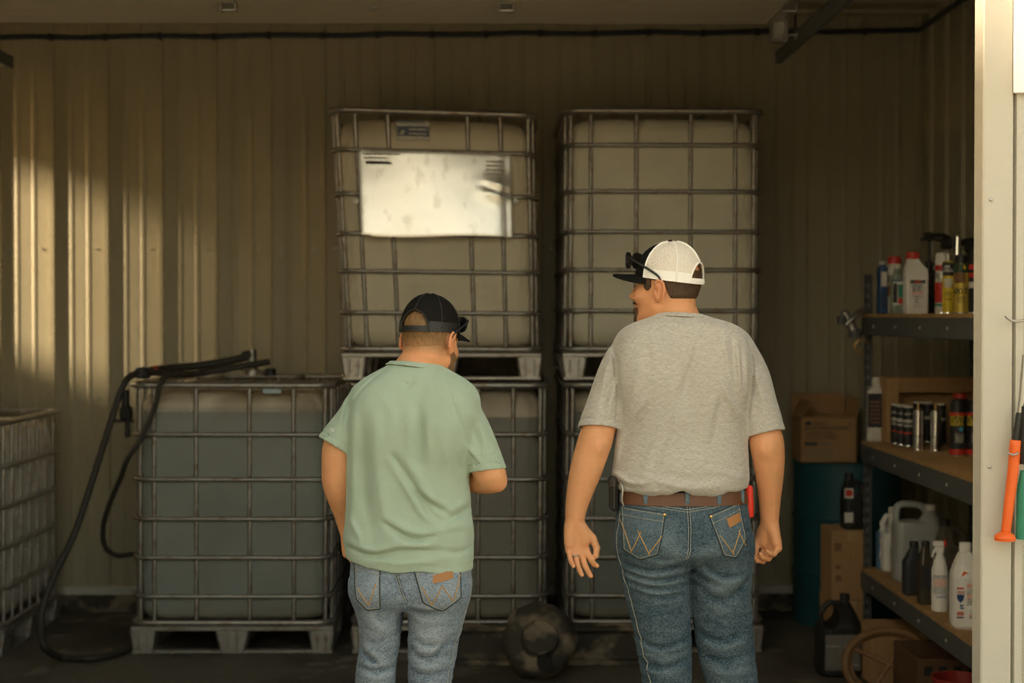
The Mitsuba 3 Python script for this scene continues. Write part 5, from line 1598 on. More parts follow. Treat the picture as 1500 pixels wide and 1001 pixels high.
mat('mat_lens', (0.008, 0.008, 0.009), 0.12, spec=0.6)
mat('mat_capblack', (0.011, 0.0105, 0.010), 0.85, spec=0.08)
mat('mat_capseam', (0.022, 0.021, 0.019), 0.8)
mat('mat_capwhite', (0.88, 0.85, 0.80), 0.8, spec=0.2)


def mesh_white_fn(p, n, uv):
    a = voronoi(p.x * 0 + (p.x + p.y * 0.7) * 300, p.z * 300)
    return mix((0.42, 0.36, 0.30), (0.78, 0.71, 0.63), smoothstep(0.05, 0.42, a[0]))


def mesh_black_fn(p, n, uv):
    a = voronoi((p.x + p.y * 0.7) * 300, p.z * 300)
    return mix((0.020, 0.015, 0.011), (0.010, 0.0095, 0.009), smoothstep(0.05, 0.45, a[0]))


mat('mat_meshwhite', proc(mesh_white_fn), 0.85, spec=0.2)
mat('mat_meshblack', proc(mesh_black_fn), 0.8, spec=0.08)
mat('mat_boot', (0.10, 0.06, 0.035), 0.6)


class Figure:
    def __init__(self, Y0, cx):
        self.Y0, self.X0 = Y0, at(cx, 600, Y0)[0]

    def p(self, x, y, dy=0.0):
        return at(x, y, self.Y0 + dy)

    def rows(self, data):
        out = []
        for y, L, R, yb, yf in data:
            a, b = self.p(L, y), self.p(R, y)
            out.append((0.5 * (a[2] + b[2]), 0.5 * (a[0] + b[0]), 0.5 * (b[0] - a[0]), self.Y0 + yb, self.Y0 + yf))
        return out

    def chain(self, data):
        return [np.r_[self.p(x, y, dy), r] for x, y, dy, r in data]

    def folds(self, data, depth=-0.12, self_gain=2.1):
        """Creases as strokes (points seen from behind, width, height in mm); negative is a groove."""
        out = []
        for pts, w, amp in data:
            q = np.array([self.p(x, y, depth) for x, y in pts])[:, [0, 2]]
            q = spline(q, 5) if len(q) > 2 else np.linspace(q[0], q[1], 8)
            out.append((q, w / F * self.Y0, amp / 1000))
        Y0 = self.Y0

        def fn(P):
            d = np.zeros(len(P))
            back = np.clip((Y0 + 0.02 - P[:, 1]) / 0.05, 0, 1)
            X = P[:, [0, 2]]
            for q, w, amp in out:
                lo, hi = q.min(0) - 3 * w, q.max(0) + 3 * w
                m = (X > lo).all(1) & (X < hi).all(1) & (back > 0)
                if not m.any(): continue
                x = X[m]
                best, par = np.full(len(x), 9.0), np.zeros(len(x))
                for i in range(len(q) - 1):
                    e = q[i + 1] - q[i]
                    t = np.clip(((x - q[i]) @ e) / (e @ e), 0, 1)
                    r = np.linalg.norm(x - q[i] - t[:, None] * e, axis=1)
                    c = r < best
                    best[c], par[c] = r[c], (i + t[c]) / (len(q) - 1)
                d[m] += self_gain * amp * np.exp(-(best / w) ** 2) * np.sin(np.pi * np.clip(par * 0.9 + 0.05, 0, 1)) ** 0.6
            return d * back
        return fn


def march(fn, pts, d, far=0.6, steps=50):
    """Where rays from pts along d first meet the field."""
    p = np.array(pts, float); d = np.asarray(d, float)
    t = np.zeros(len(p))
    for _ in range(steps):
        t = np.minimum(t + 0.7 * fn(p + t[:, None] * d), far)
    return p + t[:, None] * d


def drape(fn, Y0, poly, off, thick):
    """A flat patch (polygon in x, z) laid on the back of the field fn."""
    v2, f = trimesh.creation.triangulate_polygon(sg.Polygon(poly) if not hasattr(poly, 'geom_type') else poly, engine='earcut')
    v3, f = trimesh.remesh.subdivide_to_size(np.column_stack([v2, np.zeros(len(v2))]), f, 0.012)
    mm = trimesh.Trimesh(v3, f, process=True)
    v3, f = np.array(mm.vertices), np.array(mm.faces)
    p = march(fn, np.column_stack([v3[:, 0], np.full(len(v3), Y0 - 0.32), v3[:, 1]]), [0, 1, 0])
    p[:, 1] -= off
    n = np.tile([0, -1.0, 0], (len(p), 1))
    m = shell(p, f, thick, n)
    if m.volume < 0: m.invert()
    return m


def line_on(fn, Y0, q, r, off=0.001, n=5):
    """A thread along the points q (x, z) on the back of the field."""
    q = np.asarray(q, float)
    L = np.concatenate([[0], np.cumsum(np.linalg.norm(np.diff(q, axis=0), axis=1))])
    t = np.linspace(0, L[-1], max(3, int(L[-1] / 0.006)))
    q = np.column_stack([np.interp(t, L, q[:, 0]), np.interp(t, L, q[:, 1])])
    p = march(fn, np.column_stack([q[:, 0], np.full(len(q), Y0 - 0.32), q[:, 1]]), [0, 1, 0])
    p[:, 1] -= off
    return tube(p, r, n)


def ring_on(fn, c, z, n=72, R=0.5, off=0.0, tilt=(0, 0)):
    a = np.linspace(0, 2 * np.pi, n, endpoint=False)
    d = np.column_stack([np.cos(a), np.sin(a), 0 * a])
    s = np.column_stack([c[0] + R * d[:, 0], c[1] + R * d[:, 1], np.full(n, z)])
    t = np.zeros(n)
    for _ in range(70):
        q = s - t[:, None] * d
        q[:, 2] = z + tilt[0] * (q[:, 0] - c[0]) + tilt[1] * (q[:, 1] - c[1])
        t = np.minimum(t + 0.6 * fn(q), R - 0.02)
    q = s - (t - off)[:, None] * d
    q[:, 2] = z + tilt[0] * (q[:, 0] - c[0]) + tilt[1] * (q[:, 1] - c[1])
    return q


def band(r0, r1, thick=0.003):
    """A closed strip between two loops of equal length."""
    n = len(r0)
    i = np.arange(n); j = (i + 1) % n
    v = np.vstack([r0, r1])
    f = np.vstack([np.stack([i, j, j + n], 1), np.stack([i, j + n, i + n], 1)])
    m = shell(v, f, thick)
    if m.volume < 0: m.invert()
    return m


def join(meshes):
    """One closed surface out of overlapping ones."""
    import manifold3d as m3
    try:
        man = None
        for m in meshes:
            q = m3.Manifold(m3.Mesh(np.asarray(m.vertices, np.float32), np.asarray(m.faces, np.uint32)))
            if q.status() != m3.Error.NoError:
                raise ValueError(str(q.status()))
            man = q if man is None else man + q
        o = man.to_mesh()
        return mesh_of(o.vert_properties[:, :3], o.tri_verts)
    except Exception as e:
        print('join failed', e)
        return cat_(meshes)


def skin_color(v, tone=(0.63, 0.30, 0.140)):
    k = meshkit.fbm(v * 22, 3, 4)
    k2 = meshkit.fbm(v * 90, 2, 9)
    c = np.array(tone)[None] * (0.90 + 0.14 * k + 0.08 * k2)[:, None]
    c[:, 1] *= 1.04 - 0.12 * k
    return c


def sleeve_cut(d, P, c, n, inner_d, depth=0.045, wall=0.006):
    """Ends a sleeve at the plane through c with outward normal n, hollow for the given depth."""
    s = (P - c) @ n
    d = np.maximum(d, s)
    hole = np.maximum(d_shift(inner_d, wall), -(s + depth))
    return np.maximum(d, -hole)


def d_shift(d, w):
    return d + w


def jeans_color(v, n, Y0, zc, spots, base=0.22, folds=None):
    """uv whose first entry is how faded the denim is."""
    f = np.full(len(v), base)
    for (x, z, rx, rz, a) in spots:
        f += 0.62 * a * np.exp(-((v[:, 0] - x) / rx) ** 2 - ((v[:, 2] - z) / rz) ** 2) * (n[:, 1] < 0.4)
    f += 0.16 * (meshkit.fbm(v * np.array([14, 14, 9]), 3, 6) - 0.5) + 0.16 * (meshkit.fbm(v * np.array([70, 70, 22]), 2, 7) - 0.5) + 0.22 * (meshkit.fbm(v * np.array([18, 18, 60]), 3, 17) - 0.5)
    if folds is not None:
        g = folds(v)
        f += np.clip(g * 26, -0.12, 0.14)
    return np.column_stack([np.clip(f, 0, 1), np.zeros(len(v))])


def boots(fig, person, ankles, toe=0.5):
    for x, dy in ankles:
        a = np.array([x, fig.Y0 + dy, 0.0])

        def fn(P):
            q = P - a
            d = capsule(q, (0, 0, 0.20), (0, 0.0, 0.07), 0.055, 0.052)
            d = smin(d, capsule(q, (0, 0.0, 0.055), (0.015, 0.16, 0.045), 0.048, 0.040), 0.03)
            return np.maximum(d, 0.022 - P[:, 2])
        part(person, 'boot', mesh_field(fn, a + [-0.1, -0.12, 0.0], a + [0.12, 0.24, 0.26], 0.008), 'mat_boot', True)
        o = np.array([(a[0] + 0.5 * 0.016 * (1 + s) + 0.046 * math.cos(t) * (1 if math.sin(t) < 0 else 1.0), a[1] + 0.075 + 0.13 * math.sin(t), 0) for t in np.linspace(0, 2 * math.pi, 24, endpoint=False) for s in (0,)])
        part(person, 'boot_sole', loft([o, o + [0, 0, 0.026]]), 'mat_rubber', 40)


# ================================================================== the man in the grey shirt (right)
A = Figure(5.10, 1002)
pa = 'person'
COUNT[('', 'person')] = 1
labels[pa] = {'label': 'man in heather grey t-shirt and dark jeans, head turned left, white and black cap', 'category': 'person'}
# --- jeans
A_pelvis = A.rows([(706, 910, 1090, -0.105, 0.125), (722, 907, 1093, -0.115, 0.13), (745, 903, 1096, -0.130, 0.13), (775, 902, 1099, -0.150, 0.125), (800, 903, 1102, -0.150, 0.12), (818, 906, 1101, -0.120, 0.115), (830, 915, 1098, -0.09, 0.10)])


def leg_rows(fig, data):
    return fig.rows(data)


A_legL = A.rows([(780, 903, 1008, -0.135, 0.12), (825, 905, 1010, -0.125, 0.115), (870, 915.5, 1012, -0.105, 0.105), (915, 926, 1012, -0.092, 0.095), (960, 934, 1013, -0.080, 0.088), (1000, 941, 1013, -0.075, 0.082), (1060, 944, 1012, -0.082, 0.07), (1130, 950, 1012, -0.08, 0.062), (1232, 952, 1014, -0.075, 0.07)])
A_legR = A.rows([(780, 1006, 1100, -0.135, 0.12), (825, 1006, 1101, -0.125, 0.115), (860, 1009, 1099.5, -0.105, 0.105), (910, 1015, 1101, -0.092, 0.095), (955, 1022, 1105, -0.080, 0.088), (1000, 1033, 1110, -0.075, 0.082), (1060, 1040, 1114, -0.082, 0.07), (1130, 1050, 1117, -0.08, 0.062), (1232, 1053, 1120, -0.075, 0.07)])
A_jf = A.folds([
    ([(915, 829), (955, 838), (1005, 830)], 3.5, -3.5), ([(915, 836), (955, 845), (1005, 838)], 3.5, 3), ([(915, 842), (960, 852), (1008, 846)], 3.5, -3.5), ([(917, 848), (960, 858), (1008, 853)], 3, 3),
    ([(917, 855), (960, 866), (1008, 861)], 3.5, -3), ([(920, 862), (960, 872), (1006, 868)], 3, 2.5), ([(922, 869), (960, 878), (1005, 874)], 4, -2.5), ([(940, 818), (975, 826), (1004, 820)], 4, 3),
    ([(1012, 826), (1024, 845), (1046, 858)], 4, -4), ([(1030, 830), (1060, 846), (1096, 842)], 4.5, -3), ([(1030, 838), (1060, 855), (1094, 851)], 5, 4), ([(1022, 858), (1045, 878), (1062, 882)], 4.5, -4),
    ([(1062, 884), (1082, 872), (1100, 852)], 4.5, -4), ([(1035, 868), (1055, 868), (1080, 858)], 7, 4), ([(1040, 890), (1060, 900), (1080, 890)], 9, 2.5),
    ([(938, 943), (968, 954), (1009, 943)], 4, -3.5), ([(938, 950), (968, 961), (1009, 951)], 4, 3), ([(942, 978), (975, 984), (1008, 974)], 4, -3), ([(944, 966), (975, 972), (1008, 964)], 5, 2.5), ([(945, 990), (975, 995), (1008, 988)], 5, 2.5),
    ([(1022, 926), (1050, 944), (1090, 934)], 5, -3.5), ([(1026, 938), (1056, 955), (1098, 945)], 5, 3), ([(1030, 962), (1060, 974), (1104, 964)], 5, -3), ([(1034, 985), (1070, 995), (1106, 985)], 6, 3),
    ([(1008, 740), (1009, 775), (1009, 818)], 3.0, -4), ([(960, 770), (980, 800), (1002, 822)], 12, 3), ([(1056, 790), (1036, 806), (1014, 822)], 10, 3)], depth=-0.13)


def wrinkle(P, zc, seed=31):
    """Fine creases across the seat and thighs."""
    q = P * np.array([9, 9, 48]) + np.column_stack([0 * P[:, 0], 0 * P[:, 0], 10 * np.sin(P[:, 0] * 9)]) * 0.25
    n = meshkit.fbm(q, 3, seed)
    r = 1 - np.abs(2 * n - 1)
    return 0.0045 * (r ** 2 - 0.5) * np.clip((zc + 0.02 - P[:, 2]) / 0.06, 0, 1)


def A_jeans(P):
    d = loftz(P, A_pelvis, 2.5)
    bl, brr = A.p(957, 793, -0.062), A.p(1051, 793, -0.062)
    d = smin(d, ellipsoid(P, bl, (0.098, 0.096, 0.085)), 0.03)
    d = smin(d, ellipsoid(P, brr, (0.096, 0.096, 0.085)), 0.03)
    l, r = loftz(P, A_legL, 2.25), loftz(P, A_legR, 2.25)
    d = smin(d, smin(l, r, 0.006), 0.022)
    z = P[:, 2]
    low = np.clip((0.45 - z) / 0.2, 0, 1)
    d = d - A_jf(P) - wrinkle(P, A.p(0, 845)[2]) - 0.0035 * (meshkit.fbm(P * np.array([16, 16, 11]), 2, 3) - 0.5) - low * 0.006 * np.sin(z * 55 + P[:, 0] * 12)
    zw = A.p(1000, 716)[2]
    return np.maximum(d, z - zw - 0.012 * 0)


c0 = np.array([A.X0, A.Y0, 0])
jm = mesh_field(A_jeans, c0 + [-0.30, -0.24, 0.03], c0 + [0.34, 0.22, 1.16], 0.0046)
nn = np.array(jm.vertex_normals)
sp = [(A.p(950, 0)[0], A.p(0, 850)[2], 0.07, 0.05, 0.26), (A.p(1060, 0)[0], A.p(0, 850)[2], 0.07, 0.055, 0.22), (A.p(955, 0)[0], A.p(0, 785)[2], 0.09, 0.08, 0.06), (A.p(970, 0)[0], A.p(0, 965)[2], 0.05, 0.05, 0.12), (A.p(1070, 0)[0], A.p(0, 960)[2], 0.05, 0.05, 0.10)]
uvj = jeans_color(np.array(jm.vertices), nn, A.Y0, 0, sp, 0.20, A_jf)
kj = part(pa, 'jeans', jm, 'mat_denim_dark', True, label='dark blue faded jeans', uv=uvj)


def xz(fig, pts, depth=-0.14):
    return [tuple(fig.p(x, y, depth)[[0, 2]]) for x, y in pts]


def pocket(fig, fn, kj, poly, dpt, hem=True):
    pk = part(kj, 'pocket', drape(fn, fig.Y0, xz(fig, poly, dpt), 0.0022, 0.006), scene[kj]['bsdf']['id'], True, uv=None)
    return pk


def jeans_pockets(fig, fn, kj, pockets, threads, fade, depth=-0.14):
    for poly, ws, rivets in pockets:
        m = drape(fn, fig.Y0, xz(fig, poly, depth), 0.0020, 0.006)
        v = np.array(m.vertices)
        f = np.clip(fade + 0.22 * (meshkit.fbm(v * 40, 3, 5) - 0.5), 0, 1)
        pk = part(kj, 'pocket', m, scene[kj]['bsdf']['id'], True, uv=np.column_stack([f, 0 * f]))
        q = xz(fig, poly, depth)
        part(pk, 'seam', line_on(fn, fig.Y0, q + [q[0]], 0.0019, 0.0016), 'mat_darkseam', True)
        cx, cz = np.mean(q, 0)
        ins = [(cx + (x - cx) * 0.93, cz + (z - cz) * 0.93) for x, z in q]
        part(pk, 'topstitch', line_on(fn, fig.Y0, ins + [ins[0]], 0.0011, 0.0032), 'mat_palethread', True)
        a, b = np.array(q[0]), np.array(q[1])
        hem = [tuple(a + (np.array(q[-1]) - a) * 0.20), tuple(b + (np.array(q[2]) - b) * 0.20)]
        part(pk, 'hem_stitch', line_on(fn, fig.Y0, hem, 0.0010, 0.0032), 'mat_palethread', True)
        for w in ws:
            part(pk, 'emblem_stitch', line_on(fn, fig.Y0, xz(fig, w, depth), 0.0016, 0.0030), 'mat_thread', True)
        for rv in rivets:
            p = march(fn, [np.r_[fig.p(*rv, depth)[0], fig.Y0 - 0.3, fig.p(*rv, depth)[2]]], [0, 1, 0])[0]
            s_ = trimesh.creation.icosphere(2, 0.0052); s_.apply_scale([1, .5, 1]); s_.apply_translation(p - [0, 0.004, 0])
            part(pk, 'rivet', s_, 'mat_brass', True)
    for pts, r, m_ in threads:
        part(kj, 'seam', line_on(fn, fig.Y0, xz(fig, pts, depth), r, 0.0006), m_, True)


jeans_pockets(A, A_jeans, kj, [
    ([(912.5, 745), (975.6, 752.6), (962.7, 811.8), (937, 821), (913.7, 808)],
     [[(911.5, 766), (925, 808)], [(924, 811), (939, 779)], [(934, 778), (951, 813)], [(949, 811), (968, 785)]], [(974, 755)]),
    ([(1039, 755.6), (1087, 738.5), (1094.5, 790), (1078, 818), (1059, 813.6)],
     [[(1053, 783), (1075, 812)], [(1072, 811), (1085, 777)], [(1082, 778), (1093, 800)]], [(1042, 757.5)])],
    [([(911, 733), (960, 741), (1009, 748), (1050, 741), (1089, 730)], 0.0013, 'mat_palethread'), ([(911, 736.5), (960, 744.5), (1009, 751.5), (1050, 744.5), (1089, 733)], 0.0011, 'mat_palethread'),
     ([(1011, 730), (1012, 775), (1011, 808), (1007, 820)], 0.0013, 'mat_palethread'), ([(1007.5, 730), (1008.5, 775), (1007.5, 808), (1004, 820)], 0.0012, 'mat_palethread')], 0.30)
pt_ = drape(A_jeans, A.Y0, xz(A, [(1065, 761), (1086, 753.5), (1088, 765.5), (1068.5, 773.5)]), 0.0042, 0.003)
part(kj, 'brand_patch', pt_, 'mat_patch', 40, label='brown leather patch')
# outer seam of the left leg
so = []
for y in np.linspace(742, 1180, 50):
    q = A.p(985, y, 0)
    so.append(np.r_[q[0] - 0.3, A.Y0 - 0.055, q[2]])
so = march(A_jeans, so, [1, 0, 0], 0.5)
part(kj, 'seam', tube(so - [0.0005, 0, 0], 0.0016, 5), 'mat_palethread', True)
# belt and loops
zb_ = A.p(1000, 724)[2]
cb_ = (A.X0, A.Y0)


def A_waist(P):
    return loftz(P, A_pelvis, 2.5)


w0 = ring_on(A_waist, cb_, A.p(1000, 735)[2], off=0.005); w1 = ring_on(A_waist, cb_, A.p(1000, 717)[2], off=0.006)
part(pa, 'belt', band(w0, w1, 0.004), 'mat_belt', True, label='brown leather belt')
for x, y in ((946, 726), (1006, 728), (1053, 727), (913, 722), (1090, 721)):
    q = [A.p(x, yy, -0.11)[[0, 2]] for yy in (716, 722, 728, 734, 739)]
    pth = march(A_waist, [np.r_[a[0], A.Y0 - 0.3, a[1]] for a in q], [0, 1, 0]) - [0, 0.0085, 0]
    pth[-1, 1] += 0.006; pth[0, 1] += 0.006
    part(kj, 'belt_loop', tube(pth, 0.0068, 8, flat=0.35, flat_dir=[0, 1.0, 0]), 'mat_denim_dark', True, uv=np.column_stack([np.full(len(pth) * 8 + 2, 0.42), np.zeros(len(pth) * 8 + 2)]))

# --- head, neck, arms, hands
A_neck = A.p(996, 478, 0.015)
hA = Head(A.p(977.5, 425, 0.035), 60, 0, 0, 1.0, A_neck, 0.066)
curlA = {'index': (30, 34, 18), 'middle': (22, 24, 12), 'ring': (20, 22, 12), 'pinky': (24, 26, 14)}
WA = A.p(840.5, 766, -0.035)
handA, segA, frA = hand_field(WA, (0.13, -0.03, -1.0), (0.30, -0.95, 0.0), (1.0, 0.2, 0.1), curlA, [(0.026, 0.028, 0.006), (0.056, 0.052, 0.014), (0.088, 0.058, 0.020), (0.112, 0.050, 0.026)], 0.985, 0.14)
armA_L = A.chain([(918, 512, 0.0, 0.034), (905, 545, -0.008, 0.044), (890, 590, -0.018, 0.047), (877, 630, -0.026, 0.0490), (870, 652, -0.03, 0.0505), (858, 690, -0.035, 0.0475), (846, 735, -0.035, 0.0345), (841, 764, -0.035, 0.0265)])
armA_R = A.chain([(1085, 513, 0.0, 0.034), (1098, 550, -0.006, 0.044), (1110, 595, -0.012, 0.047), (1120, 635, -0.016, 0.0490), (1124, 656, -0.02, 0.0505), (1127, 690, -0.01, 0.0435), (1127.5, 735, 0.015, 0.032), (1127, 766, 0.03, 0.0265)])
WR = A.p(1127, 767, 0.03)
curlR = {'index': (52, 50, 28), 'middle': (55, 48, 28), 'ring': (56, 48, 26), 'pinky': (56, 46, 26)}
handR, segR, frR = hand_field(WR, (0.08, -0.05, -1.0), (-0.72, -0.69, -0.05), (-0.70, 0.70, 0.0), curlR, [(0.028, 0.030, 0.006), (0.060, 0.043, 0.018), (0.086, 0.045, 0.030), (0.106, 0.040, 0.040)], 0.96, 0.05)


def elbow_bumps(P, d, e, r=0.018):
    return smin(d, ellipsoid(P, e, (r, r * 0.8, r)), 0.02)


def A_armL(P):
    d = limb(P, armA_L, 0.02)
    d = smin(d, ellipsoid(P, A.p(874, 655, -0.068), (0.020, 0.016, 0.022)), 0.018)
    return smin(d, handA(P), 0.016)


def A_armR(P):
    d = limb(P, armA_R, 0.02)
    d = smin(d, ellipsoid(P, A.p(1124, 660, -0.060), (0.020, 0.014, 0.022)), 0.018)
    return smin(d, handR(P), 0.016)


A_core_rows = A.rows([(478, 975, 1018, -0.045, 0.055), (495, 925, 1080, -0.09, 0.07), (540, 915, 1090, -0.11, 0.10), (650, 918, 1082, -0.10, 0.12), (770, 915, 1088, -0.10, 0.10), (805, 925, 1080, -0.06, 0.07)])


def A_core(P):
    d = loftz(P, A_core_rows, 2.3) + 0.012
    d = smin(d, limb(P, A.chain([(957, 800, -0.0, 0.055), (965, 860, 0.0, 0.055), (977, 1000, 0.0, 0.045), (980, 1120, -0.01, 0.04), (983, 1232, 0.0, 0.035)])), 0.03)
    d = smin(d, limb(P, A.chain([(1052, 800, -0.0, 0.055), (1056, 860, 0.0, 0.055), (1071, 1000, 0.0, 0.045), (1082, 1120, -0.01, 0.04), (1086, 1232, 0.0, 0.035)])), 0.03)
    d = smin(d, limb(P, A.chain([(985, 505, 0, 0.04), (920, 515, 0, 0.03), (903, 555, -0.01, 0.03)])), 0.02)
    d = smin(d, limb(P, A.chain([(1010, 505, 0, 0.04), (1083, 517, 0, 0.03), (1099, 558, -0.01, 0.03)])), 0.02)
    return smin(d, capsule(P, A.p(996, 480, 0.01), A.p(994, 455, 0.015), 0.05, 0.05), 0.03)


def head_skin(H, ext):
    return mesh_field(lambda P: H.field(P), H.c - np.array([0.16, 0.16, ext]), H.c + np.array([0.16, 0.16, 0.16]), 0.0028)


mHead = head_skin(hA, 0.19)
mL = mesh_field(A_armL, A.p(815, 860, -0.15), A.p(935, 540, 0.09), 0.0028)
mR = mesh_field(A_armR, A.p(1075, 850, -0.13), A.p(1165, 540, 0.13), 0.0028)
mC = mesh_field(A_core, c0 + [-0.30, -0.24, 0.06], c0 + [0.34, 0.24, 1.76], 0.010)
body = join([mC, mHead, mL, mR])
v = np.array(body.vertices)
col = skin_color(v)
q = hA.local(v)
inhead = (np.linalg.norm(q, axis=1) < 0.17)
# short hair at the back and sides, stubble and moustache are colours of the skin here; the longer hair and the goatee are meshes below
br_ = np.exp(-((q[:, 0] - 0.088) / 0.012) ** 2 - ((q[:, 2] - 0.028) / 0.006) ** 2 - ((np.abs(q[:, 1]) - 0.034) / 0.022) ** 4) * inhead
ey = np.exp(-((q[:, 0] - 0.092) / 0.012) ** 2 - ((q[:, 2] - 0.006) / 0.006) ** 2 - ((np.abs(q[:, 1]) - 0.031) / 0.012) ** 2) * inhead
lip = np.exp(-((q[:, 2] + 0.056) / 0.008) ** 4 - (q[:, 1] / 0.022) ** 4) * (q[:, 0] > 0.092) * inhead
ear_ = np.exp(-((np.abs(q[:, 1]) - 0.086) / 0.010) ** 2 - (q[:, 2] / 0.035) ** 4) * (np.abs(q[:, 0]) < 0.035) * inhead
for w, c in ((br_ * 0.8, (0.07, 0.04, 0.02)), (ey * 0.75, (0.05, 0.03, 0.02)), (lip * 0.5, (0.40, 0.15, 0.10)), (ear_ * 0.45, (0.60, 0.20, 0.11))):
    col = col * (1 - w[:, None]) + np.array(c) * w[:, None]
scene[pa + '__body'] = mikit.ply(body, 'mat_skin', True, color=np.clip(col, 0, 1))
COUNT[(pa, 'body')] = 1


def hair_mesh(H, region, thick, h=0.0028, rough=0.002, ext=0.13, seed=1, fade=None):
    def fn(P):
        q = H.local(P)
        s = np.column_stack([q[:, 0] * 130, q[:, 1] * 130, q[:, 2] * 45])
        th = thick if fade is None else thick * np.clip((q[:, 2] - fade[0]) / fade[1], 0.05, 1)
        d = H.field(P, ears=False) - th - rough * (meshkit.noise(s, seed) - 0.3)
        return np.maximum(d, region(q) * 0.6)
    return mesh_field(fn, H.c - np.array([0.14, 0.14, ext]), H.c + np.array([0.14, 0.14, 0.15]), h)


def hair_region_back(low, front, top=0.06):
    def r(q):
        a = np.abs(q[:, 1])
        back = np.maximum(q[:, 0] - front - 0.35 * (q[:, 2] - 0.0), low - q[:, 2])                                 # behind the ears
        side = np.maximum(np.maximum(q[:, 0] - 0.048, 0.022 - q[:, 0]), np.maximum(-0.004 - q[:, 2] + 0.9 * np.abs(q[:, 0] - 0.036), 0.05 - a))     # sideburn
        over = np.maximum(q[:, 0] - 0.044, 0.030 - q[:, 2])
        return np.maximum(np.minimum(np.minimum(back, side), over), q[:, 2] - top)
    return r


def hair_color(v, base, seed=3):
    k = meshkit.noise(v * np.array([420, 420, 90]), seed)
    return np.array(base)[None] * (0.65 + 0.7 * k)[:, None]


hm = hair_mesh(hA, hair_region_back(-0.028, -0.030), 0.0050, fade=(-0.030, 0.012))
part(pa, 'hair', hm, 'mat_hair', True, label='short dark brown hair under the cap', color=hair_color(np.array(hm.vertices), (0.065, 0.038, 0.020)))


def goatee(q):
    r1 = (q[:, 0] - 0.090) / 0.034
    z = (q[:, 2] + 0.086) / 0.036
    y = q[:, 1] / 0.036
    ch = (np.sqrt(r1 ** 2 + z ** 2 + y ** 2) - 1) * 0.026
    mo = (np.sqrt(((q[:, 0] - 0.100) / 0.016) ** 2 + ((q[:, 2] + 0.040) / 0.007) ** 2 + (q[:, 1] / 0.028) ** 2) - 1) * 0.008
    return np.minimum(ch, mo)


gm = hair_mesh(hA, goatee, 0.006, rough=0.004)
part(pa, 'beard', gm, 'mat_hair', True, label='dark goatee', color=hair_color(np.array(gm.vertices), (0.085, 0.050, 0.026)))
boots(A, pa, [(A.p(983, 900)[0], 0.0), (A.p(1086, 900)[0], 0.0)])
# ring on the ring finger
ch = segA['ring'][0]
rc, rd = ch[0] + (ch[1] - ch[0]) * 0.42, nrm(ch[1] - ch[0])
e1 = nrm(np.cross(rd, [0, 1, 0])); e2 = np.cross(rd, e1)
rg = [rc + 0.0105 * (math.cos(t) * e1 + math.sin(t) * e2) for t in np.linspace(0, 2 * math.pi, 24, endpoint=False)]
solo('ring', tube(rg, 0.0024, 8, True), 'mat_galv', 'grey metal ring on the left hand of the man in grey', 'ring', True)
# --- cap and sunglasses
capA = pa + '__cap'
cap_parts(capA, hA, ('mat_capblack', 'mat_meshwhite'), True, rim=(0.046, 0.016), top=0.152, brim_mat='mat_capblack', seam_mat='mat_capwhite', band_mat='mat_capwhite', seam_r=0.0030, brim_tilt=-2)
labels[capA] = {'label': 'white mesh cap with black front and brim'}
sgA = thing('sunglasses', 'black sunglasses pushed up on the black and white cap', 'sunglasses')
sunglasses(sgA, hA, 0.094, 0.122)
# --- shirt
A_shirt_rows = A.rows([(458, 968, 1022, -0.05, 0.04), (466, 948, 1045, -0.078, 0.055), (473, 928, 1068, -0.095, 0.075), (482, 912, 1086, -0.108, 0.09), (494, 903, 1098, -0.118, 0.105), (520, 899, 1106, -0.130, 0.12), (560, 903, 1100, -0.138, 0.138), (600, 905, 1097, -0.134, 0.150),
                       (640, 903, 1095.5, -0.130, 0.160), (680, 899, 1097, -0.138, 0.168), (700, 897, 1098, -0.142, 0.168), (712, 900, 1096, -0.138, 0.16), (723, 914, 1090, -0.118, 0.145)])
A_slL = A.chain([(918, 512, 0.0, 0.046), (905, 545, -0.008, 0.0575), (890, 590, -0.018, 0.0605), (876, 632, -0.024, 0.0615), (868, 665, -0.027, 0.062)])
A_slR = A.chain([(1085, 513, 0.0, 0.046), (1098, 550, -0.006, 0.058), (1110, 595, -0.012, 0.060), (1121, 640, -0.016, 0.0615), (1128, 670, -0.018, 0.061)])
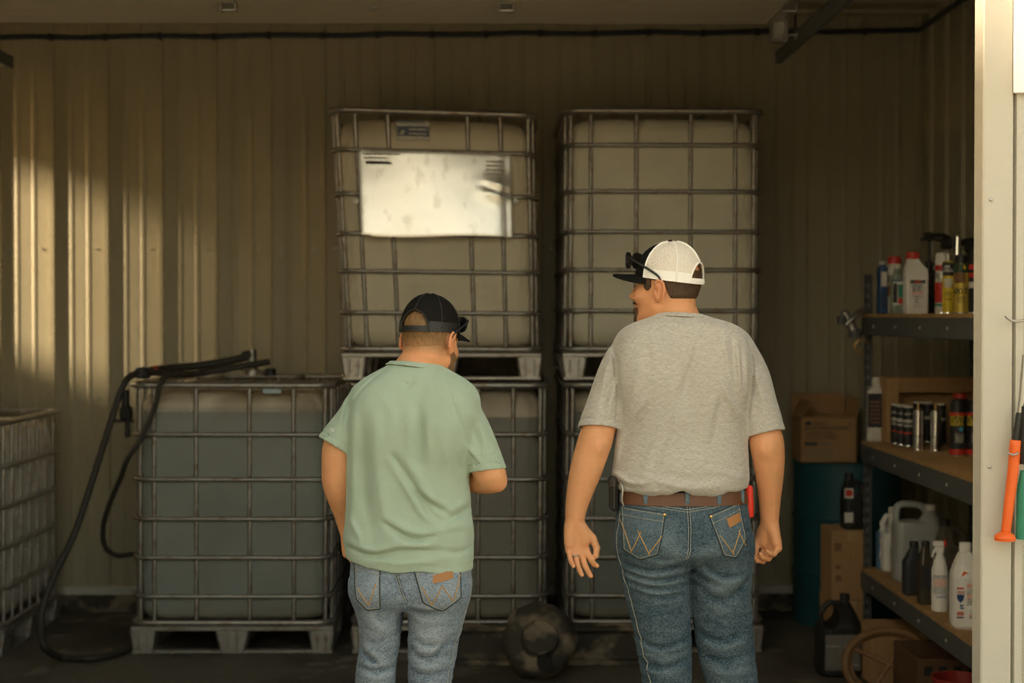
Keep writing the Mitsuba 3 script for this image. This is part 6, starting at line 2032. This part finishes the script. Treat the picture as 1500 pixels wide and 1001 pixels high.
A_sf = A.folds([
    ([(945, 585), (915, 632), (903, 686)], 6, 4.5), ([(956, 590), (925, 640), (910, 690)], 7, -3.5), ([(1016, 500), (1003, 537), (990, 575)], 6, 4), ([(1024, 508), (1012, 545), (1000, 580)], 6, -3), ([(1000, 580), (985, 640), (965, 690)], 9, 3),
    ([(1060, 490), (1062, 512), (1066, 530)], 4, 3.5), ([(1080, 500), (1082, 535), (1084, 570)], 4, 4.5), ([(1074, 500), (1076, 535), (1078, 575)], 4.5, -3.5), ([(1092, 512), (1094, 545), (1096, 578)], 4, 3.5),
    ([(1054, 556), (1068, 584), (1087, 614)], 5.5, 4), ([(1062, 552), (1078, 580), (1094, 604)], 5.5, -3.5), ([(1050, 570), (1043, 605), (1036, 645)], 6, 3.5), ([(1058, 575), (1052, 612), (1046, 650)], 7, -2.5), ([(975, 610), (958, 655), (942, 694)], 7, 3.5), ([(984, 615), (968, 660), (950, 700)], 7, -3),
    ([(953, 487), (957, 512), (960, 540)], 5, 2.5), ([(940, 520), (930, 570), (918, 620)], 7, 2.5),
    ([(899, 495), (903, 530), (907, 575), (905, 620)], 2.6, -5), ([(1099, 497), (1108, 530), (1106, 575), (1100, 615)], 2.6, -5),
    ([(902, 520), (890, 545), (884, 575)], 4, 4), ([(906, 545), (892, 575), (884, 600)], 4, -4), ([(906, 560), (896, 590), (892, 612)], 4, 3.5), ([(1108, 545), (1122, 580), (1126, 605)], 5, 3), ([(1104, 560), (1112, 590), (1114, 620)], 5, -3),
    ([(902, 695), (914, 704), (930, 712)], 4, 5), ([(903, 704), (914, 712), (928, 718)], 3, -4), ([(928, 706), (940, 709), (955, 703)], 4, 4), ([(950, 700), (1000, 714), (1060, 712)], 5, 3), ([(960, 690), (1010, 702), (1070, 700)], 6, -2.5),
    ([(1060, 690), (1080, 700), (1096, 696)], 5, 3.5)], depth=-0.13)
nA1, nA2 = nrm([-0.10, -0.25, -1.0]), nrm([0.22, -0.20, -1.0])
cA1, cA2 = A.p(875, 629, -0.02), A.p(1123, 636, -0.015)


def A_shirt(P):
    t = loftz(P, A_shirt_rows, 2.45)
    t = smin(t, ellipsoid(P, A.p(952, 545, -0.07), (0.10, 0.068, 0.15)), 0.04)
    t = smin(t, ellipsoid(P, A.p(1052, 545, -0.07), (0.10, 0.068, 0.15)), 0.04)
    t = smax(t, -ellipsoid(P, A.p(1002, 560, -0.158), (0.018, 0.018, 0.12)), 0.03)
    l, r = limb(P, A_slL, 0.02), limb(P, A_slR, 0.02)
    wob = 0.005 * (meshkit.fbm(P * np.array([11, 11, 7]), 2, 12) - 0.5)
    fo = A_sf(P) + wob
    l, r = l - fo, r - fo
    sl, sr = (P - cA1) @ nA1, (P - cA2) @ nA2
    stl = 0.0016 * np.exp(-((sl + 0.022) / 0.003) ** 2); stR = 0.0016 * np.exp(-((sr + 0.022) / 0.003) ** 2)
    l2 = np.maximum(np.maximum(l + stl, sl), -np.maximum(l + 0.0065, -(sl + 0.05)))
    r2 = np.maximum(np.maximum(r + stR, sr), -np.maximum(r + 0.0065, -(sr + 0.05)))
    t = t - fo
    zb = A.p(1000, 720)[2] + 0.010 * np.sin(P[:, 0] * 34 + 1) + 0.004 * np.sin(P[:, 0] * 90)
    t = smax(t, zb - P[:, 2], 0.012)
    ztop = A.p(1000, 457.5)[2] - 0.10 * (P[:, 1] - (A.Y0 - 0.06)) + 0.02 * np.clip(A.X0 - P[:, 0] - 0.03, -0.05, 0.1)
    t = np.maximum(t, P[:, 2] - ztop)
    return smin(smin(t, l2, 0.012), r2, 0.012)


sm = mesh_field(A_shirt, c0 + [-0.40, -0.24, 1.08], c0 + [0.40, 0.24, 1.74], 0.0040)
ks = part(pa, 'shirt', sm, 'mat_heather', True, label='heather grey t-shirt')


def collar(fig, H, ks, nc, rn, tilt, material, w=0.017, sx=1.0, sy=1.0):
    """A ribbed neckband: a closed strip on a tilted loop round the neck."""
    a = np.linspace(0, 2 * np.pi, 64, endpoint=False)
    r0 = []
    r1 = []
    for t in a:
        d = np.array([sx * math.cos(t), sy * math.sin(t), 0])
        z = tilt[0] * d[0] + tilt[1] * d[1]
        r1.append(nc + d * rn + [0, 0, z * rn])
        r0.append(nc + d * (rn + w * 0.75) + [0, 0, z * (rn + w * .75) - w * 0.75])
    r0, r1 = np.array(r0), np.array(r1)
    k = part(ks, 'collar', band(r0, r1, 0.0045), material, True)
    part(k, 'stitch', tube(r0 + [0, 0, 0.0], 0.0022, 5, True), material, True)


collar(A, hA, ks, A.p(996.5, 464, 0.012), 0.0775, (-0.06, -0.17), 'mat_heather', sx=1.06)
# --- on his belt
ph = thing('phone_holster', 'black holster clipped to the belt at the left hip of the man in grey', 'holster')
hp = A.p(899, 724, -0.02)
part(ph, 'case', rbox(hp + [-0.014, -0.05, -0.050], hp + [0.010, 0.03, 0.052], 0.010), 'mat_black', False)
part(ph, 'flap', rbox(hp + [-0.017, -0.052, 0.018], hp + [0.011, 0.032, 0.056], 0.010), 'mat_rubber', False)
part(ph, 'clip', tube(spline([hp + [0.010, -0.045, 0.05], hp + [0.022, -0.07, 0.03], hp + [0.020, -0.07, -0.01], hp + [0.026, -0.065, -0.03]], 5), 0.0035, 6), 'mat_galv', True)
kn = thing('utility_knife', 'red-handled knife in a brown sheath at the right hip of the man in grey', 'knife')
kp = A.p(1098, 735, -0.035)
mat('mat_knifered', (0.70, 0.035, 0.02), 0.35)
part(kn, 'handle', tube([kp + [-0.002, 0, 0.050], kp + [-0.0015, 0, 0.044], kp + [0.001, 0, -0.01], kp + [0.003, 0, -0.048]], [0.007, 0.0115, 0.0120, 0.0105], 10), 'mat_knifered', True)
o0 = rrect(0.020, 0.045, 0.006, 3)
rgs = []
for z, s, dx in ((-0.150, 0.75, 0.006), (-0.12, 0.95, 0.005), (-0.02, 1.0, -0.004), (0.02, 1.0, -0.007)):
    rgs.append(np.column_stack([o0 * s, np.full(len(o0), z)]) + kp + [dx - 0.008, 0.012, 0])
part(kn, 'sheath', loft(rgs), 'mat_leather', 40)

# ================================================================== the man in the green shirt (left)
B = Figure(5.00, 600)
pb = 'person_001'
COUNT[('', 'person')] = 2
labels[pb] = {'label': 'man in sage green t-shirt and light jeans with a black cap, right elbow bent', 'category': 'person'}
cB = np.array([B.X0, B.Y0, 0])
B_pelvis = B.rows([(790, 514, 690, -0.100, 0.10), (815, 514, 691, -0.110, 0.105), (840, 513, 690.5, -0.122, 0.105), (862, 514, 689, -0.130, 0.10), (880, 519, 685, -0.118, 0.095), (892, 525, 679, -0.085, 0.085)])
B_legL = B.rows([(850, 514, 592, -0.115, 0.10), (885, 519.5, 593, -0.110, 0.10), (910, 525, 590.5, -0.098, 0.092), (940, 527.5, 586, -0.082, 0.082), (970, 524, 581, -0.072, 0.075), (1000, 520.5, 579, -0.068, 0.07), (1050, 520, 578, -0.078, 0.06), (1120, 522, 578, -0.075, 0.055), (1240, 520, 580, -0.07, 0.065)])
B_legR = B.rows([(850, 590, 690, -0.115, 0.10), (885, 594.5, 685, -0.110, 0.10), (910, 598, 679.5, -0.098, 0.092), (940, 597.5, 671.5, -0.082, 0.082), (970, 598, 666.5, -0.072, 0.075), (1000, 598, 662, -0.068, 0.07), (1050, 600, 661, -0.078, 0.06), (1120, 603, 660, -0.075, 0.055), (1240, 604, 664, -0.07, 0.065)])
B_jf = B.folds([
    ([(598, 893), (625, 899), (655, 893)], 4, -3), ([(600, 888), (625, 893), (652, 890)], 5, 3), ([(600, 955), (612, 968), (628, 971), (645, 957), (661, 936)], 3.5, -4), ([(606, 948), (618, 958), (632, 958), (650, 940)], 6, 4), ([(604, 925), (622, 938), (648, 930)], 8, 2.5),
    ([(600, 905), (620, 915), (650, 912)], 7, 2), ([(604, 942), (625, 950), (650, 944)], 3.5, -2),
    ([(526, 958), (540, 972), (556, 984)], 4, -4), ([(528, 948), (545, 962), (562, 975)], 6, 3.5), ([(524, 985), (548, 990), (577, 985)], 4, -3), ([(524, 976), (548, 981), (577, 976)], 5, 3), ([(523, 995), (550, 999), (577, 995)], 5, 2.5),
    ([(540, 900), (550, 918), (565, 930)], 6, 2.5), ([(592, 890), (586, 915), (580, 940)], 6, -3), ([(601, 975), (625, 985), (655, 975)], 7, 2.5), ([(601, 990), (625, 998), (655, 990)], 5, -2.5),
    ([(578, 830), (581, 848), (588, 868), (594, 884)], 2.5, -4)], depth=-0.125)


def B_jeans(P):
    d = loftz(P, B_pelvis, 2.45)
    d = smin(d, ellipsoid(P, B.p(552, 865, -0.052), (0.078, 0.082, 0.068)), 0.03)
    d = smin(d, ellipsoid(P, B.p(642, 865, -0.055), (0.084, 0.086, 0.068)), 0.03)
    l, r = loftz(P, B_legL, 2.25), loftz(P, B_legR, 2.25)
    d = smin(d, smin(l, r, 0.005), 0.02)
    z = P[:, 2]
    low = np.clip((0.45 - z) / 0.2, 0, 1)
    d = d - B_jf(P) - wrinkle(P, B.p(0, 900)[2], 41) - 0.003 * (meshkit.fbm(P * np.array([18, 18, 12]), 2, 8) - 0.5) - low * 0.005 * np.sin(z * 60 + P[:, 0] * 15)
    return np.maximum(d, z - B.p(600, 800)[2])


jb = mesh_field(B_jeans, cB + [-0.26, -0.22, 0.03], cB + [0.26, 0.20, 1.0], 0.0046)
nn = np.array(jb.vertex_normals)
spB = [(B.p(630, 0)[0], B.p(0, 925)[2], 0.055, 0.06, 0.34), (B.p(553, 0)[0], B.p(0, 925)[2], 0.05, 0.06, 0.20), (B.p(645, 0)[0], B.p(0, 865)[2], 0.07, 0.06, 0.10), (B.p(550, 0)[0], B.p(0, 985)[2], 0.04, 0.05, 0.14), (B.p(630, 0)[0], B.p(0, 985)[2], 0.05, 0.05, 0.1)]
uvb = jeans_color(np.array(jb.vertices), nn, B.Y0, 0, spB, 0.30, B_jf)
kjb = part(pb, 'jeans', jb, 'mat_denim_light', True, label='light washed blue jeans', uv=uvb)
jeans_pockets(B, B_jeans, kjb, [
    ([(516, 825), (556, 832), (557, 893), (537.5, 895.5), (521, 879)], [[(522.5, 862), (540.5, 888)], [(540, 888), (550.5, 855)]], [(553.5, 835)]),
    ([(603.7, 827.5), (673, 824), (675.5, 877), (648, 897), (620, 882.6)],
     [[(619, 860), (633, 886)], [(633, 886), (648, 858)], [(648, 858), (664.5, 881)], [(664.5, 881), (674, 845)]], [(606.5, 832)])],
    [([(576.5, 828), (579, 846), (586, 868), (592.5, 884)], 0.0012, 'mat_palethread'), ([(580, 828), (582.5, 846), (589.5, 868), (595.5, 883)], 0.0012, 'mat_palethread'),
     ([(603, 832), (618, 843), (630, 836), (672, 830)], 0.0011, 'mat_palethread'), ([(516, 831), (540, 842), (548, 848), (556, 850)], 0.0011, 'mat_palethread')], 0.42, depth=-0.125)
part(kjb, 'brand_patch', drape(B_jeans, B.Y0, xz(B, [(634, 843.5), (663, 836.5), (663.8, 848.4), (634.6, 854.6)], -0.125), 0.0042, 0.003), 'mat_patch', 40, label='brown leather patch')
so = []
for y in np.linspace(835, 1180, 46):
    q = B.p(600, y, 0)
    so.append(np.r_[q[0] + 0.32, B.Y0 - 0.045, q[2]])
so = march(B_jeans, so, [-1, 0, 0], 0.5)
part(kjb, 'seam', tube(so, 0.0015, 5), 'mat_palethread', True)

B_neck = B.p(607, 545, 0.012)
hB = Head(B.p(629, 502, 0.035), -27, 12, 0, 0.985, B_neck, 0.062)
armB_L = B.chain([(545, 580, 0.0, 0.034), (523, 612, -0.006, 0.043), (497, 650, -0.011, 0.0455), (494, 690, 0.0, 0.0455), (495, 715, 0.015, 0.042), (503, 750, 0.055, 0.030), (508, 772, 0.075, 0.0255)])
WB = B.p(508, 773, 0.076)
curlB = {'index': (30, 30, 20), 'middle': (34, 30, 20), 'ring': (36, 30, 20), 'pinky': (36, 30, 20)}
handBL, segB, _ = hand_field(WB, (0.06, 0.20, -1.0), (0.96, -0.2, 0.0), (0.2, 0.96, 0.15), curlB, [(0.028, 0.030, 0.006), (0.060, 0.043, 0.018), (0.086, 0.045, 0.030), (0.106, 0.040, 0.040)], 0.95, 0.05)
armB_R = B.chain([(670, 588, 0.0, 0.034), (690, 630, -0.008, 0.043), (709, 678, -0.014, 0.0455), (720, 700, -0.015, 0.0430), (700, 702, 0.075, 0.042), (672, 700, 0.17, 0.030), (660, 697, 0.21, 0.0255)])
WB2 = B.p(659, 697, 0.213)
handBR, segB2, _ = hand_field(WB2, (-0.75, 0.65, 0.05), (-0.4, -0.35, -0.85), (-0.5, 0.6, 0.6), {f: (45, 50, 30) for f in FINGERS}, [(0.028, 0.030, 0.006), (0.060, 0.043, 0.018), (0.086, 0.045, 0.030), (0.106, 0.040, 0.040)], 0.95, 0.04)


def B_armL(P):
    return smin(limb(P, armB_L, 0.02), handBL(P), 0.014)


def B_armR(P):
    d = limb(P, armB_R, 0.022)
    d = smin(d, ellipsoid(P, B.p(731, 709, -0.022), (0.020, 0.022, 0.020)), 0.020)
    return smin(d, handBR(P), 0.014)


B_core_rows = B.rows([(545, 585, 625, -0.04, 0.05), (562, 545, 668, -0.075, 0.06), (600, 520, 690, -0.10, 0.09), (700, 525, 672, -0.09, 0.10), (800, 525, 672, -0.08, 0.08), (866, 535, 665, -0.05, 0.06)])


def B_core(P):
    d = loftz(P, B_core_rows, 2.3) + 0.010
    d = smin(d, limb(P, B.chain([(556, 855, 0, 0.045), (555, 910, 0, 0.045), (550, 1000, 0.0, 0.04), (549, 1120, -0.01, 0.036), (549, 1240, 0.0, 0.032)])), 0.03)
    d = smin(d, limb(P, B.chain([(638, 855, 0, 0.045), (636, 910, 0, 0.045), (630, 1000, 0.0, 0.042), (631, 1120, -0.01, 0.036), (633, 1240, 0.0, 0.032)])), 0.03)
    d = smin(d, limb(P, B.chain([(590, 575, 0, 0.035), (545, 584, 0, 0.03), (525, 618, -0.005, 0.03)])), 0.02)
    d = smin(d, limb(P, B.chain([(620, 575, 0, 0.035), (670, 592, 0, 0.03), (690, 632, -0.008, 0.03)])), 0.02)
    return smin(d, capsule(P, B.p(606, 556, 0.01), B.p(609, 530, 0.015), 0.045, 0.045), 0.03)


mHead = head_skin(hB, 0.19)
mL = mesh_field(B_armL, B.p(462, 850, -0.10), B.p(560, 600, 0.24), 0.0028)
mR = mesh_field(B_armR, B.p(575, 760, -0.10), B.p(765, 590, 0.36), 0.0030)
mC = mesh_field(B_core, cB + [-0.26, -0.22, 0.06], cB + [0.28, 0.22, 1.62], 0.010)
body = join([mC, mHead, mL, mR])
v = np.array(body.vertices)
col = skin_color(v, (0.66, 0.315, 0.148))
q = hB.local(v)
inhead = (np.linalg.norm(q, axis=1) < 0.17)
k = meshkit.noise(v * np.array([500, 500, 160]), 5)
fadeh = np.clip((q[:, 2] + 0.052) / 0.030, 0, 1) * np.clip((0.012 - q[:, 0]) / 0.02, 0, 1) * inhead * (np.abs(q[:, 1]) < 0.081)
jaw = np.clip((q[:, 0] - 0.012) / 0.02, 0, 1) * np.clip((-0.018 - q[:, 2]) / 0.02, 0, 1) * inhead * (0.4 + 0.6 * np.clip((np.abs(q[:, 1]) - 0.0) / 0.03, 0, 1))
br_ = np.exp(-((q[:, 0] - 0.088) / 0.012) ** 2 - ((q[:, 2] - 0.028) / 0.006) ** 2 - ((np.abs(q[:, 1]) - 0.034) / 0.022) ** 4) * inhead
ey = np.exp(-((q[:, 0] - 0.092) / 0.012) ** 2 - ((q[:, 2] - 0.006) / 0.006) ** 2 - ((np.abs(q[:, 1]) - 0.031) / 0.012) ** 2) * inhead
ear_ = np.exp(-((np.abs(q[:, 1]) - 0.086) / 0.010) ** 2 - (q[:, 2] / 0.035) ** 4) * (np.abs(q[:, 0]) < 0.035) * inhead
for w, c in ((fadeh * (0.55 + 0.4 * k), (0.22, 0.125, 0.055)), (jaw * 0.55, (0.16, 0.085, 0.04)), (br_ * 0.8, (0.12, 0.07, 0.03)), (ey * 0.75, (0.05, 0.03, 0.02)), (ear_ * 0.5, (0.66, 0.22, 0.10))):
    col = col * (1 - w[:, None]) + np.array(c) * w[:, None]
scene[pb + '__body'] = mikit.ply(body, 'mat_skin', True, color=np.clip(col, 0, 1))
COUNT[(pb, 'body')] = 1


def hairB(q):
    low = -0.030 + 0.012 * (np.abs(q[:, 1]) / 0.06) ** 2
    back = np.maximum(q[:, 0] + 0.030, low - q[:, 2])
    over = np.maximum(q[:, 0] - 0.05, 0.030 - q[:, 2])
    return np.maximum(np.minimum(back, over), q[:, 2] - 0.105)


hm = hair_mesh(hB, hairB, 0.0036, rough=0.0022, seed=4, fade=(-0.030, 0.04))
vv_ = np.array(hm.vertices)
hc = hair_color(vv_, (0.20, 0.110, 0.045), 6)
lowf = np.clip((0.0 - hB.local(vv_)[:, 2]) / 0.035, 0, 1)[:, None]
hc = hc * (1 - 0.75 * lowf) + np.array([0.46, 0.22, 0.10]) * 0.75 * lowf
part(pb, 'hair', hm, 'mat_hair', True, label='short light brown hair shaved at the neck', color=hc)


def beardB(q):
    a = np.maximum(0.016 - q[:, 0], q[:, 2] + 0.018 + 0.55 * np.clip(q[:, 0] - 0.030, 0, 0.03))
    b = -0.13 - q[:, 2]
    mouth = (np.sqrt(((q[:, 0] - 0.10) / 0.03) ** 2 + ((q[:, 2] + 0.054) / 0.012) ** 2 + (q[:, 1] / 0.026) ** 2) - 1) * 0.01
    nose = 0.035 + q[:, 2]
    return np.maximum(np.maximum(a, b), -mouth)


gm = hair_mesh(hB, beardB, 0.0022, rough=0.003, seed=9)
part(pb, 'beard', gm, 'mat_hair', True, label='short brown beard', color=hair_color(np.array(gm.vertices), (0.20, 0.11, 0.05), 8))
boots(B, pb, [(B.p(549, 900)[0], 0.0), (B.p(633, 900)[0], 0.0)])
capB = pb + '__cap'
mat('mat_strap', (0.017, 0.016, 0.0145), 0.5)
cap_parts(capB, hB, ('mat_capblack', 'mat_meshblack'), True, rim=(0.050, 0.012), top=0.150, brim_mat='mat_capblack', seam_mat='mat_capseam', band_mat='mat_strap', seam_r=0.0018, brim_tilt=6)
labels[capB] = {'label': 'black mesh cap with an open back'}
sgB = thing('sunglasses', 'black sunglasses resting on the front of the all-black cap', 'sunglasses')
sunglasses(sgB, hB, 0.082, 0.126)
# --- shirt
B_shirt_rows = B.rows([(527, 584, 630, -0.045, 0.04), (536, 566, 648, -0.066, 0.05), (545, 548, 664, -0.082, 0.062), (556, 530, 683, -0.095, 0.075), (570, 515, 698, -0.105, 0.088), (590, 507, 704, -0.116, 0.10), (620, 505, 698, -0.124, 0.112), (650, 506, 690, -0.122, 0.118), (690, 507, 687, -0.118, 0.122),
                       (730, 507, 689.5, -0.118, 0.125), (765, 505, 692, -0.124, 0.125), (785, 503, 694, -0.132, 0.125), (810, 506, 693.5, -0.130, 0.122), (845, 512, 692, -0.126, 0.12)])
B_slL = B.chain([(545, 580, 0.0, 0.046), (523, 612, -0.006, 0.056), (496, 648, -0.012, 0.0575), (478, 678, -0.015, 0.056)])
B_slR = B.chain([(670, 588, 0.0, 0.046), (690, 630, -0.008, 0.057), (710, 682, -0.014, 0.058), (719, 715, -0.016, 0.057)])
B_sf = B.folds([
    ([(532, 615), (531, 680), (536, 740), (548, 795)], 9, -4.5), ([(518, 590), (515, 660), (514, 740), (512, 790)], 8, 3.5), ([(552, 610), (552, 680), (560, 740), (575, 790)], 10, 4),
    ([(575, 668), (607, 714), (626, 746), (643, 764)], 4.0, -5), ([(568, 674), (598, 720), (618, 752), (636, 770)], 5.5, 4), ([(585, 660), (618, 708), (640, 738)], 6, 3),
    ([(606, 720), (628, 738), (656, 755)], 4, -4.5), ([(612, 714), (634, 731), (662, 746)], 5, 4), ([(613, 600), (614, 640), (612, 680)], 7, -4.5), ([(600, 596), (600, 640), (596, 680)], 7, 3), ([(626, 596), (628, 640), (630, 690)], 7, 3),
    ([(560, 765), (590, 784), (612, 790), (636, 786)], 3.5, -6), ([(566, 758), (595, 775), (620, 780), (642, 776)], 6, 5), ([(580, 796), (606, 800), (640, 796)], 6, 4.5), ([(640, 780), (665, 772), (690, 776)], 8, 5), ([(655, 765), (672, 757), (688, 748)], 4.5, -5), ([(648, 756), (668, 746), (687, 736)], 6, 3.5),
    ([(508, 805), (545, 815), (592, 806), (640, 808)], 4, -5), ([(508, 796), (545, 806), (590, 797)], 6, 4.5), ([(530, 822), (590, 826), (650, 820)], 6, 3), ([(640, 806), (670, 812), (692, 806)], 5, -3.5),
    ([(506, 760), (520, 778), (530, 800)], 5, 3.5),
    ([(575, 534), (540, 560), (518, 585), (507, 612)], 1.9, -3.0), ([(652, 546), (666, 585), (676, 620), (685, 652)], 1.9, -3.0),
    ([(503, 585), (498, 600), (496, 618)], 3.5, 4), ([(512, 590), (505, 612), (500, 640)], 5, -4), ([(690, 600), (704, 625), (712, 650)], 6, 3), ([(688, 625), (700, 650), (706, 672)], 5, -3.5), ([(684, 655), (694, 668), (706, 680)], 4, 3.5),
    ([(590, 560), (598, 567), (604, 562)], 3, -2.5), ([(560, 585), (572, 600), (575, 630)], 8, 2.5), ([(640, 620), (655, 660), (665, 710)], 9, 3), ([(655, 640), (672, 690), (680, 730)], 8, -2.5)], depth=-0.12, self_gain=2.25)
nB1, nB2 = nrm([-0.52, -0.12, -0.85]), nrm([0.13, -0.12, -1.0])
cB1, cB2 = B.p(486, 652, -0.012), B.p(714, 690, -0.014)


def B_shirt(P):
    t = loftz(P, B_shirt_rows, 2.4)
    t = smin(t, ellipsoid(P, B.p(560, 618, -0.062), (0.085, 0.062, 0.12)), 0.04)
    t = smin(t, ellipsoid(P, B.p(650, 622, -0.062), (0.085, 0.062, 0.12)), 0.04)
    l, r = limb(P, B_slL, 0.02), limb(P, B_slR, 0.02)
    fo = B_sf(P) + 0.005 * (meshkit.fbm(P * np.array([11, 11, 7]), 2, 21) - 0.5)
    l, r, t = l - fo, r - fo, t - fo
    sl, sr = (P - cB1) @ nB1, (P - cB2) @ nB2
    stl = 0.0014 * np.exp(-((sl + 0.020) / 0.0028) ** 2); st2 = 0.0014 * np.exp(-((sr + 0.020) / 0.0028) ** 2)
    l2 = np.maximum(np.maximum(l + stl, sl), -np.maximum(l + 0.006, -(sl + 0.05)))
    r2 = np.maximum(np.maximum(r + st2, sr), -np.maximum(r + 0.006, -(sr + 0.05)))
    x = P[:, 0] - B.X0
    zb = B.p(600, 830)[2] - 0.055 * x - 0.9 * (np.abs(x) > 0.0) * 0 + 0.35 * np.clip(-x - 0.12, 0, 0.2) + 0.004 * np.sin(x * 40)
    s = zb - P[:, 2]
    t = t + 0.0014 * np.exp(-((s + 0.022) / 0.003) ** 2)
    t = np.maximum(np.maximum(t, s), -np.maximum(t + 0.010, -(s + 0.05)))
    ztop = B.p(600, 528.5)[2] - 0.10 * (P[:, 1] - (B.Y0 - 0.05)) - 0.10 * (x - 0.0)
    t = np.maximum(t, P[:, 2] - ztop)
    return smin(smin(t, l2, 0.012), r2, 0.012)


sm = mesh_field(B_shirt, cB + [-0.34, -0.22, 0.86], cB + [0.36, 0.20, 1.58], 0.0040)
ksb = part(pb, 'shirt', sm, 'mat_sage', True, label='sage green t-shirt with raglan seams')
collar(B, hB, ksb, B.p(607, 534, 0.010), 0.0720, (-0.13, -0.11), 'mat_sage', w=0.015, sx=1.04)
# small pale print on the left sleeve
tx = meshkit.text_mesh('NG', 0.010, 0.001)
vt = np.array(tx.vertices)
b0 = B.p(486, 629, 0)
pl = []
for x, y, z in vt:
    pl.append((b0[0] + x * 0.75, B.Y0 - 0.2, b0[2] - x * 0.25 + y))
w_ = march(B_shirt, pl, [0, 1, 0], 0.5)
w_[:, 1] -= vt[:, 2] + 0.003
ok = w_[:, 1] < B.Y0 + 0.2
tx.vertices = w_
if ok.all():
    part(ksb, 'print', tx, 'mat_white', False, label='small pale sleeve print')
